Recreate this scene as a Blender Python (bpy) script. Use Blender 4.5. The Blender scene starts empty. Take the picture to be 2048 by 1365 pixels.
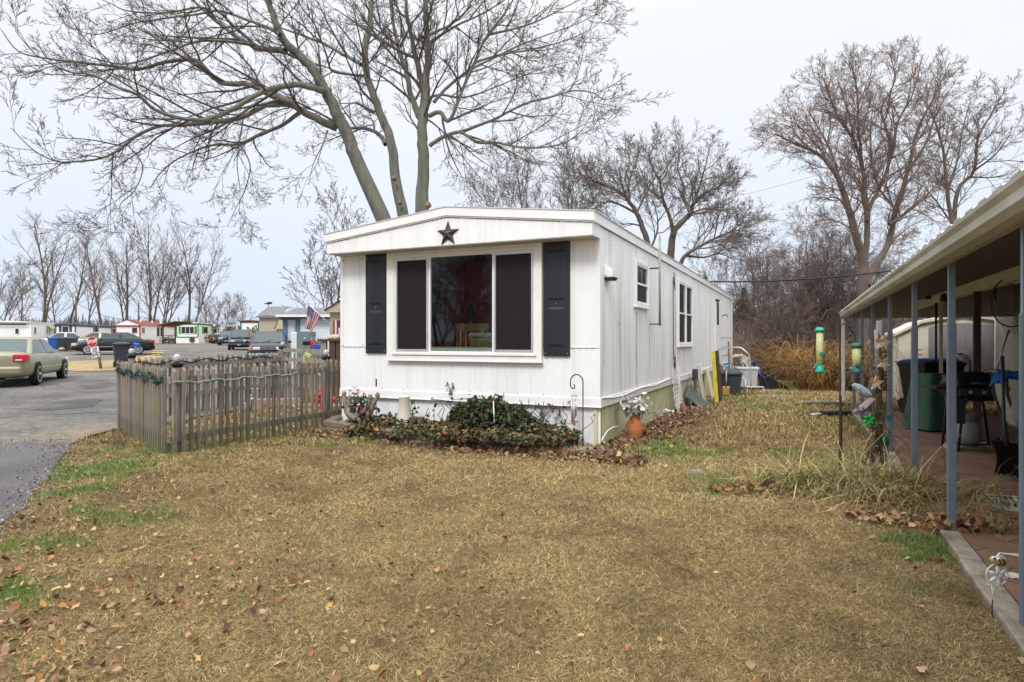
import bpy, math, random
import numpy as np
from mathutils import Vector, Matrix, Euler, geometry
S = bpy.context.scene
COL = S.collection
PI = math.pi
R = math.radians
# ---------------------------------------------------------------- camera
CAMH = 1.5; F = 1270.0; HZ = 681.0
cam = bpy.data.cameras.new('camera'); camo = bpy.data.objects.new('camera', cam); COL.objects.link(camo)
camo.location = (0, 0, CAMH); camo.rotation_euler = (R(90), 0, 0)
cam.sensor_width = 36; cam.lens = 36 * F / 2048; cam.shift_y = -0.0007; cam.clip_start = 0.05; cam.clip_end = 2000
S.camera = camo
# ---------------------------------------------------------------- sky
W = bpy.data.worlds.new('World'); S.world = W; W.use_nodes = True
nt = W.node_tree; nt.nodes.clear()
def N(t, typ, **k):
    n = t.nodes.new(typ)
    for a, b in k.items():
        if a.startswith('i_'): n.inputs[a[2:].replace('_', ' ')].default_value = b
        else: setattr(n, a, b)
    return n
out = N(nt, 'ShaderNodeOutputWorld'); bg = N(nt, 'ShaderNodeBackground'); bg.inputs[1].default_value = 0.1
sky = N(nt, 'ShaderNodeTexSky', sky_type='NISHITA', sun_disc=False, sun_elevation=R(48), sun_rotation=R(200), air_density=1.0, dust_density=2.0)
tc = N(nt, 'ShaderNodeTexCoord'); sep = N(nt, 'ShaderNodeSeparateXYZ'); nt.links.new(tc.outputs['Generated'], sep.inputs[0])
ramp = N(nt, 'ShaderNodeValToRGB'); cr = ramp.color_ramp
stops = [(0.0, (4.8, 5.5, 6.4)), (0.12, (5.2, 5.8, 6.55)), (0.3, (5.9, 6.25, 6.65)), (0.45, (6.35, 6.5, 6.75)), (0.62, (11.5, 11.6, 11.8)), (1.0, (20, 20.2, 20.6))]
SC = 30.0
while len(cr.elements) < len(stops): cr.elements.new(0.5)
for e, (p, c) in zip(cr.elements, stops): e.position = p; e.color = (c[0] / SC, c[1] / SC, c[2] / SC, 1)
nt.links.new(sep.outputs[2], ramp.inputs[0])
cn = N(nt, 'ShaderNodeTexNoise', i_Scale=1.6, i_Detail=5.0, i_Roughness=0.5)
mp = N(nt, 'ShaderNodeMapping'); mp.inputs['Scale'].default_value = (1, 1, 3.2)
nt.links.new(tc.outputs['Generated'], mp.inputs[0]); nt.links.new(mp.outputs[0], cn.inputs['Vector'])
cm = N(nt, 'ShaderNodeMapRange'); cm.inputs[3].default_value = SC * 0.955; cm.inputs[4].default_value = SC * 1.05
nt.links.new(cn.outputs[0], cm.inputs[0])
vm = N(nt, 'ShaderNodeVectorMath', operation='SCALE'); nt.links.new(ramp.outputs[0], vm.inputs[0]); nt.links.new(cm.outputs[0], vm.inputs['Scale'])
mx = N(nt, 'ShaderNodeMix', data_type='RGBA'); mx.inputs[0].default_value = 0.04
nt.links.new(vm.outputs[0], mx.inputs[6]); nt.links.new(sky.outputs[0], mx.inputs[7])
nt.links.new(mx.outputs[2], bg.inputs[0]); nt.links.new(bg.outputs[0], out.inputs[0])
sl = bpy.data.lights.new('sun', 'SUN'); sl.energy = 1.35; sl.angle = R(16); sl.color = (1, 0.985, 0.965)
so = bpy.data.objects.new('sun', sl); COL.objects.link(so); so.rotation_euler = (R(42), 0, R(-20))
S.view_settings.view_transform = 'Standard'; S.view_settings.look = 'None'; S.view_settings.gamma = 1; S.view_settings.exposure = 0.62
S.cycles.max_bounces = 6; S.cycles.transparent_max_bounces = 16
rng = random.Random(7); nr = np.random.default_rng(7)
# ---------------------------------------------------------------- frames
TH = -math.atan(0.459)
CX, CY = 1.245, 8.985
ct, st = math.cos(TH), math.sin(TH)
def HW(x, y, z=0): return Vector((CX + x * ct - y * st, CY + x * st + y * ct, z))
def WH(X, Y): dx, dy = X - CX, Y - CY; return dx * ct + dy * st, -dx * st + dy * ct
PX0, PY0 = 1.155, 0.0
def PW(x, y, z=0): return Vector((PX0 + x * ct - y * st, PY0 + x * st + y * ct, z))
def WP(X, Y): dx, dy = X - PX0, Y - PY0; return dx * ct + dy * st, -dx * st + dy * ct
def PT(px, py, Y): return Vector(((px - 1024) / F * Y, Y, CAMH - (py - HZ) / F * Y))
def sstep(a, b, x):
    t = np.clip((x - a) / (b - a), 0, 1); return t * t * (3 - 2 * t)
def gz(X, Y):
    X = np.asarray(X, float); Y = np.asarray(Y, float)
    lx = (X - CX) * ct + (Y - CY) * st
    gl = np.interp(Y, [-50, 9, 20, 43, 60, 100, 400], [0, 0, .24, .68, .76, 1.16, 1.5]) * (1 - .3 * sstep(-32, -18, X) * sstep(80, 60, Y))
    gr = np.interp(Y, [-50, 9, 20, 30, 400], [0, 0, -.2, -.28, -.28])
    t = sstep(-4.6, -0.3, lx)
    return gl * (1 - t) + gr * t
def G(px, py):
    Y = 8.0
    for _ in range(60):
        z = float(gz((px - 1024) / F * Y, Y)); Y2 = (CAMH - z) * F / max(py - HZ, 1.0); Y = 0.5 * Y + 0.5 * min(Y2, 300)
    return Vector(((px - 1024) / F * Y, Y, float(gz((px - 1024) / F * Y, Y))))
def FP(px, py, yo=0.0):                 # the point of the house's front plane y = yo seen at a pixel
    o = WH(0, 0); q = WH((px - 1024) / F, 1.0); d = (q[0] - o[0], q[1] - o[1])
    t = (yo - o[1]) / d[1]; return o[0] + t * d[0], CAMH - (py - HZ) / F * t
def SP(px, py, xo=0.0):                 # same for the side plane x = xo: gives y, z
    o = WH(0, 0); q = WH((px - 1024) / F, 1.0); d = (q[0] - o[0], q[1] - o[1])
    t = (xo - o[0]) / d[0]; return o[1] + t * d[1], CAMH - (py - HZ) / F * t
# ---------------------------------------------------------------- materials
def M(name, col, rough=0.7, metal=0.0, var=0.12, vs=6.0, bump=0.0, bs=40.0, spec=0.4, attr=False, stretch=None, col2=None, c2s=2.0, c2t=(0.45, 0.65), alpha=1.0, coat=0.0, trans=0.0, low=None):
    m = bpy.data.materials.new(name); m.use_nodes = True; t = m.node_tree; p = t.nodes['Principled BSDF']
    p.inputs['Roughness'].default_value = rough; p.inputs['Metallic'].default_value = metal
    p.inputs['Specular IOR Level'].default_value = spec; p.inputs['Alpha'].default_value = alpha; p.inputs['Coat Weight'].default_value = coat
    p.inputs['Transmission Weight'].default_value = trans
    L = t.links.new
    co = N(t, 'ShaderNodeTexCoord'); vec = co.outputs['Object']
    if stretch:
        mpn = N(t, 'ShaderNodeMapping'); mpn.inputs['Scale'].default_value = stretch; L(vec, mpn.inputs[0]); vec = mpn.outputs[0]
    base = None
    if attr:
        a = N(t, 'ShaderNodeAttribute', attribute_name='Col'); base = a.outputs['Color']
    else:
        r = N(t, 'ShaderNodeRGB'); r.outputs[0].default_value = (*col, 1); base = r.outputs[0]
    if col2:
        n2 = N(t, 'ShaderNodeTexNoise', i_Scale=c2s, i_Detail=6.0, i_Roughness=0.62); L(vec, n2.inputs['Vector'])
        mr = N(t, 'ShaderNodeMapRange'); mr.inputs[1].default_value, mr.inputs[2].default_value = c2t; L(n2.outputs[0], mr.inputs[0])
        x = N(t, 'ShaderNodeMix', data_type='RGBA'); L(mr.outputs[0], x.inputs[0]); L(base, x.inputs[6]); x.inputs[7].default_value = (*col2, 1); base = x.outputs[2]
    if low:
        sp = N(t, 'ShaderNodeSeparateXYZ'); L(co.outputs['Object'], sp.inputs[0]); nl = N(t, 'ShaderNodeTexNoise', i_Scale=7.0, i_Detail=4.0); L(co.outputs['Object'], nl.inputs['Vector'])
        ad = N(t, 'ShaderNodeMath', operation='MULTIPLY_ADD'); ad.inputs[1].default_value = .5; L(nl.outputs[0], ad.inputs[0]); L(sp.outputs[2], ad.inputs[2]); ml = N(t, 'ShaderNodeMapRange'); ml.inputs[1].default_value = low[0]; ml.inputs[2].default_value = low[1]; L(ad.outputs[0], ml.inputs[0])
        xl = N(t, 'ShaderNodeMix', data_type='RGBA'); L(ml.outputs[0], xl.inputs[0]); xl.inputs[6].default_value = (*low[2], 1); L(base, xl.inputs[7]); base = xl.outputs[2]
    if var:
        n1 = N(t, 'ShaderNodeTexNoise', i_Scale=vs, i_Detail=6.0, i_Roughness=0.6); L(vec, n1.inputs['Vector'])
        mr = N(t, 'ShaderNodeMapRange'); mr.inputs[1].default_value = 0.3; mr.inputs[2].default_value = 0.7
        mr.inputs[3].default_value = 1 - var; mr.inputs[4].default_value = 1 + var; L(n1.outputs[0], mr.inputs[0])
        s = N(t, 'ShaderNodeVectorMath', operation='SCALE'); L(base, s.inputs[0]); L(mr.outputs[0], s.inputs['Scale']); base = s.outputs[0]
    L(base, p.inputs['Base Color'])
    if bump:
        n3 = N(t, 'ShaderNodeTexNoise', i_Scale=bs, i_Detail=4.0); L(vec, n3.inputs['Vector'])
        b = N(t, 'ShaderNodeBump'); b.inputs['Strength'].default_value = bump; b.inputs['Distance'].default_value = 0.02; L(n3.outputs[0], b.inputs['Height']); L(b.outputs[0], p.inputs['Normal'])
    return m
white = M('white_paint', (.80, .80, .79), .5, var=.05, vs=3, col2=(.62, .62, .56), c2s=5, c2t=(.6, .85))
def siding_mat(name, side):
    m = bpy.data.materials.new(name); m.use_nodes = True; t = m.node_tree; p = t.nodes['Principled BSDF']; L = t.links.new
    p.inputs['Roughness'].default_value = .45
    co = N(t, 'ShaderNodeTexCoord').outputs['Object']
    mp1 = N(t, 'ShaderNodeMapping'); mp1.inputs['Scale'].default_value = (7, 7, .45); L(co, mp1.inputs[0])
    n1 = N(t, 'ShaderNodeTexNoise', i_Scale=1.0, i_Detail=5.0, i_Roughness=.6); L(mp1.outputs[0], n1.inputs['Vector'])
    mr = N(t, 'ShaderNodeMapRange'); mr.inputs[1].default_value = .5; mr.inputs[2].default_value = .78; L(n1.outputs[0], mr.inputs[0])
    sc = N(t, 'ShaderNodeMath', operation='MULTIPLY'); sc.inputs[1].default_value = .8 if side else .38; L(mr.outputs[0], sc.inputs[0])
    x = N(t, 'ShaderNodeMix', data_type='RGBA'); x.inputs[6].default_value = (.82, .82, .815, 1); x.inputs[7].default_value = (.48, .49, .46, 1); L(sc.outputs[0], x.inputs[0])
    base = x.outputs[2]
    mp2 = N(t, 'ShaderNodeMapping'); mp2.inputs['Scale'].default_value = (2.2, 2.2, .12); mp2.inputs['Location'].default_value = (5, 3, 0); L(co, mp2.inputs[0])
    n2 = N(t, 'ShaderNodeTexNoise', i_Scale=1.0, i_Detail=4.0, i_Roughness=.55); L(mp2.outputs[0], n2.inputs['Vector'])
    mr2 = N(t, 'ShaderNodeMapRange'); mr2.inputs[1].default_value = .57; mr2.inputs[2].default_value = .72; mr2.inputs[4].default_value = .75 if side else .12; L(n2.outputs[0], mr2.inputs[0])
    y = N(t, 'ShaderNodeMix', data_type='RGBA'); y.inputs[7].default_value = (.48, .50, .34, 1) if side else (.55, .55, .50, 1); L(base, y.inputs[6]); L(mr2.outputs[0], y.inputs[0])
    L(y.outputs[2], p.inputs['Base Color'])
    n3 = N(t, 'ShaderNodeTexNoise', i_Scale=2.5, i_Detail=2.0); L(co, n3.inputs['Vector'])
    b = N(t, 'ShaderNodeBump'); b.inputs['Strength'].default_value = .25; b.inputs['Distance'].default_value = .03; L(n3.outputs[0], b.inputs['Height']); L(b.outputs[0], p.inputs['Normal'])
    return m
sid_f = siding_mat('front_siding', False); sid_s = siding_mat('side_siding', True)
algae = M('algae_green', (.30, .42, .22), .8, var=.25, col2=(.6, .64, .5), c2s=6, stretch=(1, 1, .4), vs=9)
skirtm = M('skirting_boards', (.58, .56, .35), .75, var=.15, vs=4, col2=(.40, .44, .24), c2s=2.5, c2t=(.5, .8), stretch=(1, 1, .35))
black = M('black_plastic', (.012, .012, .013), .45, var=.15)
char = M('charcoal_shutter', (.016, .019, .025), .42, var=.12, vs=3)
grey = M('grey_metal', (.32, .34, .36), .45, metal=.5, var=.15)
alu = M('aluminium', (.55, .56, .58), .4, metal=.6, var=.1)
dgrey = M('dark_grey_plastic', (.035, .043, .055), .5, var=.15)
postm = M('blue_grey_post', (.19, .24, .30), .5, var=.14, vs=5, col2=(.13, .15, .17), c2s=3, c2t=(.55, .8))
wood = M('weathered_wood', (.215, .19, .16), .85, low=(.22, .62, (.13, .135, .075)), var=.35, vs=5, stretch=(6, 6, .7), bump=.4, bs=30, col2=(.36, .31, .25), c2s=3, c2t=(.4, .7))
wood2 = M('yellow_weathered_wood', (.27, .22, .14), .85, low=(.22, .62, (.14, .145, .08)), var=.35, vs=5, stretch=(6, 6, .7), bump=.4, bs=30)
woodg = M('mossy_wood', (.17, .17, .115), .9, var=.35, vs=6, bump=.3)
woodd = M('dark_brown_wood', (.085, .05, .03), .8, var=.3, vs=5, stretch=(5, 5, .6))
tanw = M('tan_wood', (.42, .31, .18), .8, var=.2, vs=5)
rust = M('rusty_iron', (.055, .035, .028), .8, var=.3, vs=20)
dark = M('dark_void', (.01, .01, .01), .9, var=0)
bark = M('green_grey_bark', (.165, .155, .13), .92, var=.3, vs=3.0, bump=.9, bs=18, stretch=(2.2, 2.2, .55), col2=(.12, .14, .10), c2s=1.1, c2t=(.42, .64))
twigm = M('purple_brown_twigs', (.10, .08, .072), .9, var=.2, vs=1)
bark2 = M('brown_bark', (.12, .095, .078), .92, var=.3, vs=2, bump=.3, bs=14)
twig2 = M('grey_brown_twigs', (.17, .145, .13), .9, var=.2, vs=1)
twig3 = M('red_brown_twigs', (.21, .15, .125), .9, var=.3, vs=1)
leafm = M('leaf_colours', (1, 1, 1), .8, attr=True, var=.15, vs=20)
grassm = M('grass_colours', (1, 1, 1), .85, attr=True, var=.12, vs=14, spec=.2)
blue = M('blue_tarp_plastic', (.01, .09, .42), .45, var=.2)
red = M('red_plastic', (.55, .012, .02), .45, var=.08)
terra = M('terracotta', (.42, .14, .05), .75, var=.18, vs=12, bump=.1)
chrome = M('chrome', (.6, .6, .6), .2, metal=1, var=0)
rubber = M('rubber', (.018, .018, .019), .85, var=.1)
cream = M('cream_panel', (.62, .58, .42), .7, var=.12)
beige = M('beige_plastic', (.60, .54, .44), .6, var=.06)
shedg = M('shed_door_grey', (.21, .20, .205), .6, var=.06)
def glassmat(name, tint, rough=.03, spec=.5):
    return M(name, tint, rough, var=0, spec=spec)
carglass = glassmat('car_glass', (.05, .08, .08), .05, .45)
darkglass = glassmat('dark_window_glass', (.02, .022, .025), .04, .6)
screenm = M('insect_screen', (.022, .015, .016), .45, var=.2, vs=2, spec=.2, alpha=.86)
# see-through pane: fresnel reflection over transparency
glass = bpy.data.materials.new('clear_glass'); glass.use_nodes = True
t_ = glass.node_tree; t_.nodes.clear(); o_ = N(t_, 'ShaderNodeOutputMaterial'); fr = N(t_, 'ShaderNodeFresnel'); fr.inputs[0].default_value = 1.42
gl = N(t_, 'ShaderNodeBsdfGlossy'); gl.inputs['Roughness'].default_value = .02; tr = N(t_, 'ShaderNodeBsdfTransparent'); tr.inputs[0].default_value = (.86, .9, .88, 1)
ms = N(t_, 'ShaderNodeMixShader'); t_.links.new(fr.outputs[0], ms.inputs[0]); t_.links.new(tr.outputs[0], ms.inputs[1]); t_.links.new(gl.outputs[0], ms.inputs[2]); t_.links.new(ms.outputs[0], o_.inputs[0])
# ---------------------------------------------------------------- mesh helpers
def link(name, me, parent=None, loc=None, rot=None):
    o = bpy.data.objects.new(name, me); COL.objects.link(o)
    if parent: o.parent = parent
    if loc is not None: o.location = loc
    if rot is not None: o.rotation_euler = rot
    return o
def tag(o, label, cat, group=None, kind=None):
    if label: o['label'] = label
    if cat: o['category'] = cat
    if group: o['group'] = group
    if kind: o['kind'] = kind
    return o
def thing(name, label, cat, loc=(0, 0, 0), rz=0, group=None, rot=None):
    o = bpy.data.objects.new(name, None); COL.objects.link(o); o.location = loc; o.rotation_euler = rot or (0, 0, rz)
    o.empty_display_size = .1
    return tag(o, label, cat, group)
def copytree(o, parent=None):
    c = o.copy(); COL.objects.link(c)
    if parent: c.parent = parent
    for ch in list(o.children): copytree(ch, c)
    return c
class MB:
    def __init__(s): s.v = []; s.f = []; s.c = []
    def add(s, vs, fs, T=None):
        b = len(s.v)
        s.v += [tuple(T @ Vector(v)) for v in vs] if T else [tuple(v) for v in vs]
        s.f += [tuple(b + i for i in f) for f in fs]; return s
    def box(s, x0, x1, y0, y1, z0, z1, T=None):
        vs = [(x, y, z) for x in (x0, x1) for y in (y0, y1) for z in (z0, z1)]
        return s.add(vs, [(0, 1, 3, 2), (4, 6, 7, 5), (0, 4, 5, 1), (2, 3, 7, 6), (0, 2, 6, 4), (1, 5, 7, 3)], T)
    def prism(s, poly, a, b, plane='xz', T=None):
        n = len(poly)
        def P(p, q):
            return {'xz': (p[0], q, p[1]), 'xy': (p[0], p[1], q), 'yz': (q, p[0], p[1])}[plane]
        vs = [P(p, a) for p in poly] + [P(p, b) for p in poly]
        fs = [tuple(range(n - 1, -1, -1)), tuple(range(n, 2 * n))] + [(i, (i + 1) % n, n + (i + 1) % n, n + i) for i in range(n)]
        return s.add(vs, fs, T)
    def tube(s, pts, r, n=8, T=None, cap=True):
        pts = [Vector(p) for p in pts]; m = len(pts)
        rs = r if isinstance(r, (list, tuple)) else [r] * m
        vs = []; fs = []; ref = None
        for i, p in enumerate(pts):
            d = (pts[min(i + 1, m - 1)] - pts[max(i - 1, 0)])
            d = d.normalized() if d.length > 1e-9 else Vector((0, 0, 1))
            if ref is None: ref = Vector((0, 0, 1)) if abs(d.z) < .8 else Vector((1, 0, 0))
            a = d.cross(ref)
            if a.length < 1e-4: a = d.orthogonal()
            a.normalize(); b = d.cross(a); ref = -b if False else ref - d * ref.dot(d)
            if ref.length < 1e-3: ref = d.orthogonal()
            ref.normalize()
            for k in range(n):
                t = 2 * PI * k / n; vs.append(p + (a * math.cos(t) + b * math.sin(t)) * rs[i])
        for i in range(m - 1):
            for k in range(n): fs.append((i * n + k, i * n + (k + 1) % n, (i + 1) * n + (k + 1) % n, (i + 1) * n + k))
        if cap: fs += [tuple(range(n - 1, -1, -1)), tuple(range((m - 1) * n, m * n))]
        return s.add(vs, fs, T)
    def lathe(s, prof, n=20, c=(0, 0, 0), T=None, sx=1, sy=1):
        vs = []; fs = []; m = len(prof)
        for r, z in prof:
            for k in range(n): t = 2 * PI * k / n; vs.append((c[0] + sx * r * math.cos(t), c[1] + sy * r * math.sin(t), c[2] + z))
        for i in range(m - 1):
            for k in range(n): fs.append((i * n + k, i * n + (k + 1) % n, (i + 1) * n + (k + 1) % n, (i + 1) * n + k))
        fs += [tuple(range(n - 1, -1, -1)), tuple(range((m - 1) * n, m * n))]
        return s.add(vs, fs, T)
    def ball(s, c, r, n=12, sz=1.0, T=None, sx=1, sy=1):
        k = 7; return s.lathe([(max(.001, r * math.sin(PI * i / k)), -r * sz * math.cos(PI * i / k)) for i in range(k + 1)], n, c, T, sx, sy)
    def grid(s, fn, nu, nv, T=None):
        vs = [fn(i / nu, j / nv) for i in range(nu + 1) for j in range(nv + 1)]
        return s.add(vs, [(i * (nv + 1) + j, (i + 1) * (nv + 1) + j, (i + 1) * (nv + 1) + j + 1, i * (nv + 1) + j + 1) for i in range(nu) for j in range(nv)], T)
    def build(s, name, mat, parent=None, smooth=False, bevel=0, loc=None, rot=None, solid=0):
        me = bpy.data.meshes.new(name); me.from_pydata(s.v, [], s.f); me.materials.append(mat)
        if s.c:
            at = me.color_attributes.new('Col', 'FLOAT_COLOR', 'POINT'); at.data.foreach_set('color', np.array(s.c, np.float32).ravel())
        if smooth: me.shade_smooth()
        me.validate(); me.update()
        o = link(name, me, parent, loc, rot)
        if solid: mo = o.modifiers.new('Solid', 'SOLIDIFY'); mo.thickness = solid; mo.offset = 0
        if bevel: mo = o.modifiers.new('Bevel', 'BEVEL'); mo.width = bevel; mo.segments = 2; mo.limit_method = 'ANGLE'
        return o
def box(name, mat, parent, x0, x1, y0, y1, z0, z1, bevel=0, **k): return MB().box(x0, x1, y0, y1, z0, z1).build(name, mat, parent, bevel=bevel, **k)
def tube(name, mat, parent, pts, r, n=8, **k): return MB().tube(pts, r, n).build(name, mat, parent, smooth=True, **k)
def lathe(name, mat, parent, prof, n=20, c=(0, 0, 0), smooth=True, **k): return MB().lathe(prof, n, c).build(name, mat, parent, smooth=smooth, **k)
def npmesh(name, V, Fq, mat, parent=None, cols=None, smooth=False):
    """V (n,3); Fq list of face index arrays (k, sides)"""
    me = bpy.data.meshes.new(name); me.vertices.add(len(V)); me.vertices.foreach_set('co', np.ascontiguousarray(V, np.float32).ravel())
    lo = np.concatenate([f.ravel() for f in Fq]).astype(np.int32)
    tot = np.concatenate([np.full(len(f), f.shape[1], np.int32) for f in Fq]); sta = np.concatenate([[0], np.cumsum(tot)[:-1]]).astype(np.int32)
    me.loops.add(len(lo)); me.loops.foreach_set('vertex_index', lo); me.polygons.add(len(tot)); me.polygons.foreach_set('loop_start', sta); me.polygons.foreach_set('loop_total', tot)
    if smooth: me.polygons.foreach_set('use_smooth', np.ones(len(tot), bool))
    me.update(calc_edges=True)
    if cols is not None:
        at = me.color_attributes.new('Col', 'FLOAT_COLOR', 'POINT'); c4 = np.ones((len(V), 4), np.float32); c4[:, :3] = cols; at.data.foreach_set('color', c4.ravel())
    me.materials.append(mat); return link(name, me, parent)
def text(name, s, size, mat, parent, T, bold=0.0, depth=.004):
    cu = bpy.data.curves.new(name, 'FONT'); cu.body = s; cu.size = size; cu.align_x = 'CENTER'; cu.align_y = 'CENTER'; cu.extrude = depth; cu.offset = bold; cu.space_line = .9
    tmp = bpy.data.objects.new(name + '_t', cu); COL.objects.link(tmp)
    me = bpy.data.meshes.new_from_object(tmp); bpy.data.objects.remove(tmp); me.materials.clear(); me.materials.append(mat); me.transform(T)
    return link(name, me, parent)
def vnoise(X, Y, sc, seed=0):
    X = np.asarray(X, float) * sc + 1000.3 + seed * 17.1; Y = np.asarray(Y, float) * sc + 1000.7 + seed * 9.3
    xi = np.floor(X).astype(np.int64); yi = np.floor(Y).astype(np.int64); fx = X - xi; fy = Y - yi; fx = fx * fx * (3 - 2 * fx); fy = fy * fy * (3 - 2 * fy)
    def h(a, b): n = (a * 374761393 + b * 668265263 + seed * 1442695) & 0x7fffffff; n = ((n ^ (n >> 13)) * 1274126177) & 0x7fffffff; return ((n ^ (n >> 16)) & 0xffff) / 65535.
    return (h(xi, yi) * (1 - fx) + h(xi + 1, yi) * fx) * (1 - fy) + (h(xi, yi + 1) * (1 - fx) + h(xi + 1, yi + 1) * fx) * fy
def fbm(X, Y, sc, seed=0, o=4):
    s = 0; a = .5; tt = 0
    for k in range(o): s = s + a * vnoise(X, Y, sc * 2 ** k, seed + k); tt += a; a *= .55
    return s / tt
def inpoly(X, Y, poly):
    X = np.asarray(X, float); Y = np.asarray(Y, float); r = np.zeros(X.shape, bool); n = len(poly)
    for i in range(n):
        x1, y1 = poly[i][0], poly[i][1]; x2, y2 = poly[(i + 1) % n][0], poly[(i + 1) % n][1]
        if y1 == y2: continue
        c = ((y1 > Y) != (y2 > Y)) & (X < (x2 - x1) * (Y - y1) / (y2 - y1) + x1); r ^= c
    return r
# ================================================================ GROUND
def edgejit(poly, step, amp, seed):
    o = []; n = len(poly)
    for i in range(n):
        a = Vector(poly[i][:2]); b = Vector(poly[(i + 1) % n][:2]); L = (b - a).length; k = max(1, int(L / step)); nn = Vector((-(b - a).y, (b - a).x)).normalized() if L > 0 else Vector((0, 0))
        for j in range(k):
            p = a.lerp(b, j / k); w = min(amp, L * .1) * (fbm(p.x, p.y, 1.3, seed, 3) - .5) * 2; o.append((p.x + nn.x * w, p.y + nn.y * w))
    return o
def gp(px, py): v = G(px, py); return (v.x, v.y)
asph = [gp(-700, 935), gp(-300, 915), gp(0, 903), gp(60, 898), gp(95, 905), gp(128, 897), gp(170, 874), gp(240, 858), gp(300, 852), gp(359, 842), gp(430, 828), gp(508, 817), gp(562, 806),
        (-5.0, 14.2), (-5.2, 20), (-7, 30), (-12, 45), (-24, 62), (-38, 84), (-60, 78), (-70, 66), (-95, 58), (-120, 40), (-80, 14), (-30, 7)]
asph = edgejit(asph, .5, .25, 3)
path = edgejit([gp(-120, 905), gp(0, 893), gp(60, 884), gp(100, 898), gp(138, 892), gp(128, 908), gp(108, 930), gp(86, 965), gp(70, 988), gp(52, 1012), gp(20, 1040), gp(-40, 1075), gp(-200, 1180), gp(-600, 1180), gp(-500, 980)], .08, .16, 8)
island = edgejit([gp(115, 741), gp(150, 744), gp(245, 742), gp(300, 722), gp(330, 714), gp(300, 712), gp(270, 716), gp(245, 722), gp(180, 722), gp(120, 724), gp(60, 730), gp(-60, 735), gp(-60, 741)], .5, .3, 5)
island2 = edgejit([gp(110, 703), gp(160, 705), gp(235, 706), gp(225, 698), gp(150, 696), gp(60, 695), gp(-100, 698), gp(-100, 704)], 1, .4, 6)
PATW = 5.4; PATL = 15.6
def pat_in(X, Y):
    x, y = WP(X, Y); return (x > -.12) & (x < PATW) & (y > -2) & (y < PATL)
def house_in(X, Y, m=0.0):
    x, y = WH(X, Y); return (x < m) & (x > -4.6 - m) & (y > -m) & (y < 18.7)
def sheet(name, poly, off, mat, colfn=None, res=.6, parent=None, kind='structure'):
    P = np.array(poly); lo = P.min(0); hi = P.max(0)
    gx, gy = np.meshgrid(np.arange(lo[0], hi[0], res), np.arange(lo[1], hi[1], res)); gx = gx.ravel(); gy = gy.ravel()
    k = inpoly(gx, gy, poly); gx = gx[k]; gy = gy[k]
    pts = [Vector(p) for p in poly] + [Vector((float(a), float(b))) for a, b in zip(gx, gy)]
    n = len(poly); r = geometry.delaunay_2d_cdt(pts, [], [list(range(n))], 1, 1e-5)
    V = np.array([(v.x, v.y) for v in r[0]]); Z = gz(V[:, 0], V[:, 1]) + off
    Fc = np.array([f for f in r[2] if len(f) == 3], np.int64)
    a, b, c = V[Fc[:, 0]], V[Fc[:, 1]], V[Fc[:, 2]]; cr_ = (b[:, 0] - a[:, 0]) * (c[:, 1] - a[:, 1]) - (b[:, 1] - a[:, 1]) * (c[:, 0] - a[:, 0]); Fc[cr_ < 0] = Fc[cr_ < 0][:, ::-1]
    o = npmesh(name, np.column_stack([V, Z]), [Fc], mat, cols=colfn(V[:, 0], V[:, 1]) if colfn else None)
    if kind: o['kind'] = kind
    return o
greens = [(gp(150, 955), 1.0, .55, .8), (gp(165, 975), .5, .3, 1), (gp(215, 940), .9, .35, .7), (gp(20, 1205), .35, .25, 1), (gp(160, 1025), .22, .12, .9), (gp(70, 1095), .4, .15, .6), (gp(300, 905), .9, .4, .5), (gp(270, 1040), .5, .2, .4),
          (gp(1560, 815), 1.2, .5, .9), (gp(1480, 800), 1.2, .8, .8), (gp(1560, 790), 1.5, .9, .5), (gp(1690, 855), .8, .7, .6), (gp(1640, 915), .6, .4, .5), (gp(1475, 985), .3, .12, .9), (gp(1890, 1095), .38, .22, 1), (gp(1350, 900), .6, .7, .5), (gp(700, 885), .9, .2, .45), (gp(820, 893), .5, .15, .4), (gp(640, 870), .8, .15, .5), (gp(1300, 905), .5, .3, .6), (gp(1850, 1185), .4, .15, .4), (gp(1430, 968), .6, .12, .5)]
def greenw(X, Y):
    w = np.zeros(np.shape(X))
    nz = fbm(X, Y, 3.0, 21, 3)
    for (gx, gy), rx, ry, s in greens:
        d = np.sqrt(((X - gx) / (rx * .8)) ** 2 + ((Y - gy) / (ry * 1.1 + .12)) ** 2); w = np.maximum(w, s * .9 * np.clip(1.1 - d - (nz - .5) * 4.0, 0, 1))
    w = np.maximum(w, .4 * np.clip((fbm(X, Y, .35, 33, 3) - .60) * 8, 0, 1) * (Y > 12))
    return w
def soilw(X, Y):
    return np.clip((fbm(X, Y, 2.2, 51, 4) - .5) * 5, 0, 1)
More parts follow.
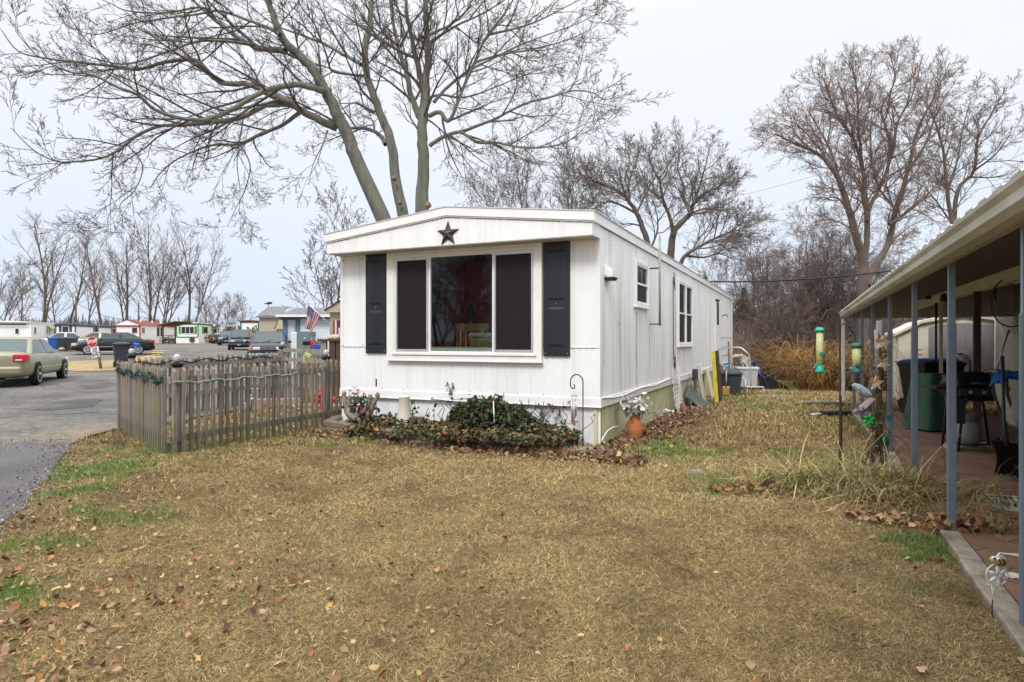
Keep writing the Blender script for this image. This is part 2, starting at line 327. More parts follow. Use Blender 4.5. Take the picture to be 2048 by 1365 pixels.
def gcol(X, Y):
    n = fbm(X, Y, 5, 1, 4)[:, None]; n2 = fbm(X, Y, .6, 2, 3)[:, None]
    c = np.array([.165, .115, .05]) * (.62 + .8 * n) * (.8 + .4 * n2); c = c * (1 + .5 * np.clip((Y - 11) / 12, 0, 1)[:, None])
    g = greenw(X, Y)[:, None]; c = c * (1 - .6 * g) + .6 * g * np.array([.07, .12, .03])
    dl = np.clip(1.2 - np.abs(X + 4.6 + .25 * (Y - 4)) / 1.1, 0, 1) * (Y < 9) * (Y > 2.5); dl = dl[:, None] * .7
    c = c * (1 - dl) + dl * np.array([.26, .19, .11])
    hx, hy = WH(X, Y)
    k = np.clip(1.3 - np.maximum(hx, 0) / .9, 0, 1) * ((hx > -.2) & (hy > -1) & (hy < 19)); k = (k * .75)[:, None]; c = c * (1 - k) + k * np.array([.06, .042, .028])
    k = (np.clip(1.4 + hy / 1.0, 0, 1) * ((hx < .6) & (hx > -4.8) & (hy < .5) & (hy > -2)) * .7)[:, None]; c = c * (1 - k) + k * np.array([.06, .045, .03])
    return c
def axis(a, b, s, lim):
    c = list(np.arange(a, b + 1e-6, s)); st_ = s; x = b; up = []
    while x < lim: st_ *= 1.22; x += st_; up.append(x)
    st_ = s; x = a; dn = []
    while x > -lim: st_ *= 1.22; x -= st_; dn.append(x)
    return np.array(dn[::-1] + c + up)
ax = axis(-12, 9, .2, 700); ay = axis(1, 24, .2, 900)
X_, Y_ = np.meshgrid(ax, ay); nx_, ny_ = len(ax), len(ay); X_ = X_.ravel(); Y_ = Y_.ravel()
Z_ = gz(X_, Y_) + np.where(pat_in(X_, Y_) | house_in(X_, Y_, .3), -.05, (fbm(X_, Y_, 1.2, 5, 3) - .5) * .03 * (~inpoly(X_, Y_, asph)) * (~inpoly(X_, Y_, path)))
Z_ = np.where(inpoly(X_, Y_, asph) | inpoly(X_, Y_, path), Z_ - .02, Z_)
ii, jj = np.meshgrid(np.arange(nx_ - 1), np.arange(ny_ - 1)); q = (jj * nx_ + ii).ravel()
gm = M('dry_ground', (1, 1, 1), .95, attr=True, var=.3, vs=9, bump=.6, bs=60, spec=.1)
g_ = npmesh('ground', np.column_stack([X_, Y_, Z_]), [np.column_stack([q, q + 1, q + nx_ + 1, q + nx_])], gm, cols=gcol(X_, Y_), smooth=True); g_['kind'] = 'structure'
asm = M('old_asphalt', (1, 1, 1), .92, attr=True, var=.38, vs=9, bump=.6, bs=90, spec=.25, col2=(.175, .162, .14), c2s=.6, c2t=(.42, .62))
def acol(X, Y):
    n = fbm(X, Y, .25, 61, 4)[:, None]; c = np.array([.125, .12, .113]) * (.65 + .7 * n)
    e = inpoly(X, Y, path)
    # sandy wash near the lawn
    w = np.clip((fbm(X, Y, .8, 71, 3) - .28) * 3, 0, 1) * np.clip((12.3 - Y) / 1.6, 0, 1); w = w[:, None] * .8
    return c * (1 - w) + w * np.array([.30, .225, .14])
o_ = sheet('road', asph, .012, asm, acol, .5)
def pcol(X, Y):
    w = np.clip((fbm(X, Y, 1.1, 66, 4) - .56) * 8, 0, 1)[:, None] * .5; return np.array([.125, .122, .125]) * (.65 + .7 * fbm(X, Y, 1.5, 62, 4)[:, None]) * (1 - w) + w * np.array([.2, .15, .10])
asm2 = M('blue_grey_asphalt', (1, 1, 1), .95, attr=True, var=.5, vs=45, bump=.8, bs=120, spec=.2)
sheet('path', path, .02, asm2, pcol, .25)
def icol(X, Y):
    n = fbm(X, Y, 1.5, 63, 4)[:, None]; g = np.clip((fbm(X, Y, .3, 64, 2)[:, None] - .55) * 6, 0, 1) * .5
    return np.array([.30, .22, .10]) * (.6 + .8 * n) * (1 - g) + g * np.array([.16, .2, .06])
im = M('straw_verge', (1, 1, 1), .95, attr=True, var=.3, vs=5, bump=.5, bs=30)
sheet('grass_verge', island, .03, im, icol, .4); sheet('far_grass_verge', island2, .05, im, icol, 1.0)
for i_, pp in enumerate(([(20, 800), (120, 792), (200, 800), (190, 815), (90, 824), (10, 818)], [(150, 765), (225, 760), (236, 772), (180, 780)], [(255, 712), (330, 700), (400, 705), (380, 716), (300, 722)])):
    sheet('road_patch', edgejit([gp(*q) for q in pp], .3, .25, 20 + i_), .018, asm, lambda X, Y: np.array([.085, .083, .08]) * (.75 + .5 * fbm(X, Y, .8, 68, 4)[:, None]), .5)
ps = []
for P_ in (path, asph):
    for i_ in range(len(P_)):
        a_ = P_[i_]
        if 3 < a_[1] < 15 and abs(a_[0]) < 14:
            for _ in range(16 if P_ is path else 9): ps.append((a_[0] + rng.gauss(0, .14), a_[1] + rng.gauss(0, .14)))
ps = np.array(ps)
crk = MB()
def crack(pts, w=.022, seed=0):
    r = random.Random(seed); P = []
    for i in range(len(pts) - 1):
        a = Vector(gp(*pts[i])); b = Vector(gp(*pts[i + 1])); k = max(2, int((b - a).length / .25))
        for j in range(k): p = a.lerp(b, j / k); P.append(Vector((p.x + r.uniform(-.05, .05), p.y + r.uniform(-.05, .05))))
    n = len(P); vs = []
    for i, p in enumerate(P):
        ww = w * r.uniform(.3, 1.3); z = float(gz(p.x, p.y)) + .017; vs += [(p.x, p.y - ww, z), (p.x, p.y + ww, z)]
    crk.add(vs, [(2 * i, 2 * i + 2, 2 * i + 3, 2 * i + 1) for i in range(n - 1)])
crack([(-80, 846), (0, 838), (80, 833), (160, 828), (239, 825)], .03, 1); crack([(-60, 802), (30, 797), (140, 790), (238, 783)], .025, 2); crack([(40, 760), (110, 772), (180, 790)], .015, 3)
crm = M('tar_crack', (.045, .045, .045), .9); co_ = crk.build('road_cracks', crm); co_['kind'] = 'structure'
mk = MB()
for r0, (py, a, b) in enumerate([(702, 306, 334), (706, 303, 326), (710, 300, 320), (715, 272, 300), (718, 268, 290)]):
    for k in range(6):
        p0 = a + (b - a) * (k + rng.uniform(.0, .3)) / 6; p1 = a + (b - a) * (k + rng.uniform(.65, 1)) / 6
        q = [G(p0, py - .7), G(p1, py - .7), G(p1, py + .7), G(p0, py + .7)]; mk.add([(v.x, v.y, v.z + .02) for v in q], [(3, 2, 1, 0)])
m_ = mk.build('road_marking', M('faded_yellow_paint', (.5, .34, .06), .8, var=.3, vs=2)); m_['kind'] = 'structure'
# ---- patio
def brickmat():
    m = bpy.data.materials.new('patio_pavers'); m.use_nodes = True; t = m.node_tree; p = t.nodes['Principled BSDF']; L = t.links.new; p.inputs['Roughness'].default_value = .8
    co = N(t, 'ShaderNodeTexCoord').outputs['Object']; mpn = N(t, 'ShaderNodeMapping'); mpn.inputs['Rotation'].default_value = (0, 0, R(38)); L(co, mpn.inputs[0])
    b = N(t, 'ShaderNodeTexBrick'); b.inputs['Color1'].default_value = (.17, .068, .05, 1); b.inputs['Color2'].default_value = (.20, .12, .075, 1); b.inputs['Mortar'].default_value = (.05, .035, .025, 1)
    b.inputs['Scale'].default_value = 1; b.inputs['Brick Width'].default_value = .6; b.inputs['Row Height'].default_value = .29; b.inputs['Mortar Size'].default_value = .006; b.inputs['Bias'].default_value = .1; L(mpn.outputs[0], b.inputs['Vector'])
    n = N(t, 'ShaderNodeTexNoise', i_Scale=2.2, i_Detail=8.0, i_Roughness=.65); L(co, n.inputs['Vector']); mr = N(t, 'ShaderNodeMapRange'); mr.inputs[3].default_value = .6; mr.inputs[4].default_value = 1.5; L(n.outputs[0], mr.inputs[0])
    s = N(t, 'ShaderNodeVectorMath', operation='SCALE'); L(b.outputs[0], s.inputs[0]); L(mr.outputs[0], s.inputs['Scale'])
    L(s.outputs[0], p.inputs['Base Color'])
    bp = N(t, 'ShaderNodeBump'); bp.inputs['Strength'].default_value = .5; bp.inputs['Distance'].default_value = .01; bp.invert = True; L(b.outputs['Fac'], bp.inputs['Height']); L(bp.outputs[0], p.inputs['Normal'])
    return m
def pz(y): return float(gz(*PW(0, y)[:2]))
pb = MB()
for i in range(18):
    y0, y1 = -2 + i, -1 + i
    if y1 > PATL: y1 = PATL
    pb.add([(.05, y0, pz(y0) + .02), (PATW, y0, pz(y0) + .02), (PATW, y1, pz(y1) + .02), (.05, y1, pz(y1) + .02)], [(0, 1, 2, 3)])
po = pb.build('patio', brickmat(), loc=PW(0, 0), rot=(0, 0, TH)); po['kind'] = 'structure'
kb = MB()
for i in range(11):
    y0 = -1.5 + i * 1.55; kb.box(-.085 + rng.uniform(-.015, .015), .046, y0, y0 + 1.535, pz(y0) - .05, pz(y0 + .8) + .026)
ko = kb.build('patio_kerb', M('pale_concrete', (.30, .255, .20), .9, var=.35, vs=7, bump=.5, col2=(.17, .13, .09), c2s=3, c2t=(.5, .7)), loc=PW(0, 0), rot=(0, 0, TH), bevel=.01); ko['kind'] = 'structure'
pm = MB()
for a in [(2035, 1118), (2030, 1160)]:
    g0 = gp(*a); lx, ly = WP(*g0)
    pts = [(lx + .12 * math.cos(t) * rng.uniform(.4, 1), ly + .07 * math.sin(t) * rng.uniform(.4, 1), pz(ly) + .025) for t in np.linspace(0, 2 * PI, 12, endpoint=False)]
    pm.add(pts, [tuple(range(12))])
p_ = pm.build('patio_paint_patches', M('flaked_white_paint', (.6, .57, .5), .8, var=.3, vs=20), loc=PW(0, 0), rot=(0, 0, TH)); p_['kind'] = 'structure'
# ---- grass blades, fallen leaves
def blades(name, label, n, reg, ln, wd, colfn, tilt=(1.0, 1.5), keep=None):
    Y = reg(nr.random(n)); X = (nr.random(n) * 2 - 1) * Y * .86
    k = ~pat_in(X, Y) & ~house_in(X, Y, .02) & ~inpoly(X, Y, asph) & ~inpoly(X, Y, path)
    if keep is not None: k &= keep(X, Y)
    X = X[k]; Y = Y[k]; n = len(X); sc = np.clip(Y / 5, .75, 3.0)
    g = greenw(X, Y); isg = nr.random(n) < g
    Z = gz(X, Y) + (fbm(X, Y, 1.2, 5, 3) - .5) * .03
    az = nr.random(n) * 2 * PI; tl = np.where(isg, nr.uniform(.2, .9, n), nr.uniform(*tilt, n)); L = nr.uniform(*ln, n) * sc ** .5 * np.where(isg, .8, 1); w = nr.uniform(*wd, n) * sc
    d = np.stack([np.cos(az) * np.sin(tl), np.sin(az) * np.sin(tl), np.cos(tl)], 1); s = np.stack([-np.sin(az), np.cos(az), np.zeros(n)], 1) * w[:, None]
    p0 = np.stack([X, Y, Z + nr.uniform(-.003, .012, n)], 1); p1 = p0 + d * (L * .5)[:, None]
    d2 = d.copy(); d2[:, :2] += nr.uniform(-.5, .5, (n, 2)); d2[:, 2] -= nr.uniform(-.1, .35, n) * np.where(isg, .5, 1); p2 = p1 + d2 * (L * .5)[:, None]; p2[:, 2] = np.maximum(p2[:, 2], Z + .002)
    V = np.stack([p0 - s, p0 + s, p1 - s * .8, p1 + s * .8, p2], 1).reshape(-1, 3); b = np.arange(n) * 5
    q = np.stack([b, b + 1, b + 3, b + 2], 1); t3 = np.stack([b + 2, b + 3, b + 4], 1)
    c = colfn(X, Y, isg, n); o = npmesh(name, V, [q, t3], grassm, cols=np.repeat(c, 5, 0)); tag(o, label, 'grass', kind='stuff'); return o
def bcol(X, Y, isg, n):
    m = fbm(X, Y, .5, 81, 4); dk = soilw(X, Y)
    pal = np.array([[.385, .285, .12], [.27, .192, .078], [.53, .415, .205], [.12, .082, .042], [.315, .22, .09], [.25, .205, .085]]); c = pal[nr.integers(0, 6, n)] * nr.uniform(.45, 1.35, (n, 1)) * (.7 + .6 * m)[:, None] * (1 - .3 * dk)[:, None]
    gp_ = np.array([[.10, .20, .035], [.18, .26, .05], [.05, .16, .04]]); cg = gp_[nr.integers(0, 3, n)] * nr.uniform(.7, 1.3, (n, 1)); return np.where(isg[:, None], cg, c)
blades('dead_grass', 'matted straw-coloured winter lawn grass over the whole yard', 620000, lambda u: 2.6 * (9.5 / 2.6) ** (u ** .8), (.022, .075), (.0008, .0021), bcol, tilt=(1.05, 1.56))
blades('back_lawn_grass', 'short dry lawn grass in the strip beyond the garden bed', 170000, lambda u: 9 + 22 * u ** 1.3, (.03, .07), (.0016, .003), bcol, tilt=(.5, 1.3))
def leaves(name, label, P, size, cols, flat=.35, kind='stuff', cat='leaves', parent=None, shape='maple'):
    n = len(P); az = nr.random(n) * 2 * PI; s = nr.uniform(*size, n)
    ta = nr.normal(0, flat, n); tb = nr.normal(0, flat, n)
    if shape == 'maple': prof = [(-1, -.1), (-.45, -.65), (.1, -.75), (.75, -.55), (1.1, 0), (.7, .6), (.1, .8), (-.5, .6)]
    else: prof = [(-1, 0), (-.5, -.5), (.2, -.6), (1, 0), (.2, .6), (-.5, .5)]
    K = len(prof); pr = np.array(prof); ru = nr.uniform(.45, 1.25, (n, K)); u = pr[:, 0] * ru; v = pr[:, 1] * ru; wz = (v ** 2) * nr.uniform(-.1, .6, (n, 1)) + u * u * nr.uniform(-.3, .5, (n, 1))
    loc = np.stack([u, v, wz], 2) * s[:, None, None] * .5
    ca, sa = np.cos(ta)[:, None], np.sin(ta)[:, None]; x, y, z = loc[..., 0], loc[..., 1], loc[..., 2]; y, z = y * ca - z * sa, y * sa + z * ca
    ca, sa = np.cos(tb)[:, None], np.sin(tb)[:, None]; x, z = x * ca + z * sa, -x * sa + z * ca
    ca, sa = np.cos(az)[:, None], np.sin(az)[:, None]; x, y = x * ca - y * sa, x * sa + y * ca
    V = np.stack([x, y, z], 2); V = np.concatenate([V, np.zeros((n, 1, 3))], 1) + P[:, None, :]; V = V.reshape(-1, 3); b = np.arange(n) * (K + 1)
    fs = [np.stack([b + K, b + i, b + (i + 1) % K], 1) for i in range(K)]
    pal = np.array(cols); c = pal[nr.integers(0, len(pal), n)] * nr.uniform(.6, 1.25, (n, 1))
    o = npmesh(name, V, [np.concatenate(fs)], leafm, parent, cols=np.repeat(c, K + 1, 0)); 
    if label: tag(o, label, cat, kind=kind)
    return o
LC = [(.36, .17, .06), (.28, .11, .04), (.42, .25, .10), (.34, .22, .12), (.20, .10, .05), (.46, .30, .12), (.30, .19, .11), (.14, .075, .045), (.24, .14, .08)]
def lpos(n, ylo, yhi, dens):
    Y = ylo * (yhi / ylo) ** nr.random(n); X = (nr.random(n) * 2 - 1) * Y * .86
    k = ~pat_in(X, Y) & ~house_in(X, Y, .02) & ~inpoly(X, Y, path) & (nr.random(n) < dens(X, Y)); X = X[k]; Y = Y[k]
    k = ~inpoly(X, Y, asph) | (nr.random(len(X)) < .04); X = X[k]; Y = Y[k]
    return np.stack([X, Y, gz(X, Y) + nr.uniform(.022, .045, len(X))], 1)
def dens(X, Y): return np.clip((.035 + .6 * sstep(.5, -3.5, X) * sstep(7.5, 3, Y) + .25 * sstep(-2, -5, X)) * (.3 + 2.2 * np.clip(fbm(X, Y, 1.6, 91, 3) - .3, 0, 1)), 0, 1)
leaves('fallen_leaves', 'brown and orange leaves scattered over the dead lawn', lpos(27000, 2.6, 20, dens), (.012, .055), LC, flat=.55)
def litter(n, cx, cy, rx, ry, rz=0, zup=.03):
    a = nr.random(n) * 2 * PI; r = np.sqrt(nr.random(n)) * nr.uniform(.8, 1.1, n); x = np.cos(a) * r * rx; y = np.sin(a) * r * ry; c, s = math.cos(rz), math.sin(rz)
    X = cx + x * c - y * s; Y = cy + x * s + y * c; return np.stack([X, Y, gz(X, Y) + .02 + nr.random(n) * zup], 1)
def HWa(x, y): return CX + x * ct - y * st, CY + x * st + y * ct
n_ = 1500; hx_ = nr.uniform(-4.4, .9, n_); hy_ = -1.02 + nr.normal(0, .16, n_) + .25 * (hx_ < -3) ; a_, b_ = HWa(hx_, hy_); P1 = np.stack([a_, b_, gz(a_, b_) + nr.uniform(.01, .05, n_)], 1)
n_ = 1500; hy_ = nr.uniform(-.9, 6.5, n_); hx_ = np.abs(nr.normal(0, .34, n_)) * (1 + .25 * (hy_ < 2)) + .03; a_, b_ = HWa(hx_, hy_); P2 = np.stack([a_, b_, gz(a_, b_) + nr.uniform(.01, .07, n_)], 1)
leaves('leaf_litter', 'drift of dead brown leaves along the foot of the white home and bed', np.concatenate([P1, P2]), (.04, .09), LC[3:] + [(.13, .07, .04), (.2, .11, .06), (.09, .055, .035), (.16, .09, .05), (.11, .07, .045)], flat=.8)
leaves('gravel', 'loose gravel and grit along the crumbling edges of the drive and road', np.column_stack([ps, gz(ps[:, 0], ps[:, 1]) + .024]), (.01, .035), [(.2, .19, .18), (.12, .115, .11), (.3, .27, .22), (.26, .2, .13), (.09, .085, .08)], flat=.5, cat='gravel')
v_ = G(1830, 1050); w_ = G(1940, 1060)
leaves('patio_leaf_pile', 'pile of curled brown leaves beside the patio edge', np.concatenate([litter(230, v_.x, v_.y, .6, .2, TH), litter(120, w_.x - .1, w_.y, .22, .16, 0, .08), litter(140, G(1550, 985).x, G(1550, 985).y, .7, .25)]), (.05, .09), LC, flat=.7)
# ================================================================ THE WHITE MOBILE HOME
HL = 18.5; HWD = 4.6
H = thing('mobile_home', 'long white metal-sided mobile home with a picture window and black shutters', 'mobile home', HW(0, 0, 0), TH)
def ribs(mb, a0, a1, zb, zt, ax='x', off=0.0, pitch=.1, panel=4, depth=.007, k0=0):
    n = int(math.ceil((a1 - a0) / pitch)); pr = []
    for i in range(n):
        a = a0 + i * pitch; big = ((i + k0) % panel == 0)
        g = depth * (1.3 if big else .8); w = .014
        for p in ((a, g), (a + w * .5, g), (a + w, 0), (a + pitch - w, 0)):
            if p[0] < a1: pr.append(p)
    pr.append((a1, 0)); vs = []
    for a, d in pr:
        b = zb(a) if callable(zb) else zb; t = zt(a) if callable(zt) else zt
        if ax == 'x': vs += [(a, off + d, b), (a, off + d, t)]
        else: vs += [(off - d, a, b), (off - d, a, t)]
    m = len(pr); mb.add(vs, [(2 * i, 2 * i + 2, 2 * i + 3, 2 * i + 1) for i in range(m - 1)])
# window geometry on the front
WO = -.07
wl, wzb = FP(773, 720, WO); wr, wzr = FP(1083, 728.5, WO); wzb = (wzb + wzr) / 2
EAVB = 2.945
fw = MB()
ribs(fw, -HWD, wl + .05, 1.395, 3.0); ribs(fw, wr - .05, 0, 1.395, 3.0); ribs(fw, wl + .05, wr - .05, 1.395, wzb + .1)
ribs(fw, -HWD, 0, .675, 1.385, off=-.006, k0=2)
fw.build('front_wall', sid_f, H)
box('wall_seam_strip', alu, H, -HWD, 0, -.012, .0, 1.384, 1.396)
sw = MB(); ribs(sw, 0, HL, .675, 3.12, 'y', pitch=.068, panel=6, depth=.006); sw.build('side_wall', sid_s, H)
box('left_wall', white, H, -HWD, -HWD + .05, .02, HL, .1, 3.12); box('rear_wall', white, H, -HWD + .05, -.03, HL - .05, HL, .1, 3.12)
box('corner_trim', white, H, -.05, .006, -.01, .05, .675, 2.95); box('corner_trim', white, H, -HWD - .006, -HWD + .05, -.01, .05, .675, 2.95)
bl = MB(); bl.box(-HWD - .015, .02, -.022, .0, .545, .676); bl.box(.0, .02, -.0, HL, .545, .676); bl.box(-HWD - .02, .028, -.034, -.02, .545, .560); bl.build('belt_board', white, H, bevel=.003)
sk = MB(); ribs(sk, -HWD, .0, -.05, .545, off=.03, pitch=.11, panel=3); sk.build('front_skirting', sid_f, H)
ss = MB()
for i in range(120):
    y = .02 + i * .154
    if y > HL - .1: break
    ss.box(-.05, -.03 + rng.uniform(-.003, .003), y, y + .148, -.35, .545)
ss.box(-.09, -.045, 0, HL, -.35, .54); ss.build('side_skirting', skirtm, H)
box('corner_post', woodg, H, -.055, -.004, .042, .09, -.05, .545)
# gable overhang
GY = -.35; ZE, ZR = 3.262, 3.515; XR = -HWD / 2
def rz_(x, b=0.0): return ZE + (ZR - ZE) * (1 - abs(x - XR) / (HWD / 2)) + b
gp_ = MB(); ribs(gp_, -HWD, 0, EAVB, lambda a: rz_(a, -.135), off=GY, pitch=.41, panel=1, depth=.004)
gp_.build('gable_panel', sid_f, H)
sf = MB(); sf.box(-HWD, 0, GY + .004, .0, EAVB - .012, EAVB); sf.build('soffit', M('stained_soffit', (.5, .49, .42), .7, var=.2), H)
box('gable_side', sid_f, H, -.004, .0, GY, 0, EAVB, 3.13); box('gable_side', sid_f, H, -HWD, -HWD + .004, GY, 0, EAVB, 3.13)
fa = MB()
def band(mb, zt, zb, y0, y1, ex=.035):
    pts = [(-HWD - ex, ZE - (ZR - ZE) * ex / (HWD / 2)), (XR, ZR), (ex, ZE - (ZR - ZE) * ex / (HWD / 2))]
    poly = [(x, z + zt) for x, z in pts] + [(x, z + zb) for x, z in reversed(pts)]
    mb.prism(poly, y0, y1, 'xz')
band(fa, 0, -.125, GY - .035, GY - .005); band(fa, -.125, -.145, GY - .02, GY - .005)
fa.box(.004, .036, GY - .005, HL + .1, ZE - .14, ZE - .006); fa.box(-HWD - .036, -HWD - .004, GY - .005, HL + .1, ZE - .14, ZE - .006)
fa.build('fascia', white, H)
dp = MB(); dash = MB()
for i in range(60):
    x = -HWD + .05 + i * .076
    if rng.random() < .8: z = rz_(x + .03, -.150); dash.box(x, x + .055, GY - .002, GY + .0, z - .006, z)
for i in range(300):
    y = .0 + i * .06; dash.box(0, .003, y, y + .035, ZE - .152, ZE - .143)
dash.build('eave_vent_slots', M('eave_gap', (.05, .05, .045), .9), H)
band(dp, .012, 0, GY - .045, HL + .12, .055)
dp.build('roof', M('roof_metal', (.55, .55, .54), .5, var=.15, vs=2), H)
# window
FW = thing('x', None, None); bpy.data.objects.remove(FW)
wt = MB()
z0, z1 = wzb, EAVB - .014
IL, IR = FP(787, 0, WO)[0], FP(1070, 0, WO)[0]
ITL = (FP(787, 514.7, WO)[1] + FP(1070, 497.7, WO)[1]) / 2; IB = (FP(787, 706, WO)[1] + FP(1070, 710, WO)[1]) / 2
wt.box(wl, IL, WO, .0, z0, z1); wt.box(IR, wr, WO, 0, z0, z1); wt.box(IL, IR, WO, 0, z0, IB); wt.box(IL, IR, WO, 0, ITL, z1)
wt.box(wl - .012, wr + .012, WO - .012, WO + .03, z0 - .0, z0 + .02); wt.box(IL - .02, IR + .02, WO - .02, WO, IB - .025, IB + .01); wt.box(IL - .02, IR + .02, WO - .02, WO, ITL - .01, ITL + .02)
wf = wt.build('picture_window', M('ivory_trim', (.78, .77, .72), .5, var=.05), H, bevel=.004)
g1, g2 = FP(859, 0, WO)[0], FP(983, 0, WO)[0]
fr_ = MB(); t_w = .04
def framebox(mb, x0, x1, zz0, zz1, y0, y1, t):
    mb.box(x0, x0 + t, y0, y1, zz0, zz1); mb.box(x1 - t, x1, y0, y1, zz0, zz1); mb.box(x0 + t, x1 - t, y0, y1, zz0, zz0 + t); mb.box(x0 + t, x1 - t, y0, y1, zz1 - t, zz1)
framebox(fr_, IL, IR, IB + .0, ITL, WO + .015, WO + .09, .035); fr_.box(g1 - .035, g1, WO + .02, WO + .08, IB + .035, ITL - .035); fr_.box(g2, g2 + .035, WO + .02, WO + .08, IB + .035, ITL - .035)
fr_.build('frame', white, wf, bevel=.003)
for a, b in ((IL + .035, g1 - .035), (g2 + .035, IR - .035)):
    s_ = MB(); framebox(s_, a, b, IB + .035, ITL - .035, WO + .005, WO + .04, .03); s_.build('sash', alu, wf, bevel=.002)
    box('insect_screen', screenm, wf, a + .03, b - .03, WO + .03, WO + .034, IB + .065, ITL - .065)
box('pane', glass, wf, g1, g2, WO + .05, WO + .054, IB + .035, ITL - .035)
# room behind the glass
rm = MB(); rx0, rx1, ry0, ry1, rz0, rz1 = wl, wr, .02, 3.2, .72, 2.92
rm.box(rx0 - .8, rx1 + .5, ry1, ry1 + .05, rz0, rz1); rm.box(rx0 - .85, rx0 - .8, ry0, ry1, rz0, rz1); rm.box(rx1 + .5, rx1 + .55, ry0, ry1, rz0, rz1); rm.box(rx0 - .8, rx1 + .5, ry0, ry1, rz0 - .05, rz0); rm.box(rx0 - .8, rx1 + .5, ry0, ry1, rz1, rz1 + .05)
rm.build('living_room', M('dim_room_wall', (.16, .09, .08), .8), H)
cu = MB(); cu.grid(lambda u, v: (g1 - .45 + u * (g2 - g1 + .9), 1.0 + .05 * math.sin(u * 60) , .75 + v * 2.1), 90, 2)
cu.build('curtain', M('burgundy_curtain', (.20, .035, .045), .8, var=.25), H)
# shutters
for pa, pb_, pt0, pt1, pb0, pb1 in ((731, 772, 511.5, 505.5, 706, 708), (1084.6, 1139, 485.5, 483, 712, 714)):
    x0 = FP(pa, 0, -.04)[0]; x1 = FP(pb_, 0, -.04)[0]; zt = min((FP(pa, pt0, -.04)[1] + FP(pb_, pt1, -.04)[1]) / 2, EAVB - .014); zb = (FP(pa, pb0, -.04)[1] + FP(pb_, pb1, -.04)[1]) / 2
    x1 = min(x1, wl - .015) if x0 < wl else x1; x0 = max(x0, wr + .014) if x0 > wl else x0
    sh = box('shutter', char, H, x0, x1, -.04, -.002, zb, zt, bevel=.006)
    mid = zb + (zt - zb) * .46; w = x1 - x0
    for za, zc in ((zb + .14, mid - .05), (mid + .05, zt - .12)):
        p = MB(); a0, a1 = x0 + w * .17, x1 - w * .17; e = .035
        vs = [(a0, -.041, za), (a1, -.041, za), (a1, -.041, zc), (a0, -.041, zc), (a0 + e * .4, -.033, za + e * .4), (a1 - e * .4, -.033, za + e * .4), (a1 - e * .4, -.033, zc - e * .4), (a0 + e * .4, -.033, zc - e * .4)]
        vs += [(a0 + e, -.052, za + e), (a1 - e, -.052, za + e), (a1 - e, -.052, zc - e), (a0 + e, -.052, zc - e)]
        vs[:4] = [(v[0], -.0405, v[2]) for v in vs[:4]]; vs[4:8] = [(v[0], -.046, v[2]) for v in vs[4:8]]
        p.add(vs, [(0, 1, 5, 4), (1, 2, 6, 5), (2, 3, 7, 6), (3, 0, 4, 7), (4, 5, 9, 8), (5, 6, 10, 9), (6, 7, 11, 10), (7, 4, 8, 11), (8, 9, 10, 11)])
        p.build('raised_panel', char, sh)
    for sx_, sz_ in ((x0 + .03, zb + .04), (x0 + .03, zt - .05), (x1 - .03, zb + .04), (x1 - .03, zt - .05), ((x0 + x1) / 2, mid)): MB().ball((sx_, -.042, sz_), .007, 6).build('screw', alu, sh)
# side windows
def swin(pxa, pxb, ptt, pbb, name, rails=True, trim=.06, kind=1):
    y0, zt0 = SP(pxa, ptt[0], .03); y1, zt1 = SP(pxb, ptt[1], .03); zb0 = SP(pxa, pbb[0], .03)[1]; zb1 = SP(pxb, pbb[1], .03)[1]
    zt = (zt0 + zt1) / 2; zb = (zb0 + zb1) / 2
    w = MB()
    def fb(mb, a0, a1, b0, b1, x0, x1, t): mb.box(x0, x1, a0, a0 + t, b0, b1); mb.box(x0, x1, a1 - t, a1, b0, b1); mb.box(x0, x1, a0 + t, a1 - t, b0, b0 + t); mb.box(x0, x1, a0 + t, a1 - t, b1 - t, b1)
    fb(w, y0, y1, zb, zt, 0, .045, trim); w.box(0, .06, y0 - .02, y1 + .02, zb - .025, zb + .0)
    o = w.build(name, white, H, bevel=.003)
    cells = [(y0 + trim, y1 - trim)] if kind == 1 else [(y0 + trim, (y0 + y1) / 2 - .05), ((y0 + y1) / 2 + .05, y1 - trim)]
    if kind == 2: box('mullion', white, o, 0, .045, (y0 + y1) / 2 - .05, (y0 + y1) / 2 + .05, zb + trim, zt - trim)
    for a, b in cells:
        zm = (zb + zt) / 2 - .02
        s2 = MB(); fb(s2, a, b, zm, zt - trim, .0, .036, .035); fb(s2, a, b, zb + trim, zm + .03, .0, .026, .03); s2.build('sash', white, o)
        box('pane', darkglass, o, .002, .014, a + .03, b - .03, zm + .03, zt - trim - .03); box('screen', screenm, o, .002, .012, a + .03, b - .03, zb + trim + .03, zm)
    return y0, y1, zb, zt
swin(1271.5, 1297, (516.5, 533), (612, 617), 'small_side_window')
dy0, dy1, dzb, dzt = swin(1357, 1385, (560, 570), (693, 691), 'double_side_window', kind=2)
# rear side door
dya, dyb = SP(1430, 0, .02)[0], SP(1442.5, 0, .02)[0]
dz0, dz1 = .7, 2.75
dr = box('side_door', white, H, .002, .04, dya, dyb, dz0, dz1, bevel=.005)
la, lb = SP(1433, 0, .03)[0], SP(1437, 0, .03)[0]
lz0, lz1 = SP(1435, 650, .03)[1], SP(1435, 605, .03)[1]
box('door_window', darkglass, dr, .038, .046, la, lb, lz0, lz1); box('door_hood', char, dr, .04, .10, dya, dya + .6, dz1 + .02, dz1 + .08)
MB().box(.04, .10, dyb - .15, dyb - .13, 1.55, 1.57).box(.09, .105, dyb - .15, dyb + .03, 1.555, 1.575).build('handle', black, dr)
tube('door_light_bracket', black, dr, [(.04, dyb + .1, 2.35), (.2, dyb + .1, 2.4), (.2, dyb + .1, 2.3)], .02, 6)
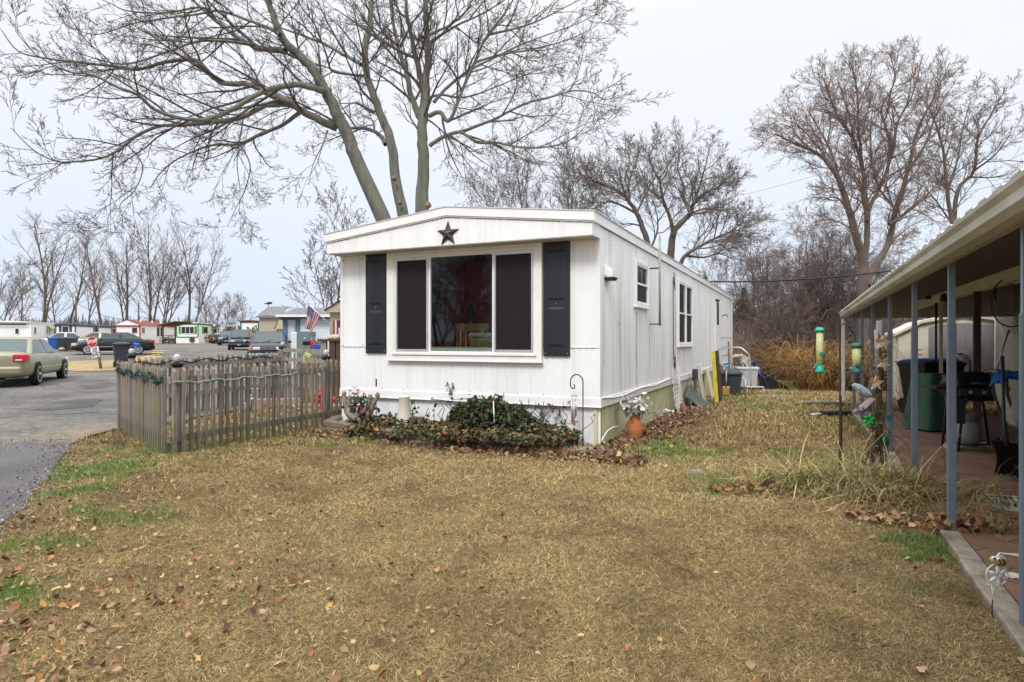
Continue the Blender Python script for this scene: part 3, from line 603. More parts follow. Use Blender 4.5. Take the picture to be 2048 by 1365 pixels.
# exhaust vent
vy, vz = SP(1226, 553, .1)
vt = MB(); vt.box(0, .04, vy - .12, vy + .12, vz - .0, vz + .15).box(.0, .12, vy - .10, vy + .10, vz - .02, vz + .10); v_o = vt.build('exhaust_vent', white, H, bevel=.01)
MB().prism([(0, vz - .06), (.12, vz - .06), (.15, vz - .018), (0, vz - .018)], vy - .105, vy + .105, 'xz').build('vent_flap', black, v_o, bevel=.005)
# drainage stains with an outline of their own
def stain(px, z0_, z1_, w, mat):
    y = SP(px, 0, 0)[0]; n = 14; vs = []
    for i in range(n + 1):
        z = z1_ + (z0_ - z1_) * i / n; ww = w * (.35 + .65 * math.sin(PI * (.15 + .8 * i / n))) * rng.uniform(.6, 1.2); vs += [(.0045, y - ww, z), (.0045, y + ww, z)]
    MB().add(vs, [(2 * i, 2 * i + 1, 2 * i + 3, 2 * i + 2) for i in range(n)]).build('algae_streak', mat, H)
stain(1272.5, .72, 1.98, .035, algae); stain(1298.5, .72, 1.95, .02, M('pale_algae', (.58, .62, .48), .8, var=.1)); stain(1350, .68, 2.75, .05, M('yellow_algae', (.55, .58, .22), .8, var=.15))
# mast, cables
ya, zt_ = SP(1319.5, 470, .18); zb_ = SP(1322.5, 652, .18)[1]
ms_ = thing('antenna_mast', 'thin rusty metal pole clamped upright against the side of the white home', 'pole', HW(.18, ya, zb_), TH)
tube('pole', M('rusty_galvanised', (.30, .30, .22), .6, .3, var=.35, vs=8), ms_, [(0, 0, 0), (0, 0, zt_ - zb_)], .021, 8)
tube('clamp', black, ms_, [(-.18, 0, zt_ - zb_ - .62), (.02, 0, zt_ - zb_ - .62)], .015, 6); tube('foot_bracket', rust, ms_, [(-.18, 0, .03), (.03, 0, .03)], .012, 6)
yc = SP(1347, 0, .02)[0]
cb1 = thing('service_cable', 'black electric cable hanging in a loop down the side of the white home', 'cable', HW(.02, yc, 0), TH)
tube('cable', black, cb1, [(0, 0, 3.0), (.01, .05, 2.95), (.01, .12, 2.6), (.01, .02, 2.75), (.0, -.02, 2.9), (.0, -.03, 2.4), (.0, -.02, 1.8), (.0, 0, 1.3), (.02, -.08, 1.1), (.04, -.06, .95), (.02, .02, .8)], .009, 6)
tube('coil', black, cb1, [(.03, .1 * math.cos(t), .98 + .16 * math.sin(t)) for t in np.linspace(0, 4 * PI, 28)], .008, 5)
wc = thing('garden_hose_cable', 'white cord running along the belt board and down the beige skirting', 'cord', HW(.03, 0, 0), TH)
pts = [SP(px, py, .03) for px, py in ((1203, 884), (1206, 875), (1215, 862), (1228, 854), (1243, 853))]; tube('cord', white, wc, [(0, a, b) for a, b in pts], .009, 6)
pts = [SP(px, py, .03) for px, py in ((1205, 796), (1230, 795), (1252, 789), (1270, 781), (1285, 775), (1310, 771), (1330, 762), (1345, 756))]; tube('cord', white, wc, [(0, a, b) for a, b in pts], .010, 6)
def wire(name, label, a, b, r, sag=.3, n=16):
    a, b = Vector(a), Vector(b); o = thing(name, label, 'cable', a)
    tube('wire', black, o, [(b - a) * (i / n) - Vector((0, 0, sag * 4 * (i / n) * (1 - i / n))) for i in range(n + 1)], r, 5); return o
wire('overhead_cable', 'thick black cable crossing from the rear roof edge to the patio cover', HW(.0, SP(1421, 0, 0)[0], 3.32), PT(1860, 532, 14.5), .022, .12)
wire('power_line', 'thin grey power line high above the brush, rising to the right', PT(1440, 400, 45), PT(2100, 180, 30), .009, .5)
wire('power_line', 'lower thin power line sloping behind the tall bare tree', PT(1470, 470, 40), PT(2100, 340, 24), .007, .4)
tube('cable_bracket', black, H, [(-.1, SP(1421, 0, 0)[0], 3.3), (.0, SP(1421, 0, 0)[0] - 1.3, 3.32)], .05, 8)
nl = MB()
for i in range(90):
    y = .2 + .41 * rng.randrange(44); z = rng.choice((.74, 1.2, 1.75, 2.3, 2.95)) + rng.uniform(-.02, .02); nl.box(.0, .004, y - .006, y + .006, z - .006, z + .006)
for i in range(46):
    x = -HWD + .05 + .41 * rng.randrange(11); z = rng.choice((.70, 1.34, 1.42, 2.2, 2.86)); nl.box(x - .006, x + .006, -.012, .0, z - .006, z + .006)
nl.build('siding_nails', rust, H)
# star
sx_, sz_ = FP(894.5, 467.5, GY - .03)
stt = thing('barn_star', 'dark bronze five-pointed metal star on the white gable', 'star', HW(sx_, GY - .008, sz_), TH)
sp_ = [(0, -.06, 0)]; Rr = .198
for k in range(10):
    a = PI / 2 + k * PI / 5; r = Rr if k % 2 == 0 else Rr * .40; sp_.append((r * math.cos(a), -.005 if k % 2 == 0 else -.012, r * math.sin(a)))
for k in range(10): sp_.append((sp_[k + 1][0], .006, sp_[k + 1][2]))
MB().add(sp_, [(0, 1 + k, 1 + (k + 1) % 10) for k in range(10)] + [(1 + k, 11 + k, 11 + (k + 1) % 10, 1 + (k + 1) % 10) for k in range(10)]).build('star', M('bronze_patina', (.055, .045, .038), .45, .5, var=.4, vs=9, col2=(.22, .12, .05), c2s=6, c2t=(.55, .8)), stt)
# things seen through the glass
ch = thing('rocking_chair', 'wooden chair with red cushion just inside the picture window', 'chair', HW((g1 + g2) / 2 - .02, .38, 1.02), TH)
c_ = MB(); c_.box(-.3, .3, -.02, .03, .62, .75); c_.box(-.3, -.26, -.02, .03, .0, .62).box(.26, .3, -.02, .03, 0, .62)
c_.build('back_frame', M('amber_wood', (.2, .10, .025), .5, var=.3), ch, bevel=.01)
for i in range(5): box('spindle', tanw, ch, -.22 + i * .1, -.2 + i * .1, -.02, .0, .1, .62)
box('cushion', M('red_cushion', (.3, .02, .03), .8), ch, -.25, .25, .02, .1, .1, .6, bevel=.03)
tb = thing('storage_tub', 'green tub with white lid inside the picture window', 'tub', HW(g2 - .24, .28, 1.22), TH)
box('tub', M('yellow_green_tub', (.16, .17, .03), .5), tb, -.24, .24, -.15, .15, 0, .33, bevel=.03); box('lid', M('lid_white', (.3, .33, .32), .5), tb, -.27, .27, -.17, .17, .33, .40, bevel=.03)
jx = thing('glass_trinkets', 'row of small pale bottles on the sill inside the picture window', 'bottles', HW((g1 + g2) / 2, .02, IB + .04), TH)
for i in range(7): x = -.42 + i * .14 + rng.uniform(-.03, .03); lathe('bottle', M('pale_glass_%d' % i, (.12, .16, .14), .2, var=0), jx, [(.0, 0), (.02, 0), (.022, .035), (.01, .05), (.01, .07 + .03 * (i % 2))], 10, (x, .02 + .02 * (i % 3), 0))
xt = thing('small_christmas_tree', 'dark artificial christmas tree inside the left of the picture window', 'christmas tree', HW(g1 + .38, .6, .75), TH)
t2 = MB()
for i in range(260): h = rng.random(); a = rng.uniform(0, 6.3); r = .33 * (1 - h) + .03; t2.add([(0, 0, .2 + h * 1.2), (r * math.cos(a), r * math.sin(a), .12 + h * 1.2), (r * math.cos(a + .15), r * math.sin(a + .15), .1 + h * 1.2)], [(0, 1, 2)])
t2.build('foliage', M('artificial_fir', (.01, .03, .015), .8), xt); tube('stem', woodd, xt, [(0, 0, 0), (0, 0, 1.4)], .015, 6)
# ================================================================ TREES
class Tubes:
    def __init__(s): s.d = {}
    def add(s, pts, rad, n): s.d.setdefault((len(pts), n), []).append((pts, rad))
    def build(s, name, mat, parent):
        VV = []; FF = []; off = 0
        for (m, n), L in s.d.items():
            P = np.array([l[0] for l in L], float); Rd = np.array([l[1] for l in L], float); B = len(L)
            T = np.gradient(P, axis=1); T /= np.linalg.norm(T, axis=2, keepdims=True) + 1e-9
            ov = P[:, -1] - P[:, 0]; rf = np.zeros((B, 3)); k = np.argmin(np.abs(ov), 1); rf[np.arange(B), k] = 1
            A = np.cross(T, rf[:, None, :]); A /= np.linalg.norm(A, axis=2, keepdims=True) + 1e-9; Bn = np.cross(T, A)
            t = np.arange(n) * 2 * PI / n
            V = P[:, :, None, :] + (A[:, :, None, :] * np.cos(t)[None, None, :, None] + Bn[:, :, None, :] * np.sin(t)[None, None, :, None]) * Rd[:, :, None, None]
            VV.append(V.reshape(-1, 3)); i, j, b = np.meshgrid(np.arange(m - 1), np.arange(n), np.arange(B), indexing='ij'); i, j, b = i.ravel(), j.ravel(), b.ravel(); bs = off + b * m * n
            FF.append(np.stack([bs + i * n + j, bs + i * n + (j + 1) % n, bs + (i + 1) * n + (j + 1) % n, bs + (i + 1) * n + j], 1)); off += B * m * n
        if not VV: return None
        return npmesh(name, np.concatenate(VV), FF, mat, parent, smooth=True)
def norm(v): l = math.sqrt(v[0] ** 2 + v[1] ** 2 + v[2] ** 2) or 1; return (v[0] / l, v[1] / l, v[2] / l)
def turn(d, ang, az):
    a = (0, 0, 1) if abs(d[2]) < .9 else (1, 0, 0)
    u = norm((d[1] * a[2] - d[2] * a[1], d[2] * a[0] - d[0] * a[2], d[0] * a[1] - d[1] * a[0])); w = (d[1] * u[2] - d[2] * u[1], d[2] * u[0] - d[0] * u[2], d[0] * u[1] - d[1] * u[0])
    c, s = math.cos(ang), math.sin(ang); ca, sa = math.cos(az), math.sin(az)
    return norm(tuple(d[i] * c + (u[i] * ca + w[i] * sa) * s for i in range(3)))
# prm: levels list of dict(n, ang, ratio, wig, trop, pts, sides)
def grow(TT, TW, p, d, L, r, lv, prm, rn, rmin, lmin=.12):
    q = prm[min(lv, len(prm) - 1)]; m = q['pts']; st_ = L / (m - 1); pts = [p]; rad = [r]; dirs = [d]; wg, tp = q['wig'], q['trop']
    for i in range(1, m):
        f = i / (m - 1); tz = tp * (1 + q.get('tipup', 0) * f)
        d = norm((d[0] + rn.gauss(0, wg), d[1] + rn.gauss(0, wg), d[2] + rn.gauss(0, wg * .8) + tz)); p = (p[0] + d[0] * st_, p[1] + d[1] * st_, p[2] + d[2] * st_)
        pts.append(p); rad.append(max(rmin, r * (1 - f * q.get('taper', .75)))); dirs.append(d)
    (TT if (lv <= q.get('tl', 0)) else TW).add(pts, rad, q['sides'])
    if lv + 1 < len(prm) and L > lmin: kids(TT, TW, pts, rad, dirs, L, lv, prm, rn, rmin, lmin, q)
def kids(TT, TW, pts, rad, dirs, L, lv, prm, rn, rmin, lmin, q, dens=1.0):
    m = len(pts); nk = q['n']; nk = int(nk * dens + rn.random()); f0 = q.get('f0', .2); az = rn.uniform(0, 6.28)
    for k in range(nk):
        f = f0 + (1 - f0) * (k + rn.random()) / nk; f = min(f, .995); x = f * (m - 1); i = int(x); fr = x - i
        p = tuple(pts[i][a] * (1 - fr) + pts[i + 1][a] * fr for a in range(3)); rr = rad[i] * (1 - fr) + rad[i + 1] * fr
        az += 2.4 + rn.uniform(-.5, .5); d = turn(dirs[i], q['ang'] * rn.uniform(.7, 1.25), az); l2 = L * q['ratio'] * (1.15 - .65 * f) * rn.uniform(.6, 1.25)
        l2 = min(l2, q.get('lmax', 99)); grow(TT, TW, p, d, l2, max(rmin, min(rr * .65, l2 * .018 + .002)), lv + 1, prm, rn, rmin, lmin)
# ---- big maple: limbs traced, depth added
def spline(P, k=4):
    P = [np.array(p, float) for p in P]; o = []
    for i in range(len(P) - 1):
        a, b, c, d = P[max(i - 1, 0)], P[i], P[i + 1], P[min(i + 2, len(P) - 1)]
        for j in range(k): t = j / k; o.append(.5 * (2 * b + (c - a) * t + (2 * a - 5 * b + 4 * c - d) * t * t + (3 * b - a - 3 * c + d) * t ** 3))
    o.append(P[-1]); return o
rt = random.Random(11)
def limb(TT, TW, L, y0, y1, w0, w1, prm, dens=1.0, rmin=.0042, kd=True, sides=10, start=0.0):
    n = len(L); pts = []
    for i, (px, py) in enumerate(L):
        f = i / (n - 1); Y = y0 + (y1 - y0) * f; v = PT(px, py, Y); pts.append((v.x, v.y, v.z))
    sp = spline(pts, 4); m = len(sp); rad = [(w0 + (w1 - w0) * (i / (m - 1)) ** .8) / 2 for i in range(m)]
    sp = [tuple(s + (np.array([rt.gauss(0, .10), rt.gauss(0, .10), rt.gauss(0, .10)]) * rad[i] * (i > 22 or sides < 12) if 0 < i < m - 1 else 0)) for i, s in enumerate(sp)]
    TT.add(sp, rad, sides); dirs = [norm(tuple(sp[min(i + 1, m - 1)][a] - sp[max(i - 1, 0)][a] for a in range(3))) for i in range(m)]
    LL = sum(math.dist(sp[i], sp[i + 1]) for i in range(m - 1))
    if kd:
        q = dict(prm[0]); q['n'] = LL * q['per_m']; q['ratio'] = q['len'] / LL; q['f0'] = start; kids(TT, TW, sp, rad, dirs, LL, 0, prm, rt, rmin, .1, q, dens)
maple = [dict(per_m=2.35, len=2.1, ang=.75, n=0, ratio=1, wig=.0, trop=0, pts=0, sides=0, tl=0),
         dict(n=6.5, ang=.62, ratio=.46, wig=.11, trop=.0, tipup=-3, pts=8, sides=4, tl=0, f0=.15),
         dict(n=5.2, ang=.6, ratio=.5, wig=.10, trop=.04, tipup=1, pts=6, sides=3, tl=0, f0=.15),
         dict(n=3, ang=.6, ratio=.5, wig=.09, trop=.08, pts=4, sides=3, tl=0, f0=.2),
         dict(n=0, ang=.6, ratio=.5, wig=.08, trop=.1, pts=3, sides=3, tl=0)]
T0 = Tubes(); TWG = Tubes(); Y0 = 17.0
A = [(822, 700), (800, 560), (786, 490), (767, 440), (744, 388), (722, 340), (705, 300), (690, 262), (672, 225), (655, 190), (640, 165), (618, 130), (592, 105), (572, 88), (555, 55), (545, 25), (535, 0), (528, -50), (516, -110), (500, -190)]
B_ = [(828, 760), (822, 620), (814, 510), (806, 430), (797, 390), (790, 350), (785, 300), (775, 260), (760, 225), (745, 185), (733, 145), (730, 100), (738, 60), (742, 20), (745, -20), (752, -90), (745, -190)]
C_ = [(834, 760), (838, 640), (842, 520), (844, 425), (844, 385), (847, 350), (846, 300), (845, 260), (848, 225), (851, 190), (853, 150), (857, 110), (853, 60), (850, 0), (852, -70), (860, -180)]
limb(T0, TWG, A, Y0, Y0 - 1.2, .50, .09, maple, .5, sides=14, start=.45); limb(T0, TWG, B_, Y0, Y0 + 1, .38, .10, maple, .5, sides=14, start=.45); limb(T0, TWG, C_, Y0, Y0 - .3, .48, .08, maple, .5, sides=14, start=.45)
LB = [
 ([(674, 256), (641, 241), (600, 219), (574, 202), (537, 189), (500, 169), (447, 167), (421, 150), (392, 121), (330, 125), (275, 139), (220, 132), (165, 126), (92, 117), (37, 103), (4, 62)], -.2, -2.5, .22, .02),
 ([(604, 220), (568, 249), (524, 267), (476, 289), (432, 289), (385, 304), (345, 325), (318, 350), (300, 378)], -.4, 1.5, .12, .02),
 ([(586, 209), (531, 211), (487, 234), (432, 244), (385, 249), (355, 251), (319, 253), (275, 271), (238, 300), (201, 317), (147, 324), (110, 322), (66, 300), (22, 256)], -.5, -3.5, .15, .015),
 ([(652, 185), (637, 180), (600, 170), (549, 176), (513, 190), (469, 216), (421, 238), (366, 238), (311, 220), (275, 190), (238, 176), (183, 150), (135, 143), (73, 110), (30, 60)], -.6, -4.5, .18, .015),
 ([(571, 103), (513, 95), (469, 70), (421, 33), (385, 0), (350, -40), (300, -90)], -.8, 1, .17, .03),
 ([(509, 90), (440, 82), (392, 84), (330, 106), (256, 128), (200, 120), (140, 100)], -.8, -3, .09, .015),
 ([(560, 70), (542, 59), (494, 40), (440, 22), (396, 29), (311, 40), (264, 48), (190, 70), (130, 50)], -1, .8, .10, .015),
 ([(420, 25), (399, 15), (330, 26), (256, 22), (220, 7), (160, -20)], -.8, -2, .07, .012),
 ([(771, 289), (756, 267), (723, 256), (697, 256), (663, 240), (630, 222), (600, 215), (560, 220), (520, 240), (480, 270)], .6, 3, .13, .02),
 ([(723, 130), (685, 108), (641, 85), (593, 67), (550, 50), (510, 20), (470, -20)], .8, 3, .12, .02),
 ([(726, 152), (690, 148), (663, 141), (655, 118), (648, 96), (630, 50), (600, 10), (580, -40)], .8, -1.5, .08, .02),
 ([(748, 225), (725, 212), (707, 206), (690, 215), (670, 225)], .5, -1, .08, .02),
 ([(846, 245), (835, 225), (822, 190), (812, 140), (800, 110), (793, 80), (785, 40), (780, 0), (772, -60)], 0, 1.2, .2, .05),
 ([(843, 225), (848, 190), (835, 130), (828, 100), (820, 60), (813, 20), (812, -50), (800, -120)], .2, -1.5, .2, .05),
 ([(795, 90), (770, 70), (752, 40), (730, 10), (700, -30)], .6, 2, .1, .03),
 ([(800, 95), (812, 70), (825, 45), (850, 15), (870, -30)], .6, 0, .09, .03),
 ([(858, 232), (880, 225), (895, 243), (908, 225), (925, 180), (945, 135), (960, 100), (975, 70), (1000, 40), (1020, 10), (1050, -40)], -.2, -1.5, .13, .03),
 ([(860, 292), (885, 275), (920, 265), (955, 285), (990, 285), (1040, 295), (1090, 295), (1130, 285), (1160, 265), (1180, 235)], -.2, -2, .12, .012),
 ([(920, 265), (960, 250), (993, 237), (1049, 208), (1094, 197), (1146, 182), (1186, 186), (1210, 200), (1238, 190)], -.5, -3.5, .09, .012),
 ([(868, 205), (900, 170), (940, 140), (980, 120), (1030, 95), (1080, 75), (1150, 50), (1200, 25)], -.1, .8, .10, .015),
 ([(845, 75), (870, 65), (900, 50), (930, 25), (950, -10), (980, -50)], .3, 1.8, .1, .02),
 ([(862, 85), (880, 72), (915, 50), (960, 30), (1010, 0), (1060, -40)], .2, -2, .09, .02),
 ([(975, 70), (1020, 60), (1070, 45), (1120, 20), (1180, -10)], -1, -2.5, .07, .015),
 ([(950, 125), (1000, 110), (1060, 100), (1120, 85), (1180, 60), (1215, 30)], -.7, 1.2, .07, .012),
 ([(853, 200), (880, 190), (930, 195), (990, 175), (1050, 150), (1110, 130), (1165, 120)], .2, 3, .08, .012),
 ([(848, 235), (870, 250), (895, 275), (930, 320), (955, 350), (975, 370)], .1, 2, .06, .012),
 ([(900, 270), (925, 290), (960, 320), (1000, 345), (1030, 365)], -.3, 1.0, .045, .01),
 ([(655, 262), (645, 290), (630, 320), (622, 345), (618, 370)], -.2, -1.5, .045, .01),
 ([(487, 234), (478, 290), (474, 330), (480, 380), (478, 430)], -.5, -1.2, .045, .01),
 ([(480, 290), (500, 330), (490, 380), (470, 420), (455, 455)], -.5, 0, .04, .01),
 ([(250, 285), (285, 330), (270, 380), (240, 410), (245, 440), (240, 465), (200, 462)], -2, -3, .035, .008),
]
for L, a, b, w0, w1 in LB: limb(T0, TWG, L, Y0 + a, Y0 + b, w0, w1, maple, 1.0 if w0 > .06 else .8, start=.12)
bt = thing('maple_tree', 'huge bare maple with three leaning green-grey trunks rising behind the white home', 'tree', (0, 0, 0))
T0.build('trunk', bark, bt); TWG.build('crown', twigm, bt)
cutm = M('cut_wood', (.24, .17, .11), .9, var=.4, vs=18)
for px, py, Y, r in ((788, 357, 16.95, .045), (799, 406, 16.9, .042), (856, 410, 16.85, .06)):
    v = PT(px, py, Y); T = Matrix.Translation(v) @ Matrix.Rotation(R(70), 4, 'X') @ Matrix.Rotation(R(-12), 4, 'Y'); kn = MB(); kn.lathe([(.0, 0), (r * 1.3, -.06), (r * 1.25, .05), (r * .85, .075), (r * .6, .06), (0, .06)], 12, T=T); kn.build('pruning_knot', cutm, bt, smooth=True)
# ---- generated trees
def mktree(name, label, loc, height, seed, prm, trunks, mats=(bark2, twig2), r0=.22, group=None, rmin=.008, rz=0, sides=8):
    rn = random.Random(seed); A_ = Tubes(); B2 = Tubes(); o = thing(name, label, 'tree', loc, rz, group)
    for (tx, ty, dx, dy, hf, rf) in trunks:
        q = prm[0]; grow(A_, B2, (tx, ty, -.3), norm((dx, dy, 1)), height * hf, r0 * rf, 0, prm, rn, rmin, .15)
    A_.build('trunk', mats[0], o); B2.build('crown', mats[1], o); return o
def prms(n0=12, a0=.55, ratio=.5, f0=.3, trop=.05, n1=8, n2=5, n3=3, wig=.10, fine=True, lmax=99):
    L = [dict(n=n0, ang=a0, ratio=ratio, wig=.05, trop=.02, pts=12, sides=8, tl=1, f0=f0, taper=.85, lmax=lmax), dict(n=n1, ang=.6, ratio=.48, wig=wig, trop=trop, pts=8, sides=4, tl=1, f0=.2),
         dict(n=n2, ang=.6, ratio=.5, wig=wig, trop=trop, pts=5, sides=3, tl=1, f0=.15), dict(n=n3, ang=.6, ratio=.55, wig=wig, trop=trop, pts=4, sides=3, tl=1, f0=.1)]
    if fine: L.append(dict(n=0, ang=.5, ratio=.5, wig=wig, trop=trop, pts=3, sides=3, tl=1))
    return L
def GL(px, Y): X = (px - 1024) / F * Y; return (X, Y, float(gz(X, Y)))
def hgt(py, Y, px=500): return CAMH + (HZ - py) / F * Y - float(gz((px - 1024) / F * Y, Y))
# far left row, each grown for itself
far = [(-8, 530, 88, 'broad spreading bare tree at the left edge behind the white home', 1, .75), (82, 452, 108, 'tallest bare tree of the far row with forked top behind the first white home', 2, .5), (133, 490, 112, 'slim bare tree behind the blue-trimmed home', 3, .42),
       (172, 540, 100, 'low reddish bare tree between the blue-trimmed and red-trimmed homes', 4, .7), (209, 478, 115, 'straight bare tree rising above the end of the blue-trimmed home', 5, .5), (252, 474, 108, 'thick dark bare tree above the peak of the red-trimmed home', 6, .65),
       (300, 460, 112, 'tall bare tree with narrow top behind the red roof', 7, .5), (322, 505, 104, 'many-stemmed bare tree leaning out behind the red roof', 8, .9), (378, 472, 106, 'bare tree with one long limb reaching right behind the green-trimmed home', 9, .5),
       (416, 572, 108, 'thin bare sapling right of the green-trimmed home', 10, .55), (442, 592, 100, 'low bushy bare tree left of the teal red-roofed house', 12, .8), (487, 600, 118, 'small bare tree far behind the light pole', 13, .7), (40, 545, 118, 'small bare tree between the two leftmost tall trees', 14, .7), (112, 560, 95, 'crooked small bare tree behind the blue-trimmed home', 15, .7)]
for px, top, Y, lab, sd, sp in far:
    h = hgt(top, Y, px) * 1.06; rn = random.Random(sd * 5)
    if sd in (8, 12, 1): tr = [(0, 0, rn.uniform(-.3, .3), 0, .85, .8), (.2, 0, .45, .1, .8, .7), (-.2, 0, -.4, 0, .82, .7), (0, .2, .15, .2, .95, .8)]
    elif sd in (2, 7, 9): tr = [(0, 0, rn.uniform(-.06, .06), 0, 1, 1), (.05, 0, .17, .1, .9, .75)]
    elif sd == 6: tr = [(0, 0, .05, 0, .95, 1.1), (-.1, 0, -.22, 0, .8, .7)]
    else: tr = [(0, 0, rn.uniform(-.08, .08), 0, 1, 1)]
    mktree('bare_tree', lab, GL(px, Y), h, sd, prms(n0=13, a0=.62 if sp > .6 else .5, ratio=.42 + .2 * (sp - .5), f0=.28, n1=7, n2=5, n3=3, trop=.07, fine=False), tr, (bark2, twig3 if sd == 4 else twig2), r0=.0135 * h, group='bare trees behind the far homes', rmin=.016)
# trees behind the house and to the right
def traced(label, Yt, limbs, prm, rmin, mats, dns=1.0):
    a, b = Tubes(), Tubes(); o = thing('bare_tree', label, 'tree', (0, 0, 0))
    for L, w0, w1, dy, st in limbs: limb(a, b, L, Yt, Yt + dy, w0, w1, prm, dns, rmin, sides=8, start=st)
    a.build('trunk', mats[0], o); b.build('crown', mats[1], o); return o
def tp(per, ln, n1, n2, n3, tr, wg=.13): return [dict(per_m=per, len=ln, ang=.7, n=0, ratio=1, wig=0, trop=0, pts=0, sides=0, tl=0), dict(n=n1, ang=.62, ratio=.5, wig=wg, trop=tr, pts=7, sides=4, tl=0, f0=.12), dict(n=n2, ang=.6, ratio=.5, wig=wg, trop=tr, pts=5, sides=3, tl=0, f0=.12), dict(n=n3, ang=.6, ratio=.5, wig=wg, trop=tr, pts=4, sides=3, tl=0, f0=.1), dict(n=0, ang=.5, ratio=.5, wig=wg, trop=tr, pts=3, sides=3, tl=0)]
traced('broad round-headed bare tree behind the far end of the white home', 31, [
 ([(1306, 720), (1302, 560), (1296, 490), (1284, 453), (1275, 428), (1259, 405), (1246, 389), (1213, 371), (1188, 362), (1170, 345)], .40, .05, -1, .45), ([(1259, 405), (1257, 382), (1250, 357), (1259, 324), (1254, 300)], .14, .04, 1, .1),
 ([(1275, 428), (1242, 411), (1220, 402), (1200, 410), (1182, 420)], .14, .03, 1, .1), ([(1284, 453), (1262, 448), (1240, 452), (1215, 470)], .09, .03, -1, .1),
 ([(1345, 720), (1343, 600), (1342, 510), (1347, 466), (1362, 447), (1381, 428), (1387, 408), (1407, 389), (1440, 372), (1462, 350)], .5, .05, 1, .5), ([(1347, 470), (1339, 434), (1326, 399), (1320, 366), (1305, 335), (1296, 305)], .22, .05, -1.5, .1),
 ([(1381, 428), (1368, 400), (1368, 373), (1355, 337), (1360, 300)], .18, .04, 1.5, .1), ([(1387, 408), (1400, 370), (1410, 335), (1418, 305)], .14, .04, 0, .1), ([(1326, 399), (1300, 380), (1285, 350), (1275, 320)], .12, .03, 1, .1), ([(1381, 428), (1407, 418), (1440, 415), (1470, 400)], .12, .03, -1.5, .1),
 ([(1350, 720), (1352, 600), (1360, 532), (1375, 508), (1407, 489), (1439, 473), (1468, 460), (1486, 440)], .3, .04, -1.5, .45), ([(1375, 512), (1407, 515), (1439, 508), (1465, 518)], .14, .03, 1, .1), ([(1320, 366), (1335, 340), (1330, 305)], .1, .03, 1, .1), ([(1300, 500), (1315, 460), (1312, 420), (1300, 390)], .12, .03, 2, .1)],
 tp(2.1, 2.5, 9, 6, 4, .03), .006, (bark2, twig2))
TALL = [([(1727, 720), (1726, 589), (1726, 520), (1710, 470), (1697, 420), (1681, 367), (1656, 326), (1624, 301), (1585, 285), (1550, 268)], .46, .04, -1, .3), ([(1681, 367), (1660, 301), (1636, 256), (1615, 219)], .14, .03, 1, .1),
 ([(1727, 540), (1734, 470), (1730, 388), (1726, 342), (1710, 285), (1677, 236), (1655, 180), (1643, 150)], .26, .03, .5, .2), ([(1726, 342), (1718, 265), (1714, 182), (1703, 130)], .14, .03, -1, .1), ([(1734, 440), (1742, 408), (1767, 359), (1786, 301), (1796, 244), (1825, 190), (1845, 110)], .2, .03, -1, .1),
 ([(1786, 301), (1770, 250), (1763, 215), (1790, 160), (1778, 105)], .12, .03, .5, .1), ([(1731, 570), (1742, 543), (1775, 490), (1792, 420), (1816, 342), (1837, 256), (1868, 195), (1900, 125)], .36, .03, 1.2, .25), ([(1816, 342), (1850, 290), (1870, 235), (1893, 190)], .13, .03, -.5, .1),
 ([(1779, 449), (1820, 420), (1860, 385), (1885, 350)], .12, .03, 1, .1), ([(1697, 420), (1680, 400), (1660, 395), (1640, 405)], .1, .02, .5, .1), ([(1710, 285), (1700, 240), (1688, 200), (1675, 160)], .09, .03, 1, .1), ([(1656, 326), (1640, 300), (1600, 255), (1570, 240)], .09, .02, -1, .1), ([(1792, 420), (1760, 380), (1745, 330), (1740, 270), (1748, 200)], .10, .03, 1, .1)]
traced('tall bare tree with several rising limbs over the patio cover', 24, TALL, tp(2.8, 2.1, 9, 6, 4, .02, .15), .0042, (bark2, twig3))
traced('slender forked bare tree right of the tall one, above the corrugated patio roof', 27, [([(1903, 640), (1906, 500), (1905, 449), (1894, 383), (1886, 301), (1868, 240), (1850, 205)], .3, .03, 0, .35), ([(1907, 470), (1915, 383), (1948, 342), (1956, 277), (1985, 225), (2005, 190)], .22, .03, .5, .15),
 ([(1894, 383), (1915, 320), (1925, 260), (1940, 205)], .12, .03, 1, .1), ([(1948, 342), (1990, 310), (2020, 270)], .1, .03, -1, .1), ([(1905, 449), (1870, 400), (1845, 370)], .1, .03, 0, .1)], tp(2.4, 2.0, 8, 6, 4, .04), .0048, (bark2, twig2))
mktree('bare_tree', 'hazy thin bare tree behind the middle of the white home roof', GL(1085, 46), hgt(332, 46, 1085), 22, prms(n0=14, a0=.5, ratio=.5, f0=.2, n1=8, n2=6, n3=3, trop=.09), [(0, 0, -.1, 0, 1, .8), (.5, 0, .2, 0, .95, .7), (1.6, 0, .1, 0, .92, .7), (-1, 0, -.2, 0, .85, .6)], r0=.12, rmin=.011)
mktree('bare_tree', 'thin bare tree beyond the left corner of the white home', GL(655, 40), hgt(430, 40, 655), 23, prms(n0=12, a0=.7, ratio=.5, f0=.2, n1=7, n2=5, n3=3, trop=.05), [(0, 0, .1, 0, 1, .8), (.3, 0, -.25, 0, .8, .6)], r0=.12, rmin=.011)
mktree('bare_tree', 'bare tree at the right edge above the patio roof', GL(2060, 30), 8.6, 26, prms(n0=8, a0=.6, ratio=.42, f0=.3, n1=5, n2=4, n3=3, trop=.06), [(0, 0, -.15, 0, 1, 1), (.1, 0, .2, 0, .9, .9)], r0=.14, rmin=.009)
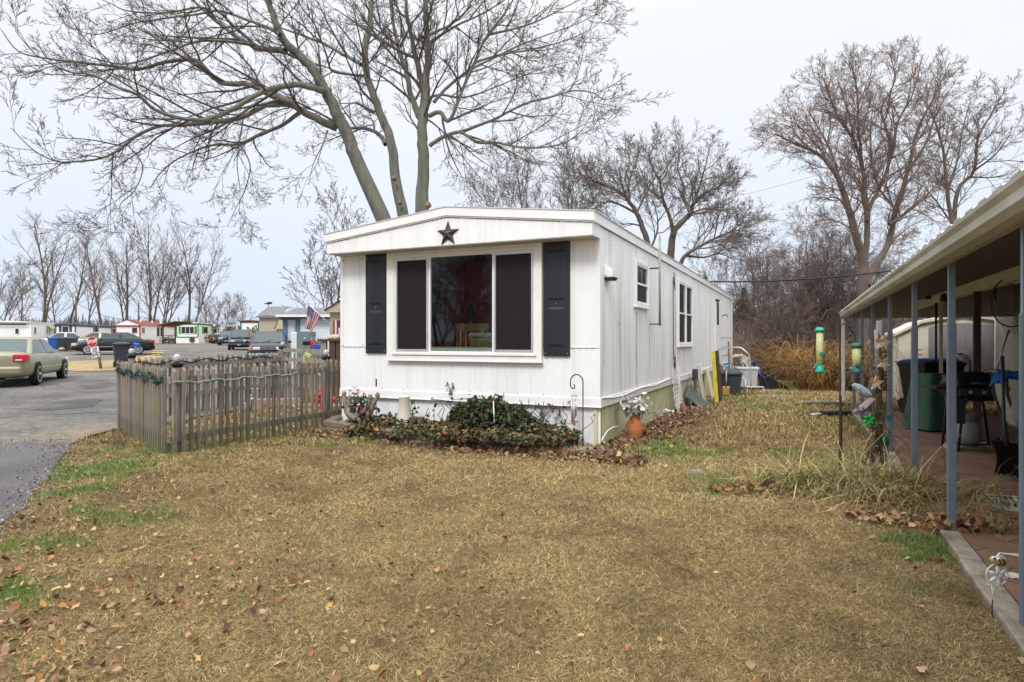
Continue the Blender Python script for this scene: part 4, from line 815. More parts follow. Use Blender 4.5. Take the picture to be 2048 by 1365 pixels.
brush = [(1525, 34, 8.0, 'reddish bare brush tree just right of the rear corner of the white home', 31), (1565, 33, 8.6, 'leaning bare brush tree behind the blue tarp', 32), (1605, 30, 7.2, 'bare reddish brush tree in the middle of the thicket', 33), (1650, 31, 8.2, 'vine-hung bare brush tree left of the tall bare tree', 34), (1690, 29, 6.6, 'tangled bare brush tree close to the tall bare tree', 35), (1780, 32, 6.2, 'bare brush tree seen just over the patio eave', 36), (1560, 28, 4.6, 'low tangled brush tree behind the lawn end', 37),
 (1492, 38, 7.6, 'thin bare brush tree showing above the far end of the roof', 38), (1625, 37, 8.8, 'grey thin brush tree deep in the middle of the thicket', 39), (1760, 34, 7.6, 'reddish brush tree behind the forked trunk of the tall tree', 40), (1840, 35, 7.6, 'bare brush tree between the two tall trees above the patio roof', 41), (1960, 34, 7.0, 'bare brush tree low behind the patio roof at the right', 42)]
for px, Y, h, lab, sd in brush:
    rn = random.Random(sd); tr = [(rn.uniform(-.8, .8), rn.uniform(-.8, .8), rn.uniform(-.35, .35), rn.uniform(-.3, .3), rn.uniform(.7, 1), rn.uniform(.5, 1)) for _ in range(6)]
    mktree('brush_tree', lab, GL(px, Y), h, sd, prms(n0=10, a0=.75, ratio=.48, f0=.12, n1=8, n2=6, n3=4, trop=.02, wig=.2), tr, (bark2, twig3 if sd % 2 else twig2), r0=.075, group='bare brush trees of the thicket', rmin=.0045)
# evergreen glimpsed behind
ev = thing('evergreen_tree', 'dark evergreen half hidden in the brush by the rear corner of the white home', 'tree', GL(1488, 36)); tube('trunk', bark2, ev, [(0, 0, -.2), (0, 0, 4.6)], [.12, .02], 8)
n = 2600; h = nr.random(n) ** .8; a = nr.random(n) * 2 * PI; r = (1 - h) * 1.7 * np.sqrt(nr.random(n)) * (.8 + .3 * np.sin(h * 40)) + .05; P = np.stack([r * np.cos(a), r * np.sin(a), .4 + h * 4.3 - .25 * r], 1)
leaves('crown', None, P, (.10, .22), [(.03, .06, .025), (.05, .085, .035), (.02, .04, .02)], flat=.8, parent=ev, shape='x')
# far woods: a band nobody can count
FWd = Tubes(); rf_ = random.Random(5)
for i in range(9000):
    px = rf_.uniform(-250, 700) if i < 7000 else rf_.uniform(1350, 2150); Y = rf_.uniform(125, 170) if i < 7000 else rf_.uniform(55, 90); v = GL(px, Y); h = rf_.uniform(1.5, 5.2) * (1 if i < 7000 else .9) * (.75 + .5 * vnoise(px, 0, .03, 3)); lx_ = rf_.gauss(0, .6)
    FWd.add([(v[0], v[1], v[2] - .5), (v[0] + lx_ * .4, v[1], v[2] + h * .5), (v[0] + lx_, v[1], v[2] + h)], [.10, .08, .03] if i < 7000 else [.06, .05, .02], 3)
fo = FWd.build('far_woods', M('far_wood_brown', (.16, .125, .11), .95, var=.25, vs=.2), None); tag(fo, 'low band of distant bare woods behind the far homes', 'woods', kind='stuff')
# wooded rise behind the far homes
hm = MB(); hm.grid(lambda u, v: ((u - .5) * 560 - 60, 185 + 60 * v, float(1.2) + v * (2.4 + 6.5 * float(vnoise(u * 30, 1, 1., 9)))), 120, 6); ho = hm.build('wooded_hill', M('distant_woodland', (.13, .115, .105), .95, var=.35, vs=.6), smooth=True); ho['kind'] = 'structure'
# thicket floor brush and tan grasses
TB = Tubes(); rb = random.Random(8)
for i in range(9000):
    px = rb.uniform(1475, 1800); Y = rb.uniform(28, 38); v = GL(px, Y); h = rb.uniform(.7, 3.2); dx, dy = rb.gauss(0, .5), rb.gauss(0, .4); k = rb.uniform(-.5, .9)
    TB.add([(v[0], v[1], v[2] - .1), (v[0] + dx * .3 * h, v[1] + dy * .3 * h, v[2] + h * .5), (v[0] + dx * .7 * h, v[1] + dy * .6 * h, v[2] + h * .85), (v[0] + dx * h, v[1] + dy * h, v[2] + h * (.7 + .25 * k))], [.011, .009, .007, .005], 3)
to = TB.build('thicket_undergrowth', M('brown_canes', (.24, .185, .155), .95, var=.5, vs=.6), None); tag(to, 'dense tangle of thin brown canes below the bare trees', 'brush', kind='stuff')
TK = Tubes(); 
for i in range(5200):
    px = rb.gauss(1725, 50) if i % 3 else rb.uniform(1600, 1800); Y = rb.uniform(21.5, 26); v = GL(px, Y); h = rb.uniform(.4, 2.1) * (.6 + .6 * vnoise(px, 0, .04, 4)); dx, dy = rb.gauss(0, .9), rb.gauss(0, .7)
    TK.add([(v[0], v[1], v[2] - .1), (v[0] + dx * .25 * h, v[1] + dy * .25 * h, v[2] + h * .5), (v[0] + dx * .6 * h, v[1] + dy * .6 * h, v[2] + h * rb.uniform(.5, .85)), (v[0] + dx * h, v[1] + dy * h, v[2] + h * rb.uniform(.2, .95))], [.008, .012, .012, .004], 3)
to = TK.build('golden_knotweed_stand', M('golden_canes', (.36, .21, .07), .9, var=.55, vs=2.5, col2=(.10, .06, .03), c2s=.8, c2t=(.4, .62)), None); tag(to, 'golden dead knotweed stand left of the shed', 'dead weeds', kind='stuff')

# trees across the yard behind the camera, mirrored in the window glass
for i, (x, y, sc, lab) in enumerate(((-19, -2, 1.1, 'bare tree across the yard mirrored on the left of the picture window'), (-24, -8, 1.2, 'bare tree across the yard mirrored in the middle of the picture window'), (-30, -3, 1.4, 'bare tree across the yard mirrored at the right of the picture window'), (-21, -5, 1.4, 'low brush tree across the yard mirrored in the window glass'))):
    src = [o for o in COL.objects if o.get('label', '').startswith(('broad round-headed', 'vine-hung', 'hazy thin', 'leaning bare brush')[i])][0]; c = copytree(src); c.location = (x, y, 0); c.rotation_euler = (0, 0, 1 + i); c.scale = (sc, sc, sc); c['label'] = lab; c['group'] = 'trees mirrored in the window'
# ================================================================ FENCE
def vz(v): return Vector((v[0], v[1], float(gz(v[0], v[1]))))
pk = []
for wdt in (.042, .038, .046):
    m_ = MB(); h = 1.14; t = .032
    m_.add([(-wdt / 2, -t / 2, 0), (wdt / 2, -t / 2, 0), (wdt / 2, t / 2, 0), (-wdt / 2, t / 2, 0), (-wdt / 2, -t / 2, h - .045), (wdt / 2, -t / 2, h - .045), (wdt / 2, t / 2, h), (-wdt / 2, t / 2, h)],
           [(3, 2, 1, 0), (4, 5, 6, 7), (0, 1, 5, 4), (1, 2, 6, 5), (2, 3, 7, 6), (3, 0, 4, 7)]); me = bpy.data.meshes.new('picket'); me.from_pydata(m_.v, [], m_.f); me.materials.append(wood); pk.append(me)
def wcopy(me, mat): m2 = me.copy(); m2.materials.clear(); m2.materials.append(mat); return m2
pky = [wcopy(m_, wood2) for m_ in pk]; pkg = [wcopy(m_, M('dark_weathered_wood', (.155, .135, .112), .85, low=(.22, .62, (.11, .115, .06)), var=.35, stretch=(6, 6, .7), vs=5)) for m_ in pk]
def fence(name, label, a, b, n, rails=(.16, .93), rail_side=1, zoff=0, group='picket fence sections round the side yard', hs=1.0):
    a = vz(a); b = vz(b); d = b - a; L = d.length; ang = math.atan2(d.y, d.x); o = thing(name, label, 'fence', a, ang, group); sl_ = d.z / math.hypot(d.x, d.y)
    for i in range(n):
        x = (i + .5) * math.hypot(d.x, d.y) / n; me = (pky if rng.random() < .12 else pkg if rng.random() < .3 else pk)[rng.randrange(3)]
        c = link('picket', me, o, (x + rng.uniform(-.008, .008), -rail_side * .034, x * sl_ + zoff + rng.uniform(-.012, .015)), (rng.gauss(0, .006), rng.gauss(0, .011), rng.uniform(-.08, .08))); c.scale = (1, 1, hs)
    for z in rails:
        mb = MB(); l = math.hypot(d.x, d.y); mb.add([(0, -.018, z), (l, -.018, z + l * sl_), (l, .018, z + l * sl_), (0, .018, z), (0, -.018, z + .09), (l, -.018, z + .09 + l * sl_), (l, .018, z + .09 + l * sl_), (0, .018, z + .09)], [(3, 2, 1, 0), (4, 5, 6, 7), (0, 1, 5, 4), (1, 2, 6, 5), (2, 3, 7, 6), (3, 0, 4, 7)]); mb.build('rail', wood, o)
    return o
P1 = G(338, 911); P2 = G(241, 858); P3 = G(684, 846)
MIDp = Vector(((565 - 1024) / F * 14.9, 14.9, 0)); P4 = Vector(((263 - 1024) / F * 11.4, 11.4, 0)); P5 = Vector(((648 - 1024) / F * 13.6, 13.6, 0))
fence('picket_fence', 'weathered picket fence facing the lawn, ending at the white home', P1, P3, 28, rail_side=1)
fl = fence('picket_fence', 'weathered picket fence facing the road, hung with a green garland', P2, P1, 26, rail_side=1)
fence('picket_fence', 'far picket fence beside the road with mossy rails toward the yard', P4, MIDp, 30, rails=(.35, .93), rail_side=-1)
fence('picket_fence', 'short railing-topped picket section by the grey cabinet', MIDp, P5, 9, rails=(.35, .93, 1.14), rail_side=-1, hs=.98)
def lamp_post(p, label, hh=1.14, w=.09):
    p = vz(p); o = thing('fence_post', label, 'post', p, rng.uniform(-.9, -.7), 'posts topped with solar globes'); box('post', wood if w < .1 else wood, o, -w / 2, w / 2, -w / 2, w / 2, -.05, hh, bevel=.004)
    c = MB(); c.prism([(-.06, 0), (.06, 0), (.088, .05), (.088, .065), (.05, .085), (-.05, .085), (-.088, .065), (-.088, .05)], -.06, .06, 'xz'); c.lathe([(.085, 0), (.12, .05), (.12, .065), (.06, .09)], 4, T=Matrix.Rotation(PI / 4, 4, 'Z'))
    k = c.build('lamp_cap', black, o, loc=(0, 0, hh)); k.scale = (.82, .82, .82); g = MB(); g.lathe([(.035, 0), (.052, .03), (.06, .065), (.052, .10), (.03, .125), (.001, .132)], 14); g.build('globe', M('frosted_globe', (.42, .46, .46), .12, var=.15, vs=18), k, smooth=True, loc=(0, 0, .085))
    return o
dv = (P3 - P1).normalized()
lamp_post(P1 + Vector((.02, .16, 0)), 'front corner fence post with a solar globe lamp, nearest the lawn'); lamp_post(P4, 'fence post with globe lamp at the far left end of the fence'); lamp_post(MIDp, 'brown fence post with globe lamp in front of the dark pickup', 1.2, .12); lamp_post(vz(P1 + (P3 - P1) * .9 + Vector((-.07, .07, 0))), 'fence post with globe lamp closest to the white home', 1.13)
# garland & string lights
def lerp(a, b, t): return a + (b - a) * t
ga = thing('garland', 'ragged green tinsel garland along the road side of the fence', 'garland', (0, 0, 0))
Pg = []; 
for i in range(1300):
    t = rng.random(); q = lerp(P2, P1, t * .97 + .01); sag = .03 * math.sin(t * 26); nrm = Vector((-(P1 - P2).y, (P1 - P2).x, 0)).normalized(); th = .02 + .014 * (math.sin(t * 9 + 2) > .3)
    Pg.append((q.x - nrm.x * .06 + rng.gauss(0, th * .5), q.y - nrm.y * .06 + rng.gauss(0, th * .5), float(gz(q.x, q.y)) + .98 + sag + rng.gauss(0, th)))
leaves('tinsel', None, np.array(Pg), (.02, .045), [(.03, .09, .075), (.02, .06, .05), (.07, .12, .11)], flat=1.2, parent=ga, shape='x')
sl_ = thing('string_lights', 'white and green light wires strung across the front pickets', 'string lights', (0, 0, 0)); nrm = Vector(((P3 - P1).y, -(P3 - P1).x, 0)).normalized()
pts = [];
for i in range(90): t = i / 89; q = lerp(P1, P3, t); pts.append((q.x + nrm.x * (.062 + .006 * math.sin(i * 2.3)), q.y + nrm.y * (.062 + .006 * math.sin(i * 2.3)), float(gz(q.x, q.y)) + .95 + .012 * math.sin(i * .45) + .006 * math.sin(i * 1.1)))
tube('white_wire', white, sl_, pts[:60], .003, 5); tube('green_wire', M('green_wire', (.02, .13, .07), .6), sl_, [(p[0], p[1], p[2] - .02 + .015 * math.sin(i * 1.7)) for i, p in enumerate(pts)], .006, 5)
sb = thing('string_lights', 'dark wire of old lights drooping along the far fence rail', 'string lights', (0, 0, 0))
tube('wire', M('dark_green_wire', (.01, .03, .025), .7), sb, [(lerp(P4, MIDp, i / 40).x, lerp(P4, MIDp, i / 40).y - .05, float(gz(*lerp(P4, MIDp, i / 40)[:2])) + 1.04 + .03 * math.sin(i * .8)) for i in range(38)], .014, 5)
for i in range(3, 38, 4): q = lerp(P4, MIDp, i / 40); MB().ball((q.x, q.y - .07, float(gz(q.x, q.y)) + 1.05), .03, 8, 1.6).build('bulb', M('dark_bulb_%d' % i, (.03, .06, .08), .4), sb, smooth=True)
def gthing(name, label, cat, px, py, rz=0, group=None): return thing(name, label, cat, G(px, py), rz, group)
# yard things behind the fence
hy = thing('hydrant_ornament', 'bright red plastic fire hydrant behind the pickets near the white home', 'hydrant', G(651, 838), 0)
lathe('body', red, hy, [(.0, 0), (.15, 0), (.15, .05), (.11, .06), (.11, .42), (.14, .43), (.14, .47), (.12, .48), (.11, .55), (.075, .62), (.03, .66), (.03, .69), (0, .7)], 18); 
hm_ = MB(); hm_.lathe([(0, -.19), (.055, -.19), (.055, .19), (0, .19)], 12, T=Matrix.Translation((0, 0, .36)) @ Matrix.Rotation(PI / 2, 4, 'Y')); hm_.build('side_nozzle', red, hy, smooth=False)
ck = thing('plant_hook', 'black iron crook stake standing inside the fenced yard', 'stake', G(451, 832)); tube('stake', rust, ck, [(0, 0, 0), (.0, 0, .52), (-.03, 0, .58), (-.07, 0, .57), (-.07, 0, .53)], .012, 6)
pw = thing('paw_stake', 'glow-green paw print ornaments on a stake inside the fence', 'ornament', G(500, 825)); 
pg_ = MB()
for cx_, cz_, s in ((-.05, .12, 1), (.05, .27, 1), (.1, .42, 1)):
    pg_.ball((cx_, 0, cz_), .045 * s, 10, .8)
    for a in (-.9, -.3, .3, .9): pg_.ball((cx_ + .07 * math.sin(a), 0, cz_ + .07 * math.cos(a)), .02, 8)
pg_.build('paw', M('pale_green', (.35, .5, .3), .5), pw, smooth=True); tube('stake', black, pw, [(0, .02, 0), (.06, .02, .4)], .01, 6)
tl = thing('watering_bottle', 'teal bottle hanging on the far fence rail', 'bottle', PT(556, 782, 14.2) - Vector((0, 0, 0))); lathe('bottle', M('teal_plastic', (.0, .22, .2), .4), tl, [(0, 0), (.05, .02), (.055, .2), (.03, .26), (.03, .3), (0, .3)], 12)
st_ = thing('round_stone', 'pinkish block lying in the fenced yard near the hydrant', 'block', G(553, 812), .2); box('block', M('pink_stone', (.33, .2, .15), .9, var=.2), st_, -.55, .55, -.12, .12, 0, .16, bevel=.02)
bd = thing('wheel_rim_ornament', 'white wire wheel shape leaning beyond the front pickets', 'ornament', PT(612, 800, 13.0)); MB().tube([(.42 * math.cos(t), 0, .42 * math.sin(t) + .2) for t in np.linspace(0, 2 * PI, 30)], .02, 6).build('wheel', M('grey_white', (.4, .4, .42), .6), bd, smooth=True)
so_ = thing('floodlight', 'small yellow-green floodlight clipped to the railing', 'light', PT(614, 712, 13.6)); MB().box(-.06, .09, -.05, .03, -.02, .06).build('lamp_head', M('lime_plastic', (.4, .45, .12), .5), so_, bevel=.01, rot=(0, R(25), 0)); MB().box(-.08, -.03, -.03, .02, -.16, -.0).build('clip', M('lime_plastic2', (.4, .45, .2), .5), so_, bevel=.01)
pa_ = thing('paving_path', 'low strip of pinkish pavers inside the fenced yard', 'pavers', G(610, 812), -.2)
for i in range(7): box('paver', M('pink_paver_%d' % i, (.3 + .02 * (i % 3), .2, .16), .9), pa_, -.9 + i * .3, -.62 + i * .3, -.25, .25, 0, .04, bevel=.005)
# ================================================================ GARDEN BED
be = thing('garden_edging', 'two-course grey-brown block edging around the front bed', 'edging', (0, 0, 0)); blockm = M('edging_block', (.20, .155, .115), .9, var=.35, vs=9, bump=.8, bs=40, col2=(.13, .13, .08), c2s=4)
ed = [G(684, 846), G(655, 863), G(735, 878), G(800, 887), G(870, 895)]
for c in range(2):
    for i in range(len(ed) - 1):
        a, b = ed[i], ed[i + 1]; L = (b - a).length; k = max(1, round(L / .34)); an = math.atan2(b.y - a.y, b.x - a.x)
        for j in range(k):
            p = a.lerp(b, (j + (.5 if c == 0 else .35)) / k); mb = MB(); w = L / k * .49; mb.prism([(-w, -.08), (w, -.08), (w * .85, .09), (-w * .85, .09)], 0, .092, 'xy'); q = mb.build('block', blockm, be, bevel=.012, loc=(p.x, p.y + .06 + c * .03, float(gz(p.x, p.y)) + c * .095 - .02), rot=(0, 0, an + rng.uniform(-.05, .05)))
sl2 = MB(); Pn = [WH(p.x, p.y) for p in ed]
PNX = Pn[1:] + [WH(*G(960, 905)[:2]), WH(*G(1080, 905)[:2]), (-.5, -.6)]
bedpoly = [(x, y + .05) for x, y in Pn[1:]] + [(PNX[4][0], PNX[4][1] + .25), (PNX[5][0], -.45), (-.4, -.3), (-.3, -.052), (-HWD + .0, -.052)]
bsm = MB(); bsm.prism(bedpoly, -.1, .10, 'xy'); bs_o = bsm.build('garden_bed_soil', M('bed_soil', (.055, .038, .025), .95, var=.4, vs=12, bump=1, bs=30), loc=HW(0, 0, 0), rot=(0, 0, TH)); bs_o['kind'] = 'structure'
IV = [(.03, .075, .022), (.05, .11, .03), (.018, .04, .018), (.08, .055, .03), (.11, .065, .04), (.06, .08, .03), (.14, .08, .05), (.17, .12, .055), (.035, .075, .03)]
IVg = IV[:3] * 3 + [(.06, .12, .03), (.09, .15, .045), (.05, .035, .02)]
xm = FP(985, 840, -.4)[0]
def tow(x, y, z): return np.stack([CX + x * ct - y * st, CY + x * st + y * ct, z], 1)
n = 6200; x = nr.uniform(-3.9, -.25, n); y = nr.uniform(-1.25, -.06, n); yl = np.interp(x, [p[0] for p in PNX], [p[1] for p in PNX]) - .22 * (x > PNX[3][0]); k = y > yl - .10 - .12 * (fbm(x, x, 3, 2, 2) > .5); x, y = x[k], y[k]; n = len(x)
zg = .05 + .24 * fbm(x, y, 2.2, 41, 3) + .06 * (y > -.6) + .10 * np.exp(-((x - xm) / .9) ** 2); leaves('ivy_groundcover', 'low bronze and green ivy leaves covering the front bed', tow(x, y, zg * nr.uniform(.6, 1.1, n)), (.045, .08), IV + LC[:2], flat=.7, cat='ivy')
n = 3800; a = nr.random(n) * 2 * PI; rr = np.sqrt(nr.random(n)); x = xm + .05 + rr * np.cos(a) * .86; y = -.34 + rr * np.sin(a) * .34; top = np.clip(1 - rr ** 4, 0, 1) ** .6 * (.46 + .4 * (fbm(x, y, 3.2, 43, 3) - .5) - .13 * np.clip((x - xm) / .7, -1, 1)); z = .10 + top * (1 - .75 * nr.random(n) ** 2.0) + nr.normal(0, .03, n)
ivy = thing('ivy_mound', 'waist-low dense mound of dark ivy against the white front wall', 'ivy', (0, 0, 0)); leaves('foliage', None, tow(x, y, z), (.05, .09), IV + IV[:3], flat=.9, parent=ivy)
ti = Tubes()
for i in range(160):
    x0 = xm + rng.gauss(0, .4); y0_ = -.3 + rng.gauss(0, .15); p = HW(x0, y0_, .1); pts = [tuple(p)]
    for j in range(5): p = p + Vector((rng.gauss(0, .06), rng.gauss(0, .05), rng.uniform(.04, .13))); pts.append(tuple(p))
    ti.add(pts, [.006] * 6, 3)
ti.build('stems', rust, ivy)
def sprig(pxl, label, cols=IV, yo=-.03, dn=26, sz=(.045, .075), lv=1.0):
    o = thing('ivy_sprig', label, 'ivy', (0, 0, 0)); P = []; T = Tubes()
    for L in pxl:
        W3 = []
        for px, py in L: a, z = FP(px, py, yo); W3.append(HW(a, yo, z))
        for i in range(len(W3) - 1):
            k = max(1, int((W3[i + 1] - W3[i]).length * dn * lv))
            for j in range(k): q = W3[i].lerp(W3[i + 1], (j + rng.random()) / k); P.append((q.x + rng.gauss(0, .03), q.y + rng.gauss(0, .015), q.z + rng.gauss(0, .025)))
        T.add([tuple(p) for p in W3], [.004] * len(W3), 4)
    leaves('foliage', None, np.array(P), sz, cols, flat=.9, parent=o); T.build('stem', rust, o)
sprig([[(905, 800), (902, 785), (896, 768), (893, 762)], [(902, 790), (908, 775), (904, 765)]], 'short ivy shoot climbing the front wall above the belt board', IVg)
sprig([[(828, 860), (826, 830), (822, 800)], [(828, 840), (831, 815), (827, 803)]], 'upright green ivy shoot just right of the white cone', IVg, -.2)
sprig([[(790, 858), (786, 838), (780, 822)], [(795, 855), (800, 835), (797, 818)], [(776, 850), (772, 830)]], 'leafy green ivy shoots left of the white cone', IVg, -.25)
sprig([[(870, 850), (868, 830), (869, 812)], [(850, 855), (858, 838), (856, 828)]], 'small ivy shoots between the white cone and the mound', IVg, -.2)
sprig([[(1075, 812), (1100, 815), (1120, 830), (1135, 855), (1150, 868)], [(1090, 812), (1110, 812), (1130, 815), (1140, 805)], [(1105, 850), (1125, 845), (1150, 850)], [(1120, 812), (1118, 830), (1110, 850), (1100, 870)], [(1140, 870), (1160, 880), (1180, 890)], [(1100, 830), (1090, 850), (1095, 870)], [(1085, 815), (1080, 835)]], 'sparse bronze ivy trails spreading right of the mound on the skirting', IV + LC[:2], -.08, 22)
sprig([[(903, 803), (880, 800), (862, 799)], [(905, 800), (930, 797), (960, 800)]], 'thin trail of ivy along the belt board left of the mound', IV, -.04, 16)
# dead grass tuft
def tuft(name, label, px, py, n, ln, spread, cols, lean=1.0, sx=.3, sy=.12, wd=.003, cat='dead grass', kind=None, rz=0, upr=.25, base=None):
    v = G(px, py) if base is None else base; az = nr.random(n) * 2 * PI; x = nr.normal(0, sx, n); y = nr.normal(0, sy, n); c, s = math.cos(rz), math.sin(rz); X = v[0] + x * c - y * s; Y = v[1] + x * s + y * c; Z = gz(X, Y)
    L = nr.uniform(*ln, n); m = 5; d = np.stack([np.cos(az) * spread, np.sin(az) * spread, np.full(n, 1.0)], 1) * nr.uniform(.6, 1.3, (n, 1)); d += nr.normal(0, .25, (n, 3)); d /= np.linalg.norm(d, axis=1, keepdims=True)
    P = [np.stack([X, Y, Z], 1)]; 
    for i in range(m - 1): d = d.copy(); d[:, 2] -= lean * nr.uniform(.1, .65, n); d[:, :2] += nr.normal(0, .06, (n, 2)); d /= np.linalg.norm(d, axis=1, keepdims=True); q = P[-1] + d * (L / (m - 1))[:, None]; q[:, 2] = np.maximum(q[:, 2], Z + .01); P.append(q)
    s_ = np.stack([-np.sin(az), np.cos(az), np.zeros(n)], 1) * (wd * nr.uniform(.6, 1.4, n))[:, None]; V = []
    for i, p in enumerate(P): f = 1 - .8 * i / (m - 1); V += [p - s_ * f, p + s_ * f]
    V = np.stack(V, 1).reshape(-1, 3); b = np.arange(n) * 2 * m; Fq = [np.stack([b + 2 * i, b + 2 * i + 1, b + 2 * i + 3, b + 2 * i + 2], 1) for i in range(m - 1)]
    pal = np.array(cols); cc = pal[nr.integers(0, len(pal), n)] * nr.uniform(.6, 1.25, (n, 1)); o = npmesh(name, V, [np.concatenate(Fq)], grassm, cols=np.repeat(cc, 2 * m, 0)); tag(o, label, cat, kind=kind); return o
STR = [(.42, .31, .13), (.30, .205, .08), (.52, .41, .20), (.21, .14, .06), (.34, .26, .10)]
tuft('dead_grass_tuft', 'collapsed pale grass clump at the foot of the right end of the bed', 1172, 905, 700, (.12, .3), 1.2, [(.42, .35, .25), (.3, .24, .16), (.5, .44, .34), (.2, .15, .1)], sx=.22, sy=.1)
tuft('dead_grass_tuft', 'small dry stalk clump in front of the ivy mound', 1070, 905, 160, (.12, .28), .8, STR, sx=.12, sy=.06)
# twisted hands planter
hp = thing('hand_sculpture_planter', 'grey driftwood-like planter of intertwined arms holding artificial flowers', 'planter', HW(*[FP(716, 850, -.42)[0], -.42], .12), TH)
drift = M('driftwood_resin', (.21, .18, .14), .8, var=.25, vs=12, bump=.3)
arms = [([(-.28, 0, .02), (-.1, -.06, .12), (.1, -.03, .22), (.2, 0, .33), (.24, .0, .45)], 1), ([(.28, -.05, .0), (.1, -.1, .1), (-.12, -.08, .2), (-.17, 0, .3), (-.17, 0, .42)], 1), ([(.2, .05, .05), (0, -.03, .1), (-.2, 0, .18), (-.26, 0, .35), (-.3, .02, .48)], 1), ([(-.2, .06, .03), (.05, .05, .1), (.22, .02, .22), (.29, .02, .36), (.36, .03, .48)], 1), ([(-.26, -.1, -.02), (-.1, -.14, .02), (.1, -.16, -.03), (.16, -.18, -.06)], 0), ([(-.28, -.08, .06), (-.1, -.15, .0), (.02, -.2, -.08)], 0)]
for i, (a, hd) in enumerate(arms):
    q = [tuple(v) for v in spline(a, 4)]; m = len(q); mb = MB(); mb.tube(q, [.03 + .012 * math.sin(PI * j / (m - 1)) for j in range(m)], 9)
    if hd: e = Vector(q[-1]); mb.ball(e + Vector((0, 0, .02)), .04, 9, 1.35)
    mb.build('arm', drift, hp, smooth=True)
fl_ = nr.normal(0, 1, (240, 3)) * np.array([.10, .05, .09]) + np.array([.0, 0, .36])
leaves('flowers', None, fl_[:150], (.05, .09), [(.6, .5, .45), (.35, .03, .08), (.45, .05, .12), (.65, .6, .52)], flat=1, parent=hp); leaves('leaves', None, fl_[150:] - np.array([-.05, 0, .08]), (.06, .11), [(.02, .09, .03), (.03, .12, .05)], flat=1, parent=hp)
# white cone
cxp = FP(809, 855, -.4)[0]; cn_ = thing('white_cone_vase', 'ivory ribbed cone-shaped urn standing upright in the ivy', 'urn', HW(cxp, -.4, .1), TH)
cm2 = MB(); nn = 28; pr = [(.135, 0), (.135, .02), (.125, .12), (.078, .505), (.086, .515), (.086, .53), (.06, .53), (.06, .46)]; vs = []
for r, z in pr:
    for k in range(nn * 2): a = PI * k / nn; rr = r * (1 + (.02 if k % 2 else -.01)); vs.append((rr * math.cos(a), rr * math.sin(a), z))
K = nn * 2; cm2.add(vs, [(i * K + k, i * K + (k + 1) % K, (i + 1) * K + (k + 1) % K, (i + 1) * K + k) for i in range(len(pr) - 1) for k in range(K)]); cm2.build('body', M('ivory_ceramic', (.68, .64, .52), .6, var=.06), cn_, smooth=True)
# solar stakes
for px, zt, yo, lab in ((752.5, .78, -.3, 'thin solar garden light stake near the driftwood planter'), (990.5, .64, -.62, 'white solar garden light stake standing in the ivy mound')):
    x = FP(px, 830, yo)[0]; s = thing('solar_stake_light', lab, 'garden light', HW(x, yo, .1), TH, 'solar stake lights in the front bed'); tube('stem', M('white_stem', (.7, .7, .7), .4) if px > 900 else alu, s, [(0, 0, 0), (-.03 if px > 900 else 0, 0, zt - .1)], .008, 6); tube('top_stem', black, s, [(0, 0, zt - .12), (0, 0, zt)], .012, 6) if px < 900 else None
    zz = .22 if px > 900 else .3; l = MB(); l.lathe([(0, -.06), (.025, -.05), (.03, .03), (.015, .07), (0, .07)], 10, T=Matrix.Translation((-.05, -.03, zz)) @ Matrix.Rotation(R(80), 4, 'Y')); l.build('lamp_head', black, s, smooth=True)
# wind chime on hook
xx = FP(1166, 870, -.28)[0]; sh_ = thing('shepherd_hook', 'rusty scroll-topped iron hook standing in front of the right end of the home', 'hook', HW(xx, -.28, .0), TH)
hook = [(0, 0, 0)] + [(0, 0, z) for z in np.linspace(.2, 1.0, 6)]; r = .092
hook += [(-r + r * math.cos(a), 0, 1.0 + r * 1.15 * math.sin(a)) for a in np.linspace(.2, PI * 1.0, 12)]; hook += [(-2 * r, 0, .96), (-2 * r + .01, 0, .925), (-2 * r + .035, 0, .905), (-2 * r + .06, 0, .92), (-2 * r + .065, 0, .95), (-2 * r + .045, 0, .965)]
ht = FP(1166, 765, -.28)[1] - 1.0; hook = [(a, b, c if c < .2 else c + ht) for a, b, c in hook]; tube('hook', rust, sh_, hook, .0085, 7)
wx, wz = FP(1148, 793, -.28); wch = thing('wind_chime', 'small grey metal wind chime hanging from the iron hook', 'wind chime', HW(wx, -.28, wz), TH)
lathe('top_disc', grey, wch, [(0, 0), (.045, 0), (.045, .015), (0, .015)], 14); tube('string', alu, wch, [(0, 0, .015), (0, 0, .12)], .002, 4)
for k in range(5): a = k * 2 * PI / 5; x, y = .032 * math.cos(a), .032 * math.sin(a); l = .22 + .035 * k; tube('chime', alu, wch, [(x, y, -.05), (x, y, -.05 - l)], .009, 7); tube('thread', alu, wch, [(x, y, 0), (x, y, -.05)], .0015, 3)
box('sail', tanw, wch, -.025, .025, -.004, .004, -.40, -.33)
# terracotta vase
vp = G(1270, 878); va = thing('terracotta_vase', 'orange terracotta vase with white fabric flowers by the beige skirting', 'vase', vp); lathe('body', terra, va, [(0, 0), (.095, 0), (.105, .03), (.125, .12), (.12, .2), (.085, .28), (.072, .33), (.08, .37), (.085, .375), (.07, .37), (.06, .3)], 24)
n = 260; P = nr.normal(0, 1, (n, 3)) * np.array([.085, .08, .075]) + np.array([.0, 0, .50]); leaves('flowers', None, P, (.05, .09), [(.62, .62, .58), (.7, .68, .62), (.5, .5, .46), (.36, .35, .31)], flat=1, parent=va); P = nr.normal(0, 1, (60, 3)) * np.array([.12, .08, .04]) + np.array([.0, 0, .42]); leaves('leaves', None, P, (.05, .1), [(.12, .16, .1), (.2, .25, .18)], flat=1, parent=va)
